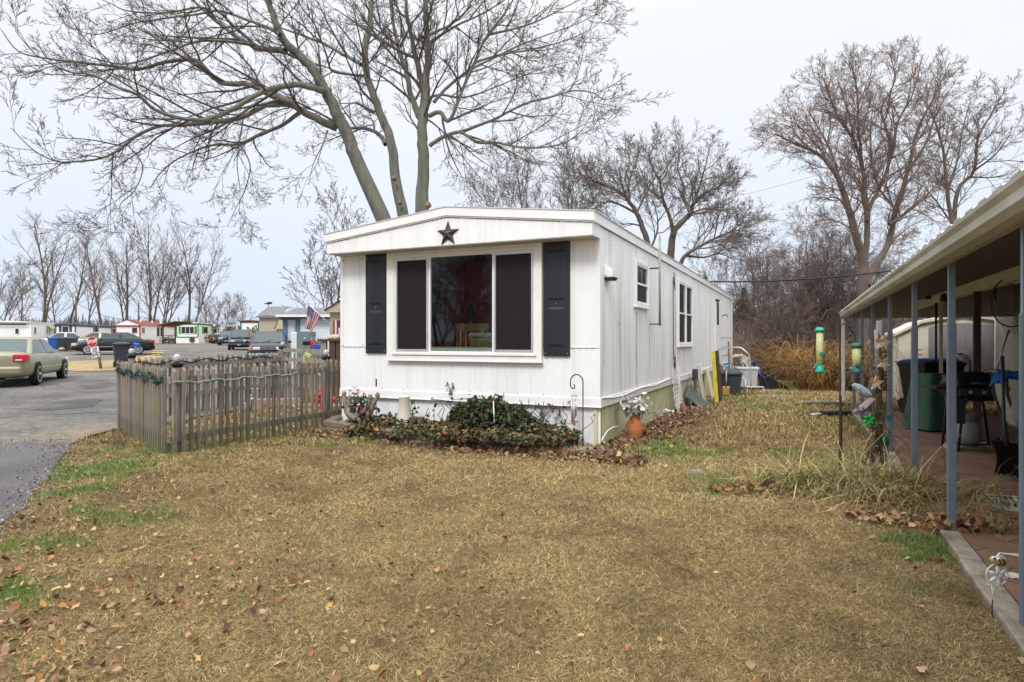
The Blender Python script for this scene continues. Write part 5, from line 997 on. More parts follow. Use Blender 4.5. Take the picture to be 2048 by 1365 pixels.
# dead twigs by the vase
for px, py, lab, nn_ in ((1240, 868, 'bare leafless shrub against the skirting left of the vase', 26), (1330, 845, 'pile of broken dry stems along the skirting', 40)):
    v = G(px, py); T = Tubes(); T2 = Tubes(); o = thing('dry_shrub' if nn_ < 30 else 'brush_pile', lab, 'shrub' if nn_ < 30 else 'brush pile', (v.x, v.y, v.z))
    for i in range(nn_):
        if nn_ < 30: grow(T, T2, (rng.gauss(0, .06), rng.gauss(0, .04), 0), norm((rng.gauss(0, .35), rng.gauss(0, .2), 1)), rng.uniform(.3, .75), .006, 0, [dict(n=3, ang=.5, ratio=.45, wig=.12, trop=0, pts=6, sides=4, tl=0), dict(n=0, ang=.5, ratio=.5, wig=.15, trop=0, pts=4, sides=3, tl=0)], rng, .0025)
        else: a = rng.uniform(.6, 1.8); l = rng.uniform(.15, .5); q = Vector((rng.gauss(0, .22), rng.gauss(0, .7), rng.uniform(.02, .1))); q = Vector((q.x * ct - q.y * st, q.x * st + q.y * ct, q.z)); T.add([tuple(q), tuple(q + Vector((math.cos(a) * l * .5, math.sin(a) * l * .5, rng.uniform(0, .06)))), tuple(q + Vector((math.cos(a) * l, math.sin(a) * l, rng.uniform(-.02, .08))))], [.008, .007, .004], 4)
    T.build('stems', M('dry_stem_brown', (.16, .10, .065), .9, var=.4), o); T2.build('twigs', rust, o)
mz = G(1340, 838); wf2 = thing('white_flower_bunch', 'small white artificial flower bunch lying by the skirting', 'flowers', mz); leaves('flowers', None, nr.normal(0, 1, (60, 3)) * np.array([.09, .06, .04]) + np.array([-.1, 0, .1]), (.05, .08), [(.7, .7, .7), (.5, .5, .5)], flat=1, parent=wf2)
# foil litter
lt = thing('foil_scrap', 'crumpled grey foil wrapper lying on the lawn', 'litter', G(675, 906)); mb = MB(); mb.grid(lambda u, v: ((u - .5) * .16, (v - .5) * .07, .015 + .02 * math.sin(u * 17 + v * 9) * math.cos(v * 13)), 8, 5); mb.build('wrapper', M('foil', (.35, .38, .42), .35, .6, var=.3), lt)
lt = thing('foil_scrap', 'small blue wrapper lying on the lawn right of centre', 'litter', G(1392, 944)); mb = MB(); mb.grid(lambda u, v: ((u - .5) * .12, (v - .5) * .05, .012 + .012 * math.sin(u * 17 + v * 9)), 6, 4); mb.build('wrapper', M('blue_foil', (.2, .3, .5), .4), lt)
tw = thing('fallen_twig', 'thin curved fallen twig on the lawn centre right', 'twig', (0, 0, 0)); tube('twig', rust, tw, [tuple(G(a, b) + Vector((0, 0, .03))) for a, b in ((1305, 1115), (1330, 1130), (1355, 1143), (1378, 1152), (1392, 1166))], .0035, 4)
# ================================================================ ALONG THE SIDE
def side(x, y): return HW(x, y, float(gz(*HW(x, y)[:2])))
def lattice(pxt, pyt, pxb, pyb, label, w=.42):
    yb, _ = SP(pxb, pyb, .17); b = side(.17, yb); yt, zt = SP(pxt, pyt, .05); L = math.sqrt((zt - b.z) ** 2 + .12 ** 2); o = thing('lattice_panel', label, 'lattice', b, TH, 'white lattice panels leaning on the skirting'); tl_ = math.atan2(.12, zt - b.z)
    T = Matrix.Rotation(-tl_, 4, 'Y'); m = MB(); t = .006; s = .17
    n = int((L + w) / s) + 1
    for k, yy in ((1, 0.0), (-1, .0)):
        for i in range(-int(w / s) - 1, n):
            c0 = i * s; pts = []
            z0 = c0; y0 = 0; 
            a0 = max(0, -c0) if k == 1 else max(0, c0 - L); a1 = min(w, L - c0) if k == 1 else min(w, c0)
            if a1 - a0 < .02: continue
            def q(a): return (a, c0 + a) if k == 1 else (a, c0 - a)
            (ya_, za), (yb_, zb) = q(a0), q(a1); h = .019; xx0 = 0 if k == 1 else t
            bend = lambda z: -.03 * math.sin(PI * z / L)
            m.add([(xx0 + bend(za), ya_, za - h), (xx0 + bend(zb), yb_, zb - h), (xx0 + bend(zb), yb_, zb + h), (xx0 + bend(za), ya_, za + h), (xx0 + t + bend(za), ya_, za - h), (xx0 + t + bend(zb), yb_, zb - h), (xx0 + t + bend(zb), yb_, zb + h), (xx0 + t + bend(za), ya_, za + h)], [(0, 1, 2, 3), (7, 6, 5, 4), (0, 4, 5, 1), (3, 2, 6, 7), (1, 5, 6, 2), (0, 3, 7, 4)], T)
    m.build('lattice', white, o); return b, yb
b1, y1 = lattice(1346, 738, 1355, 832, 'nearer white plastic lattice panel leaning on the skirting', .95); b2, y2 = lattice(1383, 733, 1402, 812, 'farther white plastic lattice panel leaning on the skirting', .95)
for (x, y), lab in (((.26, y1 + .5), 'reddish brick paver propped against the nearer lattice'), ((.26, y2 + .5), 'reddish brick paver propped against the farther lattice')):
    o = thing('brick_paver', lab, 'brick', side(x, y), TH, 'brick pavers propping the lattice'); box('brick', M('brick_pink', (.28, .14, .11), .9, var=.2), o, -.03, .04, -.12, .12, 0, .22, bevel=.006, rot=(0, R(-25), 0))
mb_ = thing('meter_box', 'small grey electric box on a pole between the lattice panels', 'box', side(.16, SP(1390, 748, .16)[0]), TH); zz = SP(1390, 748, .16)[1] - mb_.location.z
box('box', dgrey, mb_, -.06, .06, -.09, .09, zz - .12, zz + .12, bevel=.01); tube('pole', grey, mb_, [(-.05, 0, 0), (-.05, 0, zz)], .022, 6)
tp_ = thing('plastic_sheet', 'dark grey plastic sheet heaped between the lattice panels', 'tarp', side(.30, (y1 + y2) / 2 + .6), TH); m = MB(); m.grid(lambda u, v: (-.25 + .42 * v, (u - .5) * 1.3, .5 * max(0, 1 - v) ** 1.3 * (.5 + .5 * math.sin(PI * u)) + .02 + .03 * math.sin(u * 21 + v * 5)), 24, 10); m.build('sheet', M('dark_sheet', (.06, .07, .065), .5), tp_, smooth=True, solid=.006)
for i, (px, lab) in enumerate(((1408, 'beige grooved skirting panel leaning, farther one'), (1424, 'beige grooved skirting panel leaning, nearer the yellow board'))):
    yy = SP(px, 780, .22)[0]; o = thing('skirting_panel', lab, 'panel', side(.26, yy), TH, 'spare beige skirting panels'); m = MB()
    for k in range(5): m.box(-.015, .0 - .003 * (k % 2), -.28 + k * .112, -.17 + k * .112, 0, .88)
    m.build('panel', cream, o, rot=(0, R(-11), 0))
yb_, _ = SP(1434, 795, .55); yo_ = thing('yellow_foam_board', 'tall yellow slab with dark back leaning beside the dark trash can', 'board', side(.5, yb_), TH)
box('slab', M('yellow_foam', (.62, .47, .03), .75, var=.25, vs=7, col2=(.3, .22, .03), c2s=9, c2t=(.6, .75)), yo_, 0, .10, -.05, .0, 0, 1.36, bevel=.01, rot=(0, R(-4), 0)); box('backing', dgrey, yo_, .10, .15, -.04, .35, 0, 1.36, bevel=.01, rot=(0, R(-4), 0))
tcp = G(1462, 790); tcn = thing('trash_can', 'round dark blue-grey trash can with domed lid beside the yellow board', 'trash can', tcp, 0); m = MB(); nn = 40; pr = [(.24, 0), (.25, .02), (.315, .62), (.315, .64)]; vs = []
for r, z in pr:
    for k in range(nn): a = 2 * PI * k / nn; rr = r * (1 + (.025 if (k // 2) % 2 else 0)); vs.append((rr * math.cos(a), rr * math.sin(a), z))
m.add(vs, [(i * nn + k, i * nn + (k + 1) % nn, (i + 1) * nn + (k + 1) % nn, (i + 1) * nn + k) for i in range(3) for k in range(nn)] + [tuple(range(nn))[::-1]]); m.build('body', dgrey, tcn, smooth=False)
lathe('lid', dgrey, tcn, [(.34, .62), (.345, .68), (.33, .70), (.24, .77), (.1, .81), (.0, .82)], 36)
sv = G(1452, 793); shv = thing('garden_shovel', 'shovel with blue D-handle and brass-coloured blade leaning on the trash can', 'shovel', sv, R(-15)); 
m = MB(); m.grid(lambda u, v: ((u - .5) * .23 * (1 - .12 * (1 - v)), -.015 - .03 * (1 - (2 * u - 1) ** 2), v * .3), 8, 6); bl_ = m.build('blade', M('brass_blade', (.36, .24, .05), .4, .5, var=.3, vs=10), shv, smooth=True, solid=.004, rot=(R(-10), 0, 0))
tube('shaft', tanw, shv, [(0, -.0, .28), (.02, .1, .78)], .018, 8); tube('lower_socket', rust, shv, [(0, -.02, .26), (.008, .03, .42)], .021, 8); tube('handle', M('blue_grip', (.03, .26, .5), .5), shv, [(.02, .1, .76), (.025, .115, .84), (-.03, .12, .92), (-.05, .12, .97)], .018, 8); tube('handle_fork', M('blue_grip2', (.03, .26, .5), .5), shv, [(.025, .115, .84), (.08, .12, .92), (.09, .12, .97)], .018, 8); tube('grip', dgrey, shv, [(-.06, .12, .97), (.1, .12, .97)], .02, 8)
# pool-ladder rail
rp = G(1500, 788); la_ = thing('hand_rail', 'bent grey metal tube handrail arching over the storage bins', 'rail', (rp.x, rp.y, rp.z), 0)
def rel(px, py, Y): return tuple(PT(px, py, Y) - rp)
Yr = rp.y; tube('rail', alu, la_, spline_t([rel(1503, 789, Yr), rel(1500, 740, Yr), rel(1498, 712, Yr), rel(1484, 697, Yr + .1), rel(1462, 695, Yr + .3), rel(1440, 698, Yr + .6), rel(1433, 702, Yr + .7), rel(1432, 712, Yr + .7)]) if False else [rel(1503, 789, Yr), rel(1502, 760, Yr), rel(1500, 725, Yr), rel(1498, 710, Yr), rel(1492, 704, Yr), rel(1484, 697, Yr + .1), rel(1478, 695.5, Yr + .15), rel(1462, 695, Yr + .3), rel(1442, 697.5, Yr + .6), rel(1435, 700, Yr + .7), rel(1431, 706, Yr + .7), rel(1431, 745, Yr + .7)], .024, 8)
sp0 = G(1510, 790); stl = thing('step_stool', 'low grey metal two-step frame in front of the storage bin', 'step stool', sp0, R(-8)); m = MB()
box('lower_step', alu, stl, -.28, .25, -.12, .12, .235, .26, bevel=.01)
box('upper_step', alu, stl, -.62, -.3, -.1, .12, .52, .54, bevel=.01)
for x, z in ((-.62, .5), (-.32, .5), (-.26, .22), (.22, .22)):
    tube('leg', alu, stl, [(x, -.1, 0), (x + .02, -.08, z)], .012, 6); tube('leg', alu, stl, [(x, .1, 0), (x + .02, .1, z)], .012, 6)
bp_ = G(1503, 783) + Vector((.15, .9, 0)); bp_.z = float(gz(bp_.x, bp_.y)); bn = thing('storage_bin', 'light grey plastic storage bin behind the metal handrail', 'bin', bp_, R(-10)); 
m = MB(); m.prism([(-.27, .1), (.30, .1), (.36, .72), (-.33, .72)], -.25, .25, 'xz'); m.build('body', M('bin_grey', (.40, .40, .42), .5), bn, bevel=.02); box('lid', M('bin_lid', (.55, .54, .53), .5), bn, -.36, .39, -.28, .28, .70, .79, bevel=.02)
cr_ = G(1480, 785) + Vector((.0, .8, 0)); cr_.z = float(gz(cr_.x, cr_.y)); cr2 = thing('black_crate', 'black plastic crate squeezed between trash can and storage bin', 'crate', cr_, R(-10)); m = MB(); m.box(-.22, .22, -.2, .2, .0, .74); 
for k in range(5): m.box(-.24, .24, -.22, .22, .1 + k * .14, .13 + k * .14)
m.build('crate', black, cr2)
bt_ = thing('blue_tarp', 'bright blue tarp draped behind the storage bin', 'tarp', bp_ + Vector((.45, .3, 0)), R(-10)); m = MB(); m.grid(lambda u, v: (-.5 + .95 * u + .05 * math.sin(v * 9), -.25 + .5 * v + .04 * math.sin(u * 14), max(.03, .93 - 1.15 * max(0, u - .45) ** .8 * 1.35 + .05 * math.sin(u * 19 + v * 11))), 26, 12); m.build('tarp', blue, bt_, smooth=True, solid=.006)
dk = thing('black_sheet', 'black sheet lying slanted at the right of the blue tarp', 'sheet', bp_ + Vector((.85, .1, 0)), R(-10)); MB().prism([(-.35, 0), (.75, 0), (-.3, .6)], -.1, .1, 'xz').build('sheet', black, dk)
mp_ = thing('white_mop_heads', 'white string mop heads and cream fronds piled on the bins', 'mops', PT(1478, 722, bp_.y)); T = MB()
for i in range(26): a = rng.uniform(-.5, 1.2); l = rng.uniform(.2, .42); T.tube([(-.2 + rng.uniform(-.05, .1), rng.uniform(-.05, .05), .22 - rng.uniform(0, .1)), (-.1 + l * .5, rng.uniform(-.05, .05), .2 - .05 * a), (-.05 + l, rng.uniform(-.05, .05), .02 - .2 * a)], .016, 5)
T.build('strings', M('mop_white', (.55, .55, .42), .9, var=.3), mp_)
for i, (x0, x1, zt, lab) in enumerate(((1459, 1457, 683, 'tall brown stick leaning in the corner behind the trash can'), (1464, 1462, 688, 'pale broom handle leaning behind the trash can'), (1468, 1461, 700, 'short wooden stake leaning behind the trash can'))):
    b = PT(x0, 738, cr_.y); t = PT(x1, zt, cr_.y); o = thing('leaning_pole', lab, 'pole', b, group='poles leaning behind the trash can'); tube('pole', [woodd, tanw, wood][i], o, [(0, 0, -.6), tuple(t - b)], .022, 6)
bx = thing('flattened_boxes', 'pale cardboard and brown boards stacked behind the trash can', 'boxes', PT(1452, 737, cr_.y)); box('cardboard', M('pale_card', (.5, .46, .44), .8), bx, -.2, .25, 0, .1, -.4, .14, rot=(0, R(12), 0)); box('brown_board', M('brown_board', (.22, .12, .09), .8), bx, -.28, -.12, -.05, .0, -.4, .1)
lg = thing('log', 'weathered grey log lying flat on the lawn before the thicket', 'log', G(1628, 811), R(5)); tube('log', wood, lg, [(-.5, 0, .04), (-.2, .03, .06), (.2, 0, .07), (.6, -.04, .05), (.8, -.02, .02)], [.03, .06, .065, .05, .02], 8)
sb_ = thing('stepping_board', 'grey flat board lying in the grass by the step frame', 'board', G(1540, 793), R(-20)); box('board', M('grey_board', (.22, .2, .18), .9), sb_, -.4, .5, -.25, .25, .0, .03)
# ================================================================ VEHICLES
tyre_prof = [(.19, -.1), (.30, -.105), (.325, -.07), (.325, .07), (.30, .105), (.19, .1)]
def wheel(parent, x, y, s=1.0, spoke=5, side=1):
    w = MB(); w.lathe([(r * s, z) for r, z in tyre_prof], 28, T=Matrix.Translation((x, y, .325 * s)) @ Matrix.Rotation(PI / 2, 4, 'X')); wo = w.build('wheel', rubber, parent, smooth=True)
    m = MB(); T = Matrix.Translation((x, y + .085 * side, .325 * s)) @ Matrix.Rotation(PI / 2, 4, 'X'); m.lathe([(.235 * s, -.02), (.235 * s, .02), (.2 * s, .02), (.2 * s, -.02)], 24, T=T)
    for k in range(spoke): m.box(0, .215 * s, -.03, .03, -.015, .015, T @ Matrix.Rotation(2 * PI * k / spoke, 4, 'Z'))
    m.ball((0, 0, 0), .05 * s, 10, T=T); m.build('rim', alu, wo); MB().lathe([(0, -.0), (.2 * s, -.0), (.2 * s, .005), (0, .005)], 20, T=Matrix.Translation((x, y + .07 * side, .325 * s)) @ Matrix.Rotation(PI / 2, 4, 'X')).build('hub_well', dark, wo)
def car(label, loc, heading, paint, L=4.8, W=1.82, kind='sedan', group='parked cars', cat='car', rear=False, name='parked_car', plate=None):
    """x forward from rear axle region: body spans x in [0, L]; origin on the ground at its centre"""
    o = thing(name, label, cat, loc, heading, group); hw = W / 2; X0 = -L / 2
    P = {'sedan': dict(top=[(0, .92), (.03, .98), (.18, 1.0), (.62, .98), (.70, .96), (.9, .84), (.985, .70), (1, .55)], cab=(.13, .70, .29, .55), H=1.44, bz=.98),
         'hatch': dict(top=[(0, .95), (.05, 1.0), (.3, 1.0), (.66, .98), (.75, .95), (.93, .82), (.985, .70), (1, .55)], cab=(.04, .76, .2, .52), H=1.46, bz=.98),
         'suv': dict(top=[(0, 1.05), (.05, 1.1), (.7, 1.08), (.78, 1.05), (.95, .96), (.99, .8), (1, .6)], cab=(.01, .78, .08, .62), H=1.68, bz=1.08),
         'van': dict(top=[(0, 1.1), (.03, 1.12), (.72, 1.1), (.80, 1.05), (.96, .95), (.99, .82), (1, .6)], cab=(.01, .84, .03, .68), H=1.85, bz=1.1),
         'pickup': dict(top=[(0, 1.06), (.02, 1.08), (.66, 1.07), (.72, 1.06), (.95, 1.0), (.985, .9), (1, .6)], cab=(.01, .70, .04, .56), H=1.64, bz=1.06)}[kind]
    xs = [0, .01, .03, .08, .18, .3, .45, .58, .7, .8, .88, .94, .975, .99, 1]; b = MB(); rings = []
    for f in xs:
        zt = float(np.interp(f, [p[0] for p in P['top']], [p[1] for p in P['top']])); e = min(f, 1 - f); w = hw * (1 - .16 * max(0, 1 - e / .07) ** 2 - .03 * max(0, 1 - e / .25)); zb = .22 + .08 * max(0, 1 - e / .05)
        xx = X0 + f * L; bulge = .05 if 0 < f < 1 else 0
        rings.append([(xx, -w * .9, zb), (xx, -w, zb + .12), (xx, -w - .01, .52), (xx, -w * .985, zt - .2), (xx, -w * .93, zt - .05), (xx, -w * .80, zt + .0), (xx, 0, zt + .025), (xx, w * .80, zt), (xx, w * .93, zt - .05), (xx, w * .985, zt - .2), (xx, w + .01, .52), (xx, w, zb + .12), (xx, w * .9, zb)])
    n = 13; vs = [v for r in rings for v in r]; b.add(vs, [(i * n + k, (i + 1) * n + k, (i + 1) * n + (k + 1) % n, i * n + (k + 1) % n) for i in range(len(xs) - 1) for k in range(n)] + [tuple(range(n)), tuple(range((len(xs) - 1) * n, len(xs) * n))[::-1]])
    body = b.build('body', paint, o, smooth=True); 
    mo = body.modifiers.new('Sub', 'SUBSURF'); mo.levels = mo.render_levels = 1
    c0, c1, t0, t1 = [X0 + v * L for v in P['cab']]; H_ = P['H']; wb, wt_ = hw * .90, hw * .70 if kind in ('sedan', 'hatch') else hw * .80; bz = P['bz'] - .03
    cab = MB(); B = [(c0, bz, wb), (c1, bz, wb)]; k = .10
    cv = [(c0, -wb, bz), (c1, -wb, bz), (c1, wb, bz), (c0, wb, bz), (t0, -wt_, H_ - .05), (t1, -wt_, H_ - .05), (t1, wt_, H_ - .05), (t0, wt_, H_ - .05), (t0 + .18, -wt_ * .8, H_), (t1 - .2, -wt_ * .8, H_), (t1 - .2, wt_ * .8, H_), (t0 + .18, wt_ * .8, H_)]
    cab.add(cv, [(0, 1, 5, 4), (1, 2, 6, 5), (2, 3, 7, 6), (3, 0, 4, 7), (4, 5, 9, 8), (5, 6, 10, 9), (6, 7, 11, 10), (7, 4, 8, 11), (8, 9, 10, 11)]); cabo = cab.build('cabin', paint, o, bevel=.11); cabo.modifiers[0].segments = 4; cabo.data.shade_smooth()
    def quadwin(nm, a, bq, c, d, inset=.06, off=.012):
        A, B_, C, D = map(Vector, (a, bq, c, d)); cen = (A + B_ + C + D) / 4; nrm = (B_ - A).cross(D - A).normalized(); 
        if nrm.dot(cen - Vector((0, 0, .8))) < 0: nrm = -nrm
        def ins(v): return v + (cen - v) * inset + nrm * off
        m = MB(); q = [ins(v) for v in (A, B_, C, D)]; m.add(q + [v - nrm * .02 for v in q], [(0, 1, 2, 3), (7, 6, 5, 4), (0, 4, 5, 1), (1, 5, 6, 2), (2, 6, 7, 3), (3, 7, 4, 0)]); return m.build(nm, carglass, o)
    V = [Vector(v) for v in cv]
    quadwin('windshield', V[1], V[2], V[6], V[5], .16); quadwin('rear_window', V[0], V[3], V[7], V[4], .14)
    sp_ = [.04, .50, .52, .97] if kind in ('sedan', 'hatch') else [.04, .36, .38, .66, .68, .97]
    for sd in (-1, 1):
        i0, i1, i4, i5 = (0, 1, 4, 5) if sd < 0 else (3, 2, 7, 6)
        for j in range(0, len(sp_), 2): a, bb = sp_[j], sp_[j + 1]; quadwin('side_window', V[i0].lerp(V[i1], a), V[i0].lerp(V[i1], bb), V[i4].lerp(V[i5], bb), V[i4].lerp(V[i5], a), .14)
        mir = MB(); mir.ball((c1 - .25, sd * (hw + .09), bz + .08), .09, 10, .75, sx=.6, sy=1.1); mir.build('side_mirror', paint if kind != 'pickup' else black, o, smooth=True)
        for j, xx in enumerate(([c0 + (c1 - c0) * .45, c1 - .25])): box('door_handle', alu if kind == 'sedan' else paint, o, xx - .12, xx, sd * hw - .012, sd * hw + .012, .80, .825)
        box('trim_strip', alu if kind == 'sedan' else black, o, X0 + L * .24, X0 + L * .76, sd * (hw + .0) - .012, sd * (hw + .0) + .016, .50, .53)
    ws = 1.0 if kind in ('sedan', 'hatch') else 1.08; xr, xf = X0 + L * .205, X0 + L * .80
    for xx in (xr, xf):
        for sd in (-1, 1):
            m = MB(); r = .375 * ws; pts = [(xx + r * math.cos(a), max(.2, .325 * ws + r * math.sin(a))) for a in np.linspace(-.3, PI + .3, 18)]; m.prism(pts, sd * hw - .02, sd * (hw + .017), 'xz'); m.build('wheel_arch', dark, o); wheel(o, xx, sd * (hw - .065), ws, side=sd)
    # lamps front and rear
    zf = .66 if kind in ('sedan', 'hatch') else .80; fx = X0 + L - .07
    lens = M('headlamp_lens', (.6, .62, .62), .15, var=0); amb = M('amber_lens', (.8, .25, .02), .3, var=0); redl = M('tail_lens', (.45, .008, .012), .2, var=0)
    for sd in (-1, 1):
        m = MB(); m.box(fx - .16, fx + .05, sd * hw * .55 - .16 * 1, sd * hw * .55 + .16, zf - .07, zf + .07); m.build('headlight', lens, o, bevel=.03)
        m = MB(); m.box(fx - .22, fx + .025, sd * hw * .86 - .06, sd * hw * .86 + .06, zf - .08, zf + .08); m.build('turn_signal', amb if kind in ('pickup', 'van') else lens, o, bevel=.02)
        m = MB(); yy = sd * hw * .80; z0 = .72; m.prism([(X0 - .015, z0), (X0 + .32, z0 + .04), (X0 + .28, z0 + .16), (X0 + .1, z0 + .22), (X0 - .0, z0 + .20)], yy - .17 if sd < 0 else yy - .17, yy + .165 if sd > 0 else yy + .17, 'xz'); tl = m.build('tail_light', redl, o, bevel=.02)
        if kind == 'sedan': MB().box(X0 - .022, X0 + .02, yy - .06, yy + .10, z0 + .03, z0 + .07).build('reverse_lens', lens, tl, bevel=.01)
    g = MB(); g.box(fx - .1, fx + .075, -hw * .38, hw * .38, zf - .09, zf + .06); go = g.build('grille', black, o, bevel=.02)
    if kind in ('pickup', 'van'): 
        gb = MB()
        for z in (-.05, .0, .04): gb.box(fx + .07, fx + .085, -hw * .36, hw * .36, zf + z - .01, zf + z + .008)
        for y in (-.12, .12): gb.box(fx + .07, fx + .085, y - .01, y + .01, zf - .08, zf + .05)
        gb.build('grille_bars', chrome, go); MB().box(fx - .12, fx + .14, -hw * .93, hw * .93, .42, .58).build('bumper', chrome if kind == 'pickup' else dgrey, o, bevel=.04)
    else:
        MB().box(X0 - .03, X0 + .2, -hw * .86, hw * .86, .34, .60).build('rear_bumper', paint, o, bevel=.07); MB().box(fx - .1, fx + .08, -hw * .5, hw * .5, .3, .45).build('air_intake', black, o, bevel=.03)
    pl = MB(); pl.box(fx + .10 if kind in ('pickup', 'van') else fx + .075, fx + .15 if kind in ('pickup', 'van') else fx + .09, -.15, .15, .42, .56); pl.build('licence_plate', M('blue_white_plate', (.12, .3, .5), .4), o)
    pl = MB(); pl.box(X0 - .04, X0 - .01, -.16, .16, .66, .8); pl.build('rear_plate', white, o)
    for y in (-.35, .3): tube('wiper', black, o, [(c1 + .03, y, bz + .04), (c1 - .1, y + .45, bz + .13)], .012, 5)
    return o
def paint(n, c, metal=.35): return M(n, c, .28, metal, var=.03, spec=.45, coat=.2)
gold = paint('champagne_paint', (.30, .285, .18)); blackp = paint('black_paint', (.012, .013, .016), .2); navy = paint('dark_navy_paint', (.018, .018, .028), .2); silver = paint('silver_paint', (.45, .45, .44)); bluep = paint('dark_blue_paint', (.03, .05, .09), .3); whitep = paint('pearl_white_paint', (.5, .55, .6), .1)
ca, cb_ = G(78, 764), G(127, 749)
hd = math.atan2(1.0, -.42); v = Vector((-14.25, 19.0, 0)); f = Vector((math.cos(hd), math.sin(hd), 0)); lf = Vector((-f.y, f.x, 0))
Lc = 4.98; c_ = v + f * (Lc / 2 - Lc * .205) + lf * (.92 - .065); c_.z = float(gz(c_.x, c_.y))
car('champagne gold sedan seen from its rear, cut by the left edge', c_, hd, gold, L=Lc, W=1.84, name='parked_sedan')
v = GL(228, 41.5); car('black sedan parked side-on behind the stop sign', Vector(v), R(211), blackp, L=4.58, W=1.78, kind='sedan', name='parked_sedan')
v = GL(194, 50); car('pale gold sedan mostly hidden behind the black sedan', Vector(v), R(200), gold, L=4.7, kind='sedan', name='parked_sedan')
v = GL(123, 52); car('silver-beige sedan partly behind two dark wheeled bins', Vector(v), R(208), silver, L=4.6, kind='sedan', name='parked_sedan')
v = GL(538, 31.5); car('dark navy pickup with a matching cap, facing the camera beyond the fence', Vector(v), R(-70), navy, L=5.1, W=1.76, kind='pickup', name='pickup_truck', cat='pickup')
v = GL(483, 58); car('black van parked nose-first in the row beyond the pickup', Vector(v), R(-72), blackp, L=4.9, W=1.85, kind='van', name='parked_van', cat='van')
v = GL(455, 76); car('dark blue crossover parked behind the black van', Vector(v), R(-70), bluep, L=4.6, kind='suv', name='parked_suv', cat='car')
v = GL(439, 90); car('pale silver-blue hatchback at the far end of the parked row', Vector(v), R(-70), whitep, L=4.5, kind='hatch', name='parked_hatchback')
# ---- bins
def wbin(label, loc, rz, body=dgrey, lid=dgrey, h=1.06, group='wheeled bins', w=.58, d=.72):
    o = thing('wheeled_bin', label, 'bin', loc, rz, group); m = MB(); hb = h - .1
    m.add([(-w * .38, -d * .30, .05), (w * .38, -d * .30, .05), (w * .38, d * .36, .05), (-w * .38, d * .36, .05), (-w / 2, -d / 2, hb), (w / 2, -d / 2, hb), (w / 2, d / 2, hb), (-w / 2, d / 2, hb)], [(3, 2, 1, 0), (4, 5, 6, 7), (0, 1, 5, 4), (1, 2, 6, 5), (2, 3, 7, 6), (3, 0, 4, 7)]); m.box(-w / 2 - .02, w / 2 + .02, -d / 2 - .02, d / 2 + .02, hb - .06, hb - .005); m.build('body', body, o, bevel=.025)
    l = MB(); l.grid(lambda u, v: ((u - .5) * (w + .06), (v - .5) * (d + .08) - .0, hb + .015 + .07 * math.sin(PI * v) ** .6 * math.sin(PI * u) ** .3), 8, 8); l.build('lid', lid, o, smooth=True, solid=.02); tube('handle', body, o, [(-w * .4, d / 2 + .06, hb - .02), (w * .4, d / 2 + .06, hb - .02)], .018, 6)
    for s in (-1, 1): MB().lathe([(0, -.03), (.13, -.03), (.14, 0), (.13, .03), (0, .03)], 18, T=Matrix.Translation((s * (w * .38 + .05), d * .32, .14)) @ Matrix.Rotation(PI / 2, 4, 'Y')).build('wheel', black, o, smooth=False)
    return o
v = GL(243, 28.5); wbin('dark grey wheeled bin standing at the fence end right of the stop sign', v, R(215), w=.66, d=.75, h=1.14)
v = GL(127, 46); wbin('dark bin nearer the stop sign, left of a matching bin', v, R(10)); v = GL(143, 46); wbin('dark bin beside its twin, behind the stop sign', v, R(10))
v = GL(108, 50); wbin('blue recycling bin left of the two dark bins', v, R(10), blue, blue)
bb = thing('blue_scoop', 'bright blue plastic scoop hanging beside the dark grey bin', 'scoop', PT(273, 691, 28.2)); MB().prism([(-.12, .12), (.14, .06), (.1, -.1), (-.1, -.06)], -.1, .1, 'xz').build('scoop', blue, bb, bevel=.02)
# ---- stop sign
b = G(203, 739); ss_ = thing('stop_sign', 'leaning red STOP sign over a white ONE WAY DO NOT ENTER plate', 'sign', b, R(-6)); top = PT(184, 684, b.y) - b; tube('post', woodg, ss_, [(0, 0, -.1), (-.19, 0, .95), tuple(top * .97)], .055, 6)
Tm = Matrix.Translation(top + Vector((.03, -.07, 0))) @ Matrix.Rotation(R(-9), 4, 'Y'); r = .235
def octo(r, y0, y1, nm, mt, par): m = MB(); m.prism([(r * math.cos(PI / 8 + k * PI / 4), r * math.sin(PI / 8 + k * PI / 4)) for k in range(8)], y0, y1, 'xz', Tm); return m.build(nm, mt, par)
pl_ = octo(r, 0, .006, 'plate', white, ss_); octo(r * .95, -.003, .0, 'red_face', M('sign_red', (.45, .012, .02), .5, var=.08), pl_); RX = Matrix.Rotation(PI / 2, 4, 'X')
text('lettering', 'STOP', .175, white, pl_, Tm @ Matrix.Translation((0, -.006, .005)) @ RX, .004)
Tp = Matrix.Translation(top + Vector((.17, -.07, -.44))) @ Matrix.Rotation(R(-10), 4, 'Y'); m = MB(); m.box(-.18, .18, 0, .005, -.21, .21, Tp); p2 = m.build('lower_plate', white, ss_); text('lower_lettering', 'ONE\nWAY\nDO NOT\nENTER', .105, black, p2, Tp @ Matrix.Translation((0, -.004, .0)) @ RX, .003)
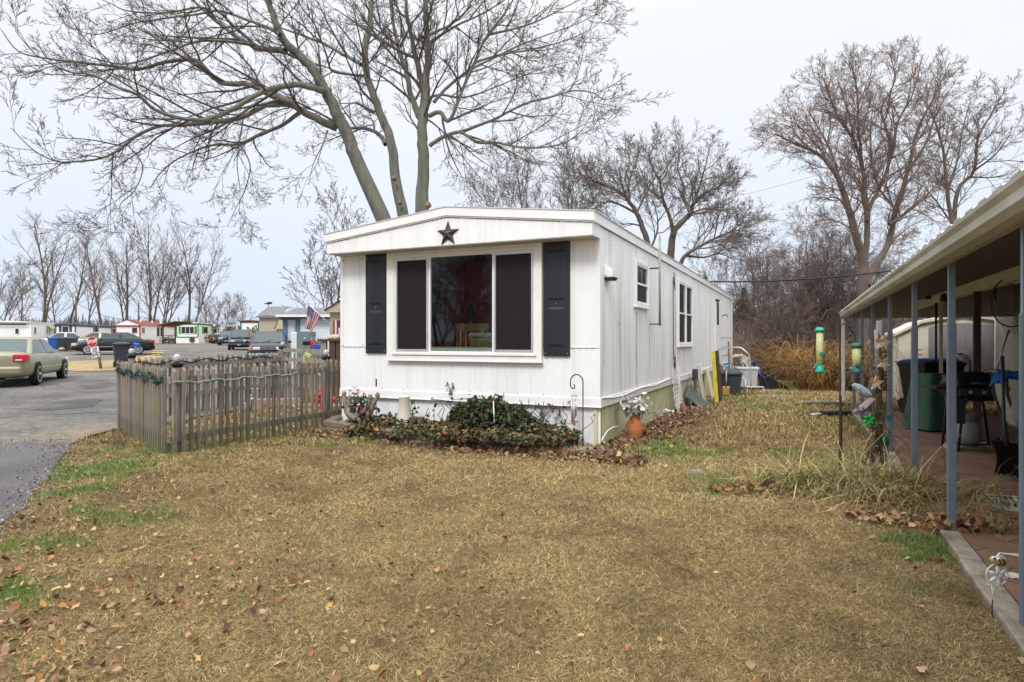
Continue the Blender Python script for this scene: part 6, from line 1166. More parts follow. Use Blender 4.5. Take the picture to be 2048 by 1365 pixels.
# ================================================================ FAR HOMES
wh2 = M('far_white_siding', (.78, .80, .80), .6, var=.08, vs=1, stretch=(3, 3, .4)); bltr = M('blue_trim', (.055, .12, .22), .6); rdtr = M('red_trim', (.45, .02, .05), .6); grtr = M('green_trim', (.02, .25, .06), .6); redroof = M('red_shingles', (.24, .05, .04), .9, var=.3, vs=3); greyroof = M('grey_shingles', (.16, .16, .165), .9, var=.35, vs=5); tealt = M('teal_trim', (.0, .12, .11), .6)
def home(label, pxl, pxr, Y, phi, pend, top, trim=None, gable=False, roofm=white, h=3.0, wall=wh2, front=(), sidew=(), shutter=None, base=None, name='far_mobile_home', rise=.8):
    a = GL(pxl, Y); rdir = (math.cos(R(phi)), math.sin(R(phi))); # front runs right along rdir ; long axis 90deg further
    k = (pxr - 1024) / F; W_ = (k * a[1] - a[0]) / (rdir[0] - k * rdir[1]); ke = (pend - 1024) / F; x0_, y0_ = a[0] + W_ * rdir[0], a[1] + W_ * rdir[1]; Ln = pend if pend < 12 else (ke * y0_ - x0_) / (-math.sin(R(phi)) - ke * math.cos(R(phi))); Ln = min(24, max(4, Ln)); print(label[:30], 'W %.1f L %.1f' % (W_, Ln)); zb = a[2] if base is None else base; H_ = (CAMH - (top - HZ) / F * Y) - zb
    o = thing(name, label, 'house', (a[0], a[1], zb), R(phi)); he = H_ - (rise if gable else .12)
    MB().box(0, W_, 0, Ln, -.5, he).build('wall', wall, o)
    rf = MB(); rf.prism([(-.15, he), (W_ + .15, he), (W_ / 2, H_)] if gable else [(-.12, he), (W_ + .12, he), (W_ + .12, he + .1), (W_ / 2, he + .22), (-.12, he + .1)], -.25, Ln + .25, 'xz'); ro = rf.build('roof', roofm, o)
    if gable:
        MB().prism([(0, he - .02), (W_, he - .02), (W_ / 2, H_ - .12)], -.27, -.24, 'xz').build('gable', wall, o)
    if trim:
        t = MB(); t.box(-.03, .15, -.05, -.003, 0.9, he); t.box(W_ - .15, W_ + .03, -.05, -.003, .9, he); t.box(.15, W_ - .15, -.05, -.003, he - .2, he); t.box(.15, W_ - .15, -.05, -.003, .8, .95)
        if not gable: t.box(W_ + .003, W_ + .06, 0, Ln, he - .22, he)
        t.build('trim', trim, o)
    for (f0, f1, z0, z1) in front:
        x0, x1 = f0 * W_, f1 * W_; m = MB(); m.box(x0, x1, -.06, -.003, z0, z1); w = m.build('window', white, o); m = MB(); kk = 3 if (f1 - f0) > .4 else 1
        for j in range(kk): d = (x1 - x0 - .1) / kk; m.box(x0 + .08 + j * d, x0 + .02 + (j + 1) * d, -.07, -.061, z0 + .08, z1 - .08)
        m.build('pane', darkglass, w)
        if shutter: m = MB(); m.box(x0 - .3, x0 - .02, -.05, -.003, z0, z1); m.build('shutter', shutter, o); m = MB(); m.box(x1 + .02, x1 + .3, -.05, -.003, z0, z1); m.build('shutter', shutter, o)
    for (f0, f1, z0, z1) in sidew:
        y0, y1_ = f0 * Ln, f1 * Ln; w = MB().box(W_ + .003, W_ + .06, y0, y1_, z0, z1).build('window', white, o); MB().box(W_ + .061, W_ + .07, y0 + .08, y1_ - .08, z0 + .08, z1 - .08).build('pane', darkglass, w)
        if shutter and Ln < 20: m = MB(); m.box(W_ + .003, W_ + .05, y0 - .35, y0 - .02, z0, z1); m.build('shutter', shutter, o); m = MB(); m.box(W_ + .003, W_ + .05, y1_ + .02, y1_ + .35, z0, z1); m.build('shutter', shutter, o)
    return o, W_, he, H_
h1, w1, e1, _ = home('low white mobile home at the far left with a striped window awning', -20, 62, 80, 16, 108, 643, front=[(.6, .72, 1.3, 2.1)], sidew=[(.1, .2, 1.3, 2.3), (.62, .70, 1.3, 2.2), (.74, .82, 1.3, 2.2)])
MB().prism([(w1, 2.5), (w1 + .7, 2.1), (w1 + .72, 2.15), (w1, 2.56)], 4.5, 8.5, 'xz').build('awning', M('lime_awning', (.3, .36, .18), .7), h1)
MB().box(w1 + .003, w1 + .5, 8.6, 9.2, 1.1, 1.5).build('air_conditioner', grey, h1)
MB().box(-.1, w1 - .4, -.3, -.27, e1 - .35, e1 - .15).build('fascia_stripe', dgrey, h1)
home('long white mobile home with blue trim behind the black sedan', 110, 152, 84, 15, 231, 648, trim=bltr, roofm=bltr, front=[(.32, .68, 1.5, 2.4)], sidew=[(.42, .50, 1.2, 2.6), (.9, .97, 1.4, 2.4)], shutter=M('navy_shutter', (.03, .045, .08), .6))
h3, w3, e3, H3 = home('white mobile home with red trim and red shingled roof', 230, 281, 86, 13, 350, 639.5, trim=rdtr, gable=True, roofm=redroof, front=[(.65, .9, 1.4, 2.3)], sidew=[(.02, .1, 1.4, 2.3), (.42, .5, 1, 2.5), (.52, .6, 1, 2.5)], rise=.75)
for y in (3, 8, 12): tube('roof_vent', white, h3, [(w3 * .7, y, H3 - .5), (w3 * .7, y, H3 + .1)], .09, 6)
h4, w4, e4, _ = home('white mobile home with bright green trim around its front windows', 352, 397, 92, 9, 452, 645, trim=grtr, front=[(.22, .82, 1.35, 2.45)], sidew=[(.14, .28, 1.4, 2.5), (.5, .6, 1.3, 2.3), (.86, .93, 1.5, 2.3)], shutter=grtr)
MB().lathe([(.28, 0), (.30, .05), (.36, .05), (.36, -.05), (.28, -.05)], 16, T=Matrix.Translation((w4 * .72, -.08, .5)) @ Matrix.Rotation(PI / 2, 4, 'X')).build('wreath', woodd, h4)
MB().ball((w4 + .4, 6.2, 2.6), .35, 12).build('satellite_dish', grey, h4, smooth=True)
# open carport beyond green home
cp = GL(468, 98); co = thing('carport', 'dark open carport with pale flat roof right of the green-trimmed home', 'carport', cp, R(-5)); box('roof', M('grey_flat_roof', (.4, .4, .38), .6), co, -2.2, 3, 0, 6, 2.5, 2.75); box('back_wall', woodd, co, -2, 2.8, 5.5, 5.6, 0, 2.5)
for x in (-2, .4, 2.8): box('post', white, co, x, x + .12, 0, .12, 0, 2.5)
# pavilion
pv = GL(344, 84); po_ = thing('porch_pavilion', 'small dark wood porch roof between the red and green trimmed homes', 'porch', pv, R(-10)); MB().prism([(-1.4, 2.35), (1.2, 2.9), (1.2, 3.0), (-1.4, 2.5)], -1, 2.5, 'xz').build('roof', woodd, po_)
for x in (-.9, .9): box('post', woodd, po_, x, x + .14, -.7, -.56, 0, 2.5)
for z in (.6, 1.1): box('rail', woodd, po_, -.76, .9, -.69, -.62, z, z + .08)
def shrub(name, label, loc, r, h, cols, n=700, cat='shrub'):
    o = thing(name, label, cat, loc); d = nr.normal(0, 1, (n, 3)); d /= np.linalg.norm(d, axis=1, keepdims=True); d *= (nr.random((n, 1)) ** .25) * (1 + .25 * np.sin(d[:, :1] * 7)); P = d * np.array([r, r, h / 2]) + np.array([0, 0, h / 2]); leaves('foliage', None, P, (r * .12, r * .22), cols, flat=1, parent=o); tube('stem', bark2, o, [(0, 0, 0), (0, 0, h * .6)], .04, 6)
shrub('hedge_bush', 'rounded green bush in front of the teal red-roofed house', GL(507, 86), 1.35, 2.3, [(.04, .09, .02), (.06, .12, .03), (.03, .06, .02)])
shrub('low_bush', 'dark low bush at the foot of the porch pavilion', GL(337, 82), .9, 1.0, [(.05, .045, .03), (.03, .04, .02)], 400)
shrub('brown_bush', 'brown winter bush at the right end of the green-trimmed home', GL(440, 88), 1.7, 1.3, [(.13, .08, .05), (.09, .06, .045)], 600)
home('teal-trimmed white house with red roof far beyond the carport', 481, 518, 96, 8, 8, 641.5, roofm=redroof, gable=False, trim=tealt, sidew=[], front=[(.3, .6, 1, 2)], name='far_house')
h6, w6, e6, _ = home('beige-sided building with dark shingled roof behind the bush', 518, 556, 66, 6, 9, 633, gable=False, roofm=greyroof, wall=M('beige_siding', (.40, .36, .27), .7, var=.05), name='far_house')
MB().prism([(-.4, -.35), (w6 + .3, -.35), (w6 + .3, .6), (-.1, .6)], e6, e6 + .01, 'xy').build('eave', white, h6); MB().add([(-.3, -.3, e6), (w6 + .3, -.3, e6), (w6 + .2, 3.5, e6 + 1.3), (-.0, 3.5, e6 + 1.3)], [(0, 1, 2, 3)]).build('roof_slope', greyroof, h6, solid=.05)
h7, w7, e7, _ = home('tan narrow house with a steep grey roof just left of the blue-trimmed one', 553, 573, 45, 4, 8, 630, gable=True, roofm=greyroof, wall=M('tan_siding', (.50, .40, .24), .7, var=.05), front=[(.3, .6, 1.2, 2.6)], name='far_house', rise=1.0)
# blue-trimmed white cottage : gable end on the left, long lap-sided wall facing the camera
a = GL(566, 33.5); lap = M('white_lap_siding', (.66, .70, .76), .55, var=.04)
hb = thing('white_cottage', 'white lap-sided cottage with blue corner boards and grey shingled roof', 'house', a, R(3)); Wc = 5.0; He = CAMH + (681 - 634) / F * 33.5 - a[2]; Hr = CAMH + (681 - 615) / F * 34.5 - a[2]
mb = MB(); k = 0; z = -.4
while z < He: mb.add([(.9, 0 - .02, z), (Wc, -.02, z), (Wc, 0.0, z + .12), (.9, 0, z + .12)], [(0, 1, 2, 3)]); mb.add([(.9, 0, z + .12), (Wc, 0, z + .12), (Wc, -.02, z + .12), (.9, -.02, z + .12)], [(0, 1, 2, 3)]); z += .12
mb.box(.9, Wc, .002, .1, -.4, He); mb.build('front_wall', lap, hb)
MB().box(.22, .66, .04, .1, -.4, He - .16).build('porch_wall', lap, hb); MB().box(.0, .02, .0, 4, -.4, He).build('end_wall', lap, hb)
m = MB(); m.box(.66, .9, -.04, .3, -.4, He); m.box(-.0, .22, -.04, .1, -.4, He); m.box(-.2, .9, -.06, -.0, He - .16, He + .02); m.box(.9, Wc, -.06, -.02, He - .1, He + .02); m.build('corner_boards', M('slate_blue_trim', (.10, .18, .28), .6), hb)
m = MB(); m.add([(-.25, -.35, He), (Wc, -.35, He), (Wc, 2.2, Hr), (.12, 2.2, Hr)], [(0, 1, 2, 3)]); m.add([(-.25, 4.6, He), (Wc, 4.6, He), (Wc, 2.2, Hr), (.12, 2.2, Hr)], [(3, 2, 1, 0)]); m.build('roof', greyroof, hb, solid=.08)
MB().add([(-.24, -.34, He), (.1, 2.2, Hr), (-.24, 4.6, He)], [(0, 1, 2)]).build('gable', white, hb, solid=.04); box('gutter', white, hb, -.25, Wc, -.46, -.36, He - .02, He + .1)
box('door', M('pale_door', (.6, .62, .64), .6), hb, .30, .60, .0, .038, -.3, He - .5)
# beige gable house at the flag
a = PT(656, 681, 22.5); zg = float(gz(a.x, a.y)); hg = thing('beige_porch_house', 'beige gabled house corner with a painted flag panel beside the white home', 'house', (a.x, a.y, zg), R(3)); bw = M('beige_wall', (.52, .46, .34), .7, var=.06); He = CAMH + (681 - 622) / F * 22.5 - zg; Hr = CAMH + (681 - 606) / F * 22.5 - zg
MB().box(.06, 1.5, 0, 2, -.4, He).build('wall', bw, hg); MB().prism([(-.04, He - .06), (1.0, He - .06), (1.0, Hr + .12), (.42, Hr), (-.04, He)], -.22, .1, 'xz').build('gable', M('cream_gable', (.55, .5, .38), .7), hg); m = MB(); m.add([(-.08, -.26, He + .0), (-.08, 2, He), (.45, 2, Hr + .06), (.45, -.26, Hr + .06), (1.1, 2, Hr + .2), (1.1, -.26, Hr + .2)], [(0, 3, 2, 1), (3, 5, 4, 2)]); m.build('roof', woodd, hg, solid=.04)
fx0, fx1 = .19, .56; fz1 = CAMH + (681 - 641) / F * 22.5 - zg; fz0 = CAMH + (681 - 671) / F * 22.5 - zg
fp = box('flag_panel', bw, hg, fx0 - .04, fx1, -.05, -.003, fz0 - .04, fz1 + .04)
m = MB(); m2 = MB(); m3 = MB(); hh = fz1 - fz0
for i in range(6): x = fx0 + (fx1 - fx0) * i / 6; (m if i % 2 == 0 else m2).box(x, x + (fx1 - fx0) / 6, -.056, -.051, fz0, fz1 - (hh * .5 if i > 2 else 0))
m3.box(fx0 + (fx1 - fx0) * .5, fx1, -.058, -.051, fz1 - hh * .5 + .003, fz1)
m.build('red_stripes', M('panel_red', (.4, .03, .04), .7), fp); m2.build('white_stripes', white, fp); m3.build('blue_field', M('panel_blue', (.04, .05, .2), .7), fp)
# deck railing beside the home
dk = thing('deck', 'brown wooden deck corner with railing behind the left end of the white home', 'deck', (0, 0, 0)); b0 = PT(641, 681, 15.0); b0.z = float(gz(b0.x, b0.y))
for px, w in ((642, .12), (658, .14), (672, .1)): p = PT(px, 681, 15); box('post', woodd if px > 650 else wood, dk, p.x, p.x + w, 15, 15.12, b0.z, CAMH - .02)
p0, p1 = PT(638, 681, 15), PT(690, 681, 15); box('top_rail', woodd, dk, p0.x, p1.x, 14.96, 15.14, CAMH - .02, CAMH + .03); box('deck_boards', M('reddish_deck', (.25, .11, .07), .8, var=.3), dk, p0.x, p1.x, 15.15, 16.5, .5, .6); box('side_rail', tanw, dk, p0.x + .2, p0.x + .26, 15.14, 16.5, CAMH - .1, CAMH)
pot = thing('plant_pot', 'small beige pot on the deck rail by the beige house', 'pot', PT(661, 682, 15.05) + Vector((0, 0, .03)), group='pots on the deck rail'); lathe('pot', cream, pot, [(0, 0), (.07, 0), (.09, .1), (.06, .1), (0, .02)], 12)
pot = thing('plant_pot', 'larger beige pot at the right of the deck rail, next to the home', 'pot', PT(672, 682, 15.05) + Vector((0, 0, .03)), group='pots on the deck rail'); lathe('pot', cream, pot, [(0, 0), (.09, 0), (.11, .12), (.07, .12), (0, .02)], 12)
# cabinet
cx = PT(608, 681, 24); zc = float(gz(cx.x, cx.y)); ht = CAMH + (681 - 663.5) / F * 24 - zc
cbn = thing('utility_cabinet', 'tall grey-green metal utility cabinet beyond the fence', 'cabinet', (cx.x, cx.y, zc), R(2)); box('cabinet', M('cabinet_grey', (.17, .21, .22), .5, var=.08), cbn, -.28, .29, 0, .6, 0, ht, bevel=.015); box('latch', white, cbn, .0, .05, -.02, .0, ht - .28, ht - .22)
wb_ = thing('white_cabinet', 'white box standing directly left of the grey-green cabinet', 'cabinet', (cx.x - .42, cx.y + .1, zc), R(2)); box('body', white, wb_, -.09, .12, 0, .6, 0, ht - .02, bevel=.02); box('door_seam', grey, wb_, .0, .01, -.006, .0, .1, ht - .1)
gr_ = thing('covered_grill', 'shape wrapped in silver and black plastic beside the cabinet', 'covered grill', PT(632, 700, 21)); shp = MB(); shp.grid(lambda u, v: ((u - .5) * .55 * (1 - .3 * v), (math.cos(u * 3.1) * .1), -.5 + v * (.85 + .08 * math.sin(u * 20))), 16, 8); shp.build('cover', M('silver_plastic', (.3, .32, .36), .3, .4, var=.5, vs=12), gr_, smooth=True, solid=.01); box('arm', black, gr_, -.42, .0, -.1, .05, .15, .3, bevel=.03)
bg_ = thing('red_blue_bag', 'red and blue bag on the deck edge beside the cabinet', 'bag', PT(627, 690, 19)); box('red_side', red, bg_, -.1, .12, 0, .1, -.1, .09, bevel=.03); box('blue_side', blue, bg_, -.02, .2, -.05, -.0, -.16, .02, bevel=.02)
# flag
Yf = 20.5; A1 = PT(660, 650, Yf); A2 = PT(615.8, 607.5, Yf); fo_ = thing('flag', 'hanging striped national flag on an angled white pole beside the white home', 'flag', A1, 0); tube('pole', white, fo_, [(0, 0, 0), tuple(A2 - A1)], .015, 6); MB().ball(A2 - A1, .03, 8).build('finial', chrome, fo_)
q0 = PT(616, 610.5, Yf) - A1; q1 = PT(640.5, 631.5, Yf) - A1; q2 = PT(624, 664, Yf) - A1; q3 = PT(609.5, 656, Yf) - A1
def fpt(u, v):      # u along hoist (from tip to pole foot), v down the fly
    t = q0.lerp(q1, u); b = q3.lerp(q2, u); p = t.lerp(b, v); return Vector((p.x, p.y + .05 * math.sin(u * 9 + v * 3) * (.3 + v), p.z - .02 * math.sin(v * 3)))
fr, fw2, fb = MB(), MB(), MB()
for i in range(13):
    for j in range(10):
        u0, u1 = i / 13, (i + 1) / 13; v0, v1 = j / 10, (j + 1) / 10
        if i < 7 and j < 4: continue
        (fr if i % 2 == 0 else fw2).add([fpt(u0, v0), fpt(u1, v0), fpt(u1, v1), fpt(u0, v1)], [(0, 1, 2, 3)])
fb.grid(lambda u, v: fpt(u * 7 / 13, v * .4), 7, 6)
cl = fw2.build('cloth', M('flag_white', (.72, .70, .70), .8, var=0), fo_, solid=.004); fr.build('red_stripes', M('flag_red', (.42, .02, .05), .8, var=0), cl, solid=.004); fb.build('blue_canton', M('flag_blue', (.03, .04, .20), .8, var=0), cl, solid=.004)
stq = MB()
for i in range(9):
    for j in range(11):
        if (i + j) % 2: continue
        c = fpt((i + 1) / 10 * 7 / 13, (j + 1) / 12 * .4) + Vector((0, -.012, 0)); s = .012; stq.add([c + Vector((s * math.cos(PI / 2 + k * PI / 5) * (1 if k % 2 == 0 else .4), 0, s * math.sin(PI / 2 + k * PI / 5) * (1 if k % 2 == 0 else .4))) for k in range(10)], [tuple(range(10))])
stq.build('stars', white, cl)
# utility poles, lamp pole
for px, top, Y, lab in ((152, 593, 95, 'wooden utility pole with brown top behind the blue-trimmed home'), (277, 604, 100, 'bare grey utility pole behind the red-trimmed home')):
    v = GL(px, Y); o = thing('utility_pole', lab, 'pole', v); tube('pole', bark2, o, [(0, 0, 0), (0, 0, hgt(top, Y, px))], [.15, .11], 8); tube('insulator', grey, o, [(-.1, 0, hgt(top, Y, px) - .4), (.1, 0, hgt(top, Y, px) - .4)], .05, 6)
v = GL(537, 80); o = thing('area_light', 'tall light pole with a twin lamp head above the beige building', 'light pole', v); hh = hgt(609, 80, 537); tube('pole', grey, o, [(0, 0, 0), (0, 0, hh)], .05, 6); MB().box(-.45, .35, -.1, .1, hh, hh + .16).box(-.1, .4, -.2, .2, hh + .1, hh + .28).build('lamp_head', dgrey, o)
for i, (a, b_) in enumerate((((60, 660, 90), (152, 600, 95)), ((152, 606, 95), (277, 640, 100)), ((277, 632, 100), (520, 662, 110)))): wire('service_wire', ['drooping service wire at the far left above the white home', 'service wire between the two wooden utility poles', 'long service wire running right from the grey utility pole'][i], PT(*a), PT(*b_), .03, .8)
# pale building glimpsed behind the thicket
a = GL(1470, 62); o = thing('warehouse', 'long pale grey building glimpsed behind the thicket', 'building', a, R(-4)); box('wall', M('pale_grey_wall', (.36, .40, .44), .7, var=.08), o, -2, 30, 0, 8, -.5, 3.1); box('roof', M('light_grey_roof', (.38, .41, .43), .6), o, -2.3, 30.3, -.4, 8.4, 3.1, 3.5)
for x in (3, 7.5, 12, 17, 22): w = box('window', white, o, x, x + 2, -.06, -.003, 1.2, 2.2); box('pane', darkglass, w, x + .1, x + 1.9, -.07, -.061, 1.3, 2.1)
# ================================================================ PATIO COVER
def PP(px, py, xo=0.0):      # patio-frame: plane x = xo, gives y, z for a pixel
    o = WP(0, 0); q = WP((px - 1024) / F, 1.0); d = (q[0] - o[0], q[1] - o[1]); t = (xo - o[0]) / d[0]; return o[1] + t * d[1], CAMH - (py - HZ) / F * t
pc = thing('patio_cover', 'lean-to patio cover with corrugated white roof, gutter and blue-grey posts', 'patio cover', PW(0, 0, 0), TH)
yend = PP(1686, 631, -.12)[0]; ZP = 2.15; ZG = 2.10; RS = .2; XW = 3.4
def rfz(x): return 2.19 + RS * x
posts = [PP(p, 900, 0)[0] for p in (2053, 1903, 1829, 1780, 1745, 1724.5, 1708)]; posts[0] = PP(2054, 900, 0)[0] - .0
for i, y in enumerate(posts):
    m = MB(); w = .026; n = 4; z0 = pz(y) - .05; zj = 1.64; m.box(-w + .004, w - .004, -w + .004, w - .004, zj, ZP); m.box(-w, w, -w, w, z0, zj)
    for s in (-1, 1):
        for k in (-.016, 0, .016): m.box(-w - .003, w + .003, k - .004, k + .004, z0, zj - .01) if s > 0 else m.box(k - .004, k + .004, -w - .003, w + .003, z0, zj - .01)
    po = m.build('post', postm, pc);     po.location = (0, y, 0)
y0g = -2.0
g = MB(); gx = -.14; prof = [(gx - .0, 0), (gx - .045, .025), (gx - .05, .07), (gx - .075, .095), (gx - .078, .115), (gx - .06, .115), (gx + .06, .115), (gx + .06, 0)]
g.prism([(a, b + 2.095) for a, b in prof], y0g, yend, 'xz'); gm_ = M('weathered_gutter', (.52, .52, .46), .5, var=.15, vs=3, col2=(.28, .30, .17), c2s=2.5, c2t=(.45, .75), stretch=(1, .35, 1)); g.build('gutter', gm_, pc)
box('fascia_board', M('dingy_fascia', (.34, .33, .27), .7, var=.2), pc, -.078, -.03, y0g, yend, 2.085, 2.2)
# ceiling (dark painted deck) and corrugated top
m = MB(); m.add([(-.03, y0g, 2.16), (XW, y0g, 2.16 + RS * XW), (XW, yend, 2.16 + RS * XW), (-.03, yend, 2.16)], [(0, 1, 2, 3)]); m.build('ceiling', M('ceiling_boards', (.10, .095, .095), .8, var=.15), pc, solid=.02)
cm_ = MB(); ny = int((yend - y0g) / .05)
def corr(u, v): y = y0g + (yend + .05 - y0g) * u; x = -.20 + (XW + .2) * v; ph = (y / .29) % 1; z = .03 if ph < .62 else (.03 - .03 * (ph - .62) / .08 if ph < .70 else (0 if ph < .94 else .03 * (ph - .94) / .06)); return (x, y, 2.235 + RS * x + z * 1.3)
cm_.grid(corr, ny * 2, 1); cm_.build('corrugated_roof', M('corrugated_white', (.6, .6, .6), .6, var=.25, vs=3), pc, solid=.008)
bx_ = 1.43; zb_ = 2.15 + RS * bx_
box('beam', cream, pc, bx_ - .05, bx_ + .09, y0g, yend, zb_ - .17, zb_ - .005)
def pyx(px, xo): return PP(px, 700, xo)[0]
for px, w, mt, nm in ((1872, .018, black, 'inner_post'), (1882, .028, cream, 'inner_post'), (1954, .045, woodd, 'timber_post')):
    y = pyx(px, bx_); box(nm, mt, pc, bx_ - w, bx_ + w, y - w, y + w, pz(y), zb_ - .17)
m = MB(); ye = yend - .25; m.add([(.0, ye, 2.05), (XW, ye, 2.05), (XW, ye, 2.15 + RS * XW), (.0, ye, 2.15)], [(0, 1, 2, 3)]); m.build('end_header', M('cream_header', (.44, .42, .34), .7, var=.15), pc, solid=.03)
# lamps / boxes under the roof
for px, py in ((1856, 589), (1888, 592)): y, z = PP(px, py, bx_ - .15); MB().lathe([(.02, .05), (.06, 0), (.065, -.1), (0, -.06)], 10, (bx_ - .15, y, z)).build('spotlight', black, pc, smooth=True)
y, z = PP(1953, 596, bx_ + .4); box('wall_sign_board', M('brown_plaque', (.10, .045, .035), .7), pc, bx_ + .4, bx_ + .43, y - 1.2, y + .2, z - .12, z + .12)
ds = thing('downspout', 'white downspout at the far corner of the patio cover', 'downspout', PW(-.12, yend - .15, 0), TH); box('pipe', white, ds, -.04, .04, -.035, .035, pz(yend) + .1, 2.06, bevel=.01); tube('elbow', white, ds, [(0, 0, pz(yend) + .15), (-.03, -.02, pz(yend) + .06), (-.15, -.05, pz(yend) + .05)], .04, 8)
bp = thing('drain_pipe', 'black corrugated drain pipe with white tip on the grass by the downspout', 'pipe', G(1668, 832) + Vector((0, 0, .05)), R(4)); m = MB(); 
q = []; rr = []
for i in range(30): q.append((-.28 + i * .022, 0, .01)); rr.append(.055 if i % 2 else .048)
m.tube(q, rr, 12); m.build('pipe', black, bp); tube('tip', white, bp, [(-.5, 0, -.02), (-.28, 0, 0)], .015, 6)
# neighbour wall, under the cover
nw = thing('neighbour_home', 'shaded side wall of the neighbouring home under the patio cover', 'mobile home', PW(XW, 0, 0), TH); yw = pyx(1990, XW)
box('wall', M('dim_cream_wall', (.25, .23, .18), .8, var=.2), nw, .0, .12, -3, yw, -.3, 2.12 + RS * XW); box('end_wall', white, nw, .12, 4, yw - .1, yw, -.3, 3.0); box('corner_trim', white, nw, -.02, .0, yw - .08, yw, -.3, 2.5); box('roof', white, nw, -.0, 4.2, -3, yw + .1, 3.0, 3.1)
box('plywood', M('plywood', (.30, .19, .10), .8, var=.2), nw, -.35, -.3, yw - 5.6, yw - 4.6, 0, 1.75, rot=(0, R(9), 0))
# ---- shed
A_ = Vector(GL(1797, 17.2)); zs = A_.z; sd_ = thing('garden_shed', 'beige plastic shed with arched grey double doors behind the patio', 'shed', A_, TH); k = (681 - 664) / F * 17.2 + CAMH - zs; kr = CAMH + 50 / F * 17.2 - zs; Ws = 2.9
prof = [(0, -.1), (Ws, -.1), (Ws, k), (Ws * .82, k + (kr - k) * .62), (Ws / 2 + .1, kr), (Ws / 2 - .1, kr), (Ws * .18, k + (kr - k) * .62), (0, k)]
MB().prism(prof, 0, 2.4, 'xz').build('wall', beige, sd_)
m = MB(); rp_ = [(-.09, k - .03), (Ws * .18, k + (kr - k) * .64 + .02), (Ws / 2, kr + .05), (Ws * .82, k + (kr - k) * .64 + .02), (Ws + .09, k - .03)]; m.prism(rp_ + [(x, z - .09) for x, z in reversed(rp_)], -.1, 2.5, 'xz'); m.build('roof', beige, sd_, bevel=.01)
d0, d1 = .69, 2.22; kd = CAMH + (681 - 655) / F * 17.2 - zs; dm = (d0 + d1) / 2
def arch(x): return kd + .10 * (1 - ((x - dm) / (d1 - dm)) ** 2)
for a, b in ((d0, dm - .01), (dm + .01, d1)):
    pts = [(a, .02), (b, .02)] + [(b + (a - b) * i / 6, arch(b + (a - b) * i / 6)) for i in range(7)]; dd = MB().prism(pts, -.04, -.002, 'xz').build('door', shedg, sd_, bevel=.006)
    w = (b - a)
    for x0, x1 in ((a + w * .08, a + w * .45), (a + w * .55, a + w * .92)): MB().box(x0, x1, -.05, -.041, .15, kd - .12).build('door_panel', shedg, dd, bevel=.008)
    hxx = b - .12 if b < dm + .05 else a + .12; tube('door_handle', black, dd, [(hxx, -.05, .85), (hxx, -.09, .9), (hxx, -.09, 1.12), (hxx, -.05, 1.17)], .018, 6)
hp_ = MB().box(dm - .14, dm + .1, -.075, -.05, 1.30, 1.34).box(dm + .0, dm + .1, -.095, -.06, 1.20, 1.3).build('padlock', chrome, sd_, bevel=.005)
m = MB(); 
for i in range(9): m.box(.28, d0 - .15, -.02, -.002, .3 + i * .14, .32 + i * .14)
m.build('wall_ribs', beige, sd_)
m = MB()
for i in range(8):
    for j in range(2): m.box(-.02, -.002, .1 + j * 1.1 + (i % 2) * .2, 1.1 + j * 1.1 + (i % 2) * .1, .05 + i * .22, .24 + i * .22)
m.build('side_blocks', beige, sd_, bevel=.01)
# ---- patio things
v = G(1860, 830); o_ = wbin('black-bodied wheeled cart with blue lid standing before the shed', PT(1862, 812, 13.2) * 1 + Vector((0, 0, 0)), R(12), black, blue, h=1.18, w=1.0, d=.7); o_.location.z = pz(12.5); 
bb2 = wbin('blue wheeled bin mostly hidden behind the blue-lidded cart', PT(1845, 812, 13.9), R(12), blue, blue, h=1.12); bb2.location.z = pz(12.5)
# covered mower
a = G(1862, 866); a.y += .35; mw = thing('covered_mower', 'lawn mower under a dark green and grey cloth cover on the patio', 'covered mower', (a.x + .22, a.y - .1, pz(9)), R(8)); mw.scale = (.74, .74, 1); a0 = mw.location
green = M('green_cover', (.04, .10, .07), .75, var=.25, vs=4); greyc = M('grey_green_cloth', (.32, .32, .24), .8, var=.15)
def cov(u, v):
    an = u * 2 * PI; r = .30 + .12 * (1 - v) + .03 * math.sin(an * 5 + 2) * (1 - v); sq = max(abs(math.cos(an)), abs(math.sin(an))) ** .8; x = r * math.cos(an) / sq * 1.15; y = r * math.sin(an) / sq; zt = .93 - .10 * (x > .1) * v; return (x, y, max(.02, v * zt + .02))
m = MB(); m.grid(cov, 40, 10); m.add([cov(i / 40, 1) for i in range(40)], [tuple(range(40))]); m.build('cover', green, mw, smooth=True)
m = MB(); 
def cl_(u, v): w = .34 * (1 - v * .55); return (-.33 + .52 * u * (1 - .45 * v) + .2 * v, -.58 + .10 * v, .93 - .55 * v + .02 * math.sin(u * 9))
m.grid(cl_, 10, 8); m.build('grey_cloth', greyc, mw, smooth=True, solid=.008)
wheel(mw, .0, -.46, .58, 6, side=1)
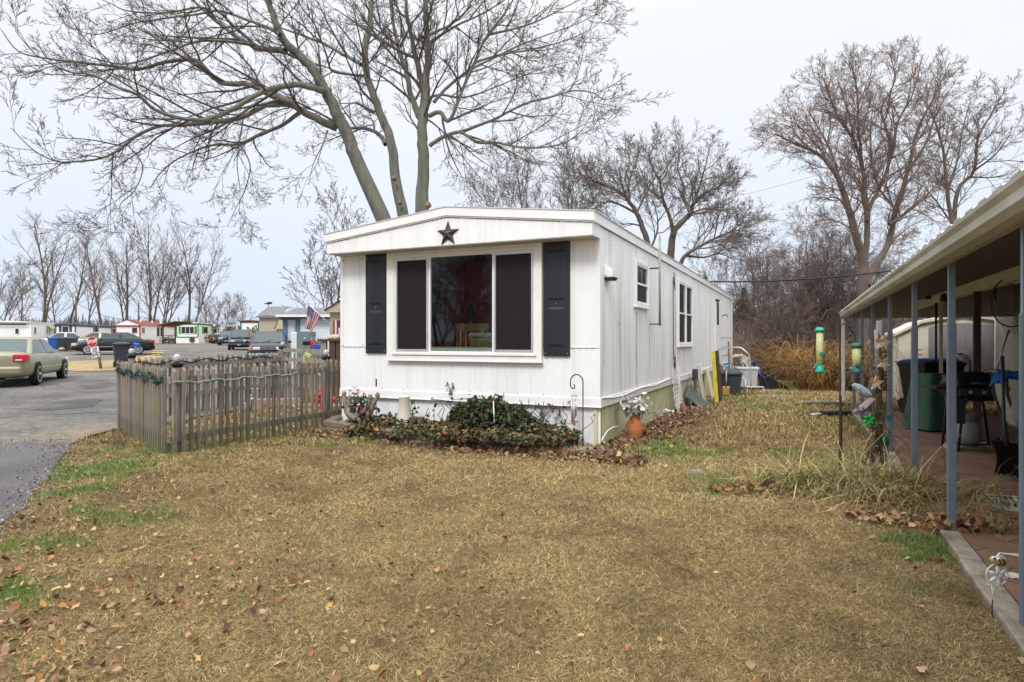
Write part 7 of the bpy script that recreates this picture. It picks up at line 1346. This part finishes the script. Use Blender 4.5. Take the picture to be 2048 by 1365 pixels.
# gas grill
a = G(1927, 908); gx_, gy_ = WP(a.x, a.y); gr = thing('gas_grill', 'black cart gas grill with closed lid and a propane tank beneath', 'grill', (a.x, a.y + .05, pz(7)), R(-6)); gr.scale = (.85, .9, .98)
for nm, x0, x1 in (('leg_frame', 0, .62),):
    for yy in (0, .42):
        tube('leg', black, gr, [(x0 - .04, yy, 0), (x0 + .03, yy, .62), (x0 + .07, yy, .70), (x0 + .12, yy, .73), (x1 - .12, yy, .73), (x1 - .06, yy, .70), (x1 - .03, yy, .62), (x1 + .06, yy, .05)], .02, 8)
tube('cross_bar', black, gr, [(-.02, 0, .12), (.64, 0, .12)], .012, 6); tube('cross_bar', black, gr, [(-.02, .42, .12), (.64, .42, .12)], .012, 6); tube('cross_bar', black, gr, [(-.03, 0, .12), (-.03, .42, .12)], .012, 6)
fb_ = MB(); fb_.prism([(-.12, .90), (.72, .90), (.66, .74), (-.04, .74)], -.03, .46, 'xz'); fb_.build('firebox', black, gr, bevel=.02)
ld = MB(); ld.grid(lambda u, v: (-.07 + .76 * u + .0, -.03 + .50 * v, .90 + .20 * (math.sin(PI * min(1, max(0, v))) ** .45) * (math.sin(PI * u) ** .22)), 20, 14); ld.build('lid', black, gr, smooth=True, solid=.006); tube('lid_handle', dgrey, gr, [(.12, -.07, .95), (.5, -.07, .95)], .014, 8)
box('side_shelf', black, gr, -.36, -.1, .0, .40, .86, .90, bevel=.01); box('control_panel', dgrey, gr, -.05, .66, -.06, -.032, .78, .88, bevel=.008); box('side_panel', dgrey, gr, -.10, .06, -.02, .0, .40, .76, bevel=.005)
for x in (.1, .3, .5): MB().lathe([(0, 0), (.022, 0), (.02, .03), (0, .03)], 12, T=Matrix.Translation((x, -.06, .83)) @ Matrix.Rotation(PI / 2, 4, 'X')).build('knob', alu, gr)
MB().lathe([(0, -.03), (.09, -.03), (.1, 0), (.09, .03), (0, .03)], 16, T=Matrix.Translation((.66, .2, .1)) @ Matrix.Rotation(PI / 2, 4, 'Y')).build('wheel', black, gr)
pt = thing('propane_tank', 'pale grey propane tank on a wood scrap under the grill', 'tank', (a.x + .24, a.y + .26, pz(7)), 0); lathe('tank', M('tank_grey', (.26, .28, .26), .45, var=.1), pt, [(0, .07), (.1, .07), (.11, .1), (.15, .13), (.155, .17), (.155, .33), (.14, .38), (.08, .41), (0, .42)], 24); lathe('collar', M('tank_collar', (.22, .24, .23), .5), pt, [(.10, .40), (.10, .5), (.09, .5), (.09, .40)], 16); tube('valve', chrome, pt, [(-.04, 0, .42), (-.04, 0, .47), (.05, 0, .47)], .018, 8); 
wd_ = thing('wood_scrap', 'light board lying under the propane tank', 'board', (a.x + .22, a.y + .22, pz(7)), .1); box('board', tanw, wd_, -.2, .35, -.08, .2, .0, .065)
# folding chair
a = PT(2000, 900, 7.5); ch_ = thing('folding_chair', 'folded cream sling chair with dark green frame at the right edge', 'chair', (a.x, a.y, 0.0), R(-22)); gf = M('green_frame', (.03, .055, .045), .5)
side_ = [(-.02, 0, 1.12), (.03, 0, 1.13), (.06, 0, 1.05), (.07, 0, .85), (.13, 0, .65), (.20, 0, .45), (.22, 0, .2), (.18, 0, .04)]
for yy in (0, .5): tube('frame_rail', gf, ch_, [(x, y + yy, z) for x, y, z in side_], .014, 8); tube('leg', gf, ch_, [(.20, yy, .45), (.10, yy, .04)], .012, 8)
m = MB(); sl_p = spline([Vector(p) for p in side_[:6]], 3); m.grid(lambda u, v: tuple(np.array(sl_p[int(u * (len(sl_p) - 1) + .5)]) + np.array([.02, .5 * v, .0])), len(sl_p) - 1, 4); m.build('sling', M('cream_sling', (.38, .36, .26), .9, var=.1), ch_, smooth=True, solid=.008); tube('cross_brace', grey, ch_, [(.2, 0, .38), (.36, .1, .34)], .012, 6)
bt2 = thing('blue_cloth', 'crumpled bright blue cloth draped over the chair and grill', 'cloth', (a.x + .1, a.y - .02, 1.03), 0); m = MB(); m.grid(lambda u, v: (-.14 + .42 * u, -.08 + .22 * v, .06 + .03 * math.sin(u * 13 + v * 5) + .025 * math.cos(v * 17 + u * 9) + .012 * math.sin(u * 41 + v * 23) - .12 * max(0, .2 - u) * 4), 22, 14); m.build('cloth', M('blue_cloth', (.01, .13, .42), .7, var=.2), bt2, smooth=True, solid=.01)
# snow shovel
a = G(2016, 958); sn = thing('snow_shovel', 'black ribbed plastic snow shovel standing blade down on the pavers', 'snow shovel', (a.x, a.y, .02), R(10)); m = MB(); m.grid(lambda u, v: ((u - .5) * .46 * (1 - .12 * v), -.09 * math.sin(PI * min(1, v * .8)) + .10 * v + .005 * math.cos(u * 34) * (1 - v * .5) - .05, .0 + v * .38), 48, 10); m.build('blade', black, sn, smooth=True, solid=.006, rot=(R(-14), R(9), 0)); box('wear_strip', alu, sn, -.22, .22, -.056, -.050, -.0, .02, rot=(R(-14), R(9), 0)); tube('shaft', dgrey, sn, [(.0, .02, .22), (.10, .14, .62), (.26, .3, 1.3)], .017, 8); MB().box(-.03, .03, -.0, .03, .12, .4).build('shaft_socket', black, sn, rot=(R(-18), R(9), 0), bevel=.01)
rdj = thing('red_container', 'red plastic container behind the snow shovel at the right edge', 'container', (a.x + .42, a.y + .3, 0)); box('body', red, rdj, -.04, .3, 0, .25, 0, .3, bevel=.03); lathe('cap', black, rdj, [(0, .3), (.03, .3), (.03, .34), (0, .34)], 10, (.1, .1, 0))
lp = thing('lampshade_bag', 'grey pleated fabric bag hanging at the right edge', 'bag', PT(2046, 815, 6.6)); m = MB(); m.lathe([(.02, .14), (.07, .12), (.10, .0), (.09, -.12), (.04, -.22)], 18); m.build('bag', M('grey_fabric', (.19, .2, .22), .9, var=.2), lp, smooth=True)
# landing net
a = PT(1988, 752, 8.5); ne = thing('landing_net', 'fishing landing net hanging on the shaded wall with its handle down', 'net', a); b = PT(2018, 660, 8.5) - a; tube('handle', alu, ne, [(0, 0, 0), tuple(b)], .012, 8); cN = PT(2022, 605, 8.5) - a; rw, rh = .27, .33; tube('hoop', M('hoop_dark', (.05, .05, .05), .6), ne, [(cN.x + rw * math.sin(t), cN.y, cN.z + rh * math.cos(t)) for t in np.linspace(0, 2 * PI, 26)], .009, 6)
m = MB()
for i in range(14):
    t = -1 + 2 * i / 13; w_ = math.sqrt(max(0, 1 - t * t)); m.tube([(cN.x + rw * t, cN.y, cN.z + rh * w_), (cN.x + rw * t * .8, cN.y - .04, cN.z - .1), (cN.x + rw * t * .4, cN.y - .05, cN.z - rh * 1.3)], .0022, 3); 
    m.tube([(cN.x - rw * w_, cN.y - .02, cN.z + rh * t), (cN.x, cN.y - .05, cN.z + rh * t - .05), (cN.x + rw * w_, cN.y - .02, cN.z + rh * t)], .0022, 3)
m.build('netting', M('net_black', (.03, .035, .03), .8), ne)
# bins of clutter in the shade, mat
q = [G(1863, 984), G(2060, 1002), G(2060, 1034), G(1925, 1010)]; c4 = sum(q, Vector()) / 4; mt = thing('patterned_mat', 'cream outdoor mat with black and blue dashes on the pavers', 'mat', (0, 0, 0)); base = MB(); base.add([(v.x, v.y, .034 + v.z) for v in q] + [(v.x, v.y, v.z + .022) for v in q], [(3, 2, 1, 0), (0, 1, 5, 4), (1, 2, 6, 5), (2, 3, 7, 6), (3, 0, 4, 7)]); base.build('mat', M('mat_cream', (.50, .50, .40), .9, var=.1), mt)
mk1, mk2 = MB(), MB()
def mq(u, v): a = q[0].lerp(q[1], u); b = q[3].lerp(q[2], u); p = a.lerp(b, v); return (p.x, p.y, p.z + .037)
for r0, v0, v1 in ((0, .1, .32), (1, .42, .48), (2, .56, .8)):
    for i in range(14):
        u = (i + rng.uniform(.0, .3)) / 14; w = rng.uniform(.02, .045) if r0 != 1 else .06; (mk1 if rng.random() < .6 else mk2).add([mq(u, v0), mq(u + w, v0), mq(u + w, v1), mq(u, v1)], [(3, 2, 1, 0)])
mk1.build('black_pattern', M('mat_black', (.02, .02, .025), .9), mt); mk2.build('blue_pattern', M('mat_blue', (.05, .13, .2), .9), mt)
th = thing('thermostat_box', 'small cream box on the end trim of the shaded wall', 'box', PT(1981, 750, 12.0)); box('box', cream, th, -.09, .09, -.03, .03, -.12, .12, bevel=.01)
# ================================================================ BIRD FEEDERS, ARBOUR
a = G(1680, 968); fp_ = thing('feeder_pole', 'rusty double-crook feeder pole rising from the dry grass', 'pole', a); Yp = a.y
def rp2(px, py, dy=0): return tuple(PT(px, py, Yp + dy) - a)
tube('pole', rust, fp_, [(0, 0, 0), rp2(1679.5, 900), rp2(1679.5, 655), rp2(1678, 638), rp2(1673, 625), rp2(1664, 619), rp2(1653, 623), rp2(1647, 634), rp2(1643, 641), rp2(1638, 641), rp2(1636, 636)], .009, 8)
tube('side_hook', rust, fp_, [rp2(1679, 665), rp2(1681, 652), rp2(1688, 647), rp2(1695, 649), rp2(1702, 658), rp2(1707, 668), rp2(1711, 671), rp2(1714, 668)], .009, 8)
a2 = G(1683, 948); o = thing('garden_stake', 'short thin rusty stake right beside the feeder pole', 'stake', a2, group=None); tube('stake', rust, o, [(0, 0, 0), tuple(PT(1682.5, 795, a2.y) - a2), tuple(PT(1680, 790, a2.y) - a2)], .009, 6)
teal = M('teal_feeder', (.0, .36, .27), .45, var=.08); dteal = M('dark_teal_feeder', (.025, .10, .095), .5, var=.08); seed = M('bird_seed_tube', (.46, .47, .20), .45, var=.18, vs=40)
def feeder(px, pyt, pyb, r, capm, label, hookpy, ports, basem):
    b = PT(px, pyb, Yp - .03); h = (pyb - pyt) / F * Yp; o = thing('bird_feeder', label, 'bird feeder', b, 0, 'tube bird feeders'); lathe('tube', seed, o, [(0, .03), (r, .03), (r, h - .03), (0, h - .03)], 20); lathe('cap', capm, o, [(0, h - .035), (r * 1.4, h - .035), (r * 1.42, h - .02), (r * .9, h + .005), (0, h + .01)], 20); lathe('base', basem, o, [(0, 0), (r * 1.35, 0), (r * 1.4, .015), (r * 1.05, .03), (r * 1.05, .07), (0, .07)], 20); tube('hanger', rust, o, [(0, 0, h), (0, 0, h + (pyt - hookpy) / F * Yp)], .0025, 4)
    for an, z in ports: T = Matrix.Rotation(an, 4, 'Z') @ Matrix.Translation((0, -r - .004, z)) @ Matrix.Rotation(PI / 2, 4, 'X'); MB().lathe([(0, -.004), (.02, -.004), (.02, .008), (.012, .012), (0, .006)], 12, T=T).build('port', capm, o)
    tube('perch', alu, o, [(-r * 1.9, 0, .05), (r * 1.9, 0, .05)], .003, 5)
feeder(1639.5, 657, 745, .034, teal, 'tall tube feeder with teal cap and yellow-green seed', 640, [(0, .20), (1.9, .3), (-1.6, .07)], teal); feeder(1713, 688, 746, .042, dteal, 'shorter tube feeder with dark green cap beside the downspout', 671, [(-.3, .08), (1.2, .16)], dteal)
# arbour post with vines and ornaments
ab = G(1752, 945); ar = thing('arbour_posts', 'cluster of old wooden stakes wrapped in dead vines beside the patio', 'stakes', ab)
Ya = ab.y
def ra(px, py, dy=0): return tuple(PT(px, py, Ya + dy) - ab)
tube('stake', wood, ar, [ra(1745, 950), ra(1752, 800), ra(1756, 690)], .026, 6); tube('stake', wood, ar, [ra(1760, 950), ra(1758, 800), ra(1752, 660)], .022, 6)
box('picket_top', M('grey_white_wood', (.42, .42, .42), .85, var=.15), ar, ra(1752, 0)[0], ra(1763, 0)[0], -.02, .0, ra(0, 690)[2], ra(0, 642)[2], bevel=.008)
vi = Tubes(); rv = random.Random(4)
for i in range(36):
    px = 1756 + rv.gauss(0, 6); py = 955; pts = []; 
    ph = rv.uniform(0, 6); top = rv.uniform(650, 860)
    for j in range(12): f = j / 11; yy = 955 + (top - 955) * f; pts.append(ra(px + 9 * math.sin(ph + f * 7) * (.5 + f * .6) + rv.gauss(0, 1.5), yy, .06 * math.cos(ph + f * 7)))
    vi.add(pts, [rv.uniform(.003, .009)] * 12, 4)
for i in range(46):
    px = 1756; py = rv.uniform(700, 940); L = rv.uniform(20, 95); s = rv.choice((-1, 1)); a0 = rv.uniform(-.7, .5); pts = []
    for j in range(8): f = j / 7; pts.append(ra(px + s * L * f, py - L * .9 * f * a0 * 1.2 - 22 * math.sin(f * PI) + 28 * f * f, rv.uniform(-.05, .05) + .25 * f * s))
    vi.add(pts, [.0035 - .0003 * k for k in range(8)], 3)
vi.build('vines', M('dead_vine', (.16, .11, .07), .9, var=.4, vs=6), ar)
P = np.array([ra(1756 + rv.gauss(0, 14), rv.uniform(680, 950), rv.gauss(0, .08)) for _ in range(160)]); leaves('dry_leaves', None, P, (.015, .035), [(.35, .22, .06), (.25, .15, .06), (.42, .3, .1)], flat=1.2, parent=ar)
lt_ = thing('string_lights', 'green wire of mini lights wound round the vine-covered stakes', 'string lights', ab); tube('wire', M('dkgreen', (.01, .06, .04), .6), lt_, [ra(1762 + 11 * math.sin(j * .55), 690 + j * 4.6, -.06 + .03 * math.cos(j * .55)) for j in range(52)], .004, 4)
for j in range(4, 52, 5): c = Vector(ra(1762 + 11 * math.sin(j * .55), 690 + j * 4.6, -.075)); MB().box(c.x - .02, c.x + .02, c.y - .008, c.y, c.z - .006, c.z + .006).build('bulb', M('pale_teal_%d' % j, (.15, .4, .38), .4), lt_)
def starm(r, k=.45): return [(r * (1 if i % 2 == 0 else k) * math.sin(i * PI / 5), r * (1 if i % 2 == 0 else k) * math.cos(i * PI / 5)) for i in range(10)]
orw = M('orange_white_paint', (.50, .20, .07), .7, var=.1, col2=(.62, .58, .5), c2s=16, c2t=(.45, .55))
for px, py, r, rot, lab in ((1766, 686, .10, 10, 'highest orange and white star on the vine stakes'), (1768, 728, .085, 30, 'middle orange and white star on the vine stakes'), (1752, 767, .09, 0, 'lowest pale orange star on the vine stakes')):
    o = thing('star_ornament', lab, 'star', PT(px, py, Ya - .1), 0, 'painted stars on the vine stakes', rot=(0, R(rot), 0)); MB().prism(starm(r), -.008, .008, 'xz').build('star', orw, o, bevel=.003)
o = thing('star_ornament', 'small teal star hanging right of the vine stakes', 'star', PT(1779, 835, Ya - .1)); MB().prism(starm(.06), -.008, .008, 'xz').build('star', M('teal_star', (.02, .22, .28), .6), o, bevel=.003)
bo = thing('bird_ornament', 'polka-dotted pale blue fabric bird with a striped wooden tail', 'bird ornament', PT(1728, 785, Ya - .12), 0, rot=(0, R(20), 0))
m = MB(); m.tube([(-.16, 0, .03), (-.13, 0, .035), (-.08, 0, .03), (0, 0, .0), (.07, 0, -.01), (.11, 0, -.01)], [.004, .028, .042, .052, .035, .008], 14); m.build('body', M('pale_blue_cloth', (.30, .38, .42), .9), bo, smooth=True); m = MB()
for i in range(22): a_ = rng.uniform(-.10, .08); t = rng.uniform(-1.1, 1.1); rr = .048; m.ball((a_, -rr * math.cos(t) * .95, .012 + rr * math.sin(t) * .85 + (-.1 * a_)), .0055, 6)
m.build('polka_dots', white, bo); m = MB()
for i in range(5): m.tube([(.08 + .012 * i, -.02, -.03), (-.02 + .025 * i - .03, -.02, -.24 + .012 * i)], .008, 5)
m.build('tail', M('striped_slats', (.52, .46, .44), .8), bo)
def pinflower(px, py, cols, r, lab, Y=None, n=70):
    o = thing('fabric_flower', lab, 'flower', PT(px, py, Y or Ya - .14)); leaves('petals', None, nr.normal(0, 1, (n, 3)) * np.array([r, r * .5, r]) * .5, (r * .35, r * .7), cols, flat=1.1, parent=o); tube('stem', rust, o, [(0, 0, 0), (.03, .1, -.15)], .004, 4)
pinflower(1726, 826, [(.12, .08, .22), (.2, .2, .42), (.28, .03, .06)], .075, 'purple and red fabric flower under the bird'); pinflower(1742, 938, [(.10, .09, .25), (.25, .28, .45), (.40, .06, .12)], .10, 'red and blue tinsel flower at the foot of the stakes', Ya - .2)
o = thing('green_flower_ornament', 'glossy green plastic flower below the bird', 'ornament', PT(1736, 840, Ya - .16)); m = MB()
for k in range(6): a_ = k * PI / 3 + .3; m.tube([(0, 0, 0), (.045 * math.cos(a_), -.02, .045 * math.sin(a_)), (.085 * math.cos(a_), 0, .085 * math.sin(a_) - .01)], [.012, .022, .004], 8)
m.build('petals', M('bright_green', (.01, .34, .05), .3), o, smooth=True)
o = thing('green_glass_ornament', 'dark green glass ornament low on the vine stakes', 'ornament', PT(1770, 882, Ya - .1)); MB().ball((0, 0, 0), .035, 10, 1.6).build('glass', M('green_glass', (.01, .14, .05), .15), o, smooth=True)
# bee stake
a = G(1985, 1228); be_ = thing('bee_flower_stake', 'white wire garden stake with a bee figure above a white flower', 'garden stake', a); Yb = a.y
def rb_(px, py, dy=0): return Vector(PT(px, py, Yb + dy) - a)
wm = M('white_enamel', (.78, .80, .80), .3, var=.03); c0 = rb_(1994, 1150); rr = 21.5 / F * Yb
m = MB(); m.tube([c0 + Vector((rr * math.cos(t), 0, rr * math.sin(t))) for t in np.linspace(0, 2 * PI, 36)], .0032, 6); m.tube([rb_(1983, 1170), rb_(1985, 1185), rb_(1985.5, 1205)], .0028, 6); m.tube([rb_(1988, 1172), rb_(1986, 1190)], .0028, 6)
for s, x0, y0 in ((-1, 1976, 1168), (1, 2001, 1177)): m.tube([rb_(x0 + s * 0, y0) + Vector((s * .016 * (1 - t / 8) * math.cos(t), 0, .016 * (1 - t / 8) * math.sin(t))) for t in np.linspace(1.5, 7.0, 16)], .0025, 5)
m.build('wire_frame', wm, be_, smooth=True); tube('stake', dgrey, be_, [tuple(rb_(1985.5, 1200)), tuple(rb_(1984, 1215)), (0, 0, -.05)], .0035, 6)
m = MB()
for k in range(6): a_ = k * PI / 3 + PI / 2 + .1; T = Matrix.Translation(c0 + Vector((0, -.01, 0))) @ Matrix.Rotation(-a_, 4, 'Y'); m.ball((rr * .52, 0, 0), .013, 10, .85, T=T, sx=2.0, sy=.6)
m.build('petals', wm, be_, smooth=True); MB().ball(c0 + Vector((0, -.025, 0)), .011, 10).build('flower_centre', M('silver_bead', (.4, .42, .45), .3), be_, smooth=True)
cbv = rb_(1997, 1124, -.01); T = Matrix.Translation(cbv) @ Matrix.Rotation(R(14), 4, 'Y'); ylw = M('bee_yellow', (.60, .44, .08), .3); m = MB(); m.ball((0, 0, 0), .021, 14, .85, T=T, sx=1.6); by = m.build('bee_body', ylw, be_, smooth=True)
for x in (-.004, .012, .026): MB().lathe([(.0195 * math.sqrt(max(.1, 1 - (x / .036) ** 2)) + .0015, -.003), (.0195 * math.sqrt(max(.1, 1 - (x / .036) ** 2)) + .0015, .003)], 14, T=T @ Matrix.Translation((x, 0, 0)) @ Matrix.Rotation(PI / 2, 4, 'Y')).build('bee_stripe', black, by)
MB().ball((-.03, -.0, .006), .018, 12, T=T).build('bee_head', M('bee_lime', (.45, .5, .1), .3), be_, smooth=True)
for dx, dy in ((-.038, -.012), (-.02, -.022)): e = MB().ball((dx - .0, dy, .016), .011, 10, T=T).build('bee_eye', wm, be_, smooth=True); MB().ball((dx - .004, dy - .008, .015), .006, 8, T=T).build('pupil', black, e, smooth=True)
tube('stinger', black, be_, [tuple(T @ Vector((.03, 0, 0))), tuple(T @ Vector((.052, 0, .002)))], [.005, .001], 6)
for x, z, rt_ in ((.0, .028, -30), (.018, .026, 5), (-.012, .027, -70)): MB().ball((0, 0, 0), .012, 10, .6, T=T @ Matrix.Translation((x, .0, z)) @ Matrix.Rotation(R(rt_), 4, 'Y'), sx=1.9, sy=.5).build('bee_wing', wm, be_, smooth=True)
# ================================================================ DRY GRASS CLUMPS
GRN = STR + [(.12, .19, .05), (.2, .25, .09)]
tuft('dry_grass_clump', 'large flopped clump of straw and green daylily leaves at the foot of the stakes', 1735, 985, 3600, (.28, .72), .8, GRN + [(.55, .44, .22), (.10, .16, .04)], sx=.42, sy=.2, wd=.006, cat='grass clump', rz=TH)
tuft('dry_grass_clump', 'lower clump of yellowed blades at the left of the stakes', 1610, 975, 1500, (.2, .5), .9, GRN + [(.14, .22, .06)], sx=.22, sy=.12, wd=.006, cat='grass clump', rz=TH)
tuft('dry_grass_clump', 'brown matted clump at the foot of the second nearest post', 1930, 1048, 1800, (.2, .5), 1.2, [(.26, .18, .08), (.35, .25, .11), (.18, .12, .06), (.42, .32, .15)], sx=.2, sy=.12, wd=.003, cat='grass clump', rz=TH)
tuft('dry_grass_clump', 'middle straw clump before the patio kerb', 1800, 1010, 1500, (.22, .6), 1.0, STR + [(.2, .14, .06)], sx=.28, sy=.14, wd=.004, cat='grass clump', rz=TH)
st3 = thing('dry_stalks', 'long thin dead stalks arching out of the grass clumps', 'stalks', (0, 0, 0)); T = Tubes()
for pts in ([(1620, 1010), (1612, 960), (1602, 910), (1594, 884)], [(1571, 946), (1568, 922)], [(1745, 985), (1820, 930), (1900, 884), (1925, 868)], [(1700, 960), (1660, 905), (1640, 890)], [(1716, 965), (1710, 900), (1706, 870)], [(1860, 1000), (1930, 1042), (1985, 1080)], [(1690, 955), (1730, 905), (1775, 860)], [(1760, 960), (1800, 930), (1842, 915)], [(1670, 990), (1655, 950), (1636, 930)], [(1880, 1040), (1920, 1010), (1912, 1035)], [(1640, 940), (1700, 935), (1780, 940)], [(1782, 1010), (1800, 960), (1815, 925)]):
    T.add([tuple(v) for v in spline([tuple(PT(a, b, 6.9 - .9 * (b > 1000))) for a, b in pts], 4)][:5], [.004, .004, .0035, .003, .002], 4) if False else None
    s = [tuple(v) for v in spline([tuple(PT(a, b, 6.7)) for a, b in pts], 4)]; T.add(s, [.004 - .0022 * i / len(s) for i in range(len(s))], 4)
T.build('stalks', M('pale_stalk', (.48, .36, .2), .9, var=.2), st3)
lf_ = thing('red_leaf', 'single curled dark red leaf on the lawn near the patio', 'leaf', G(1873, 1127)); MB().grid(lambda u, v: ((u - .5) * .085, (v - .5) * .045 * (1 - (2 * u - 1) ** 2 * .8), .015 + .02 * math.sin(v * PI)), 8, 5).build('leaf', M('dark_red_leaf', (.16, .03, .02), .7), lf_, smooth=True)
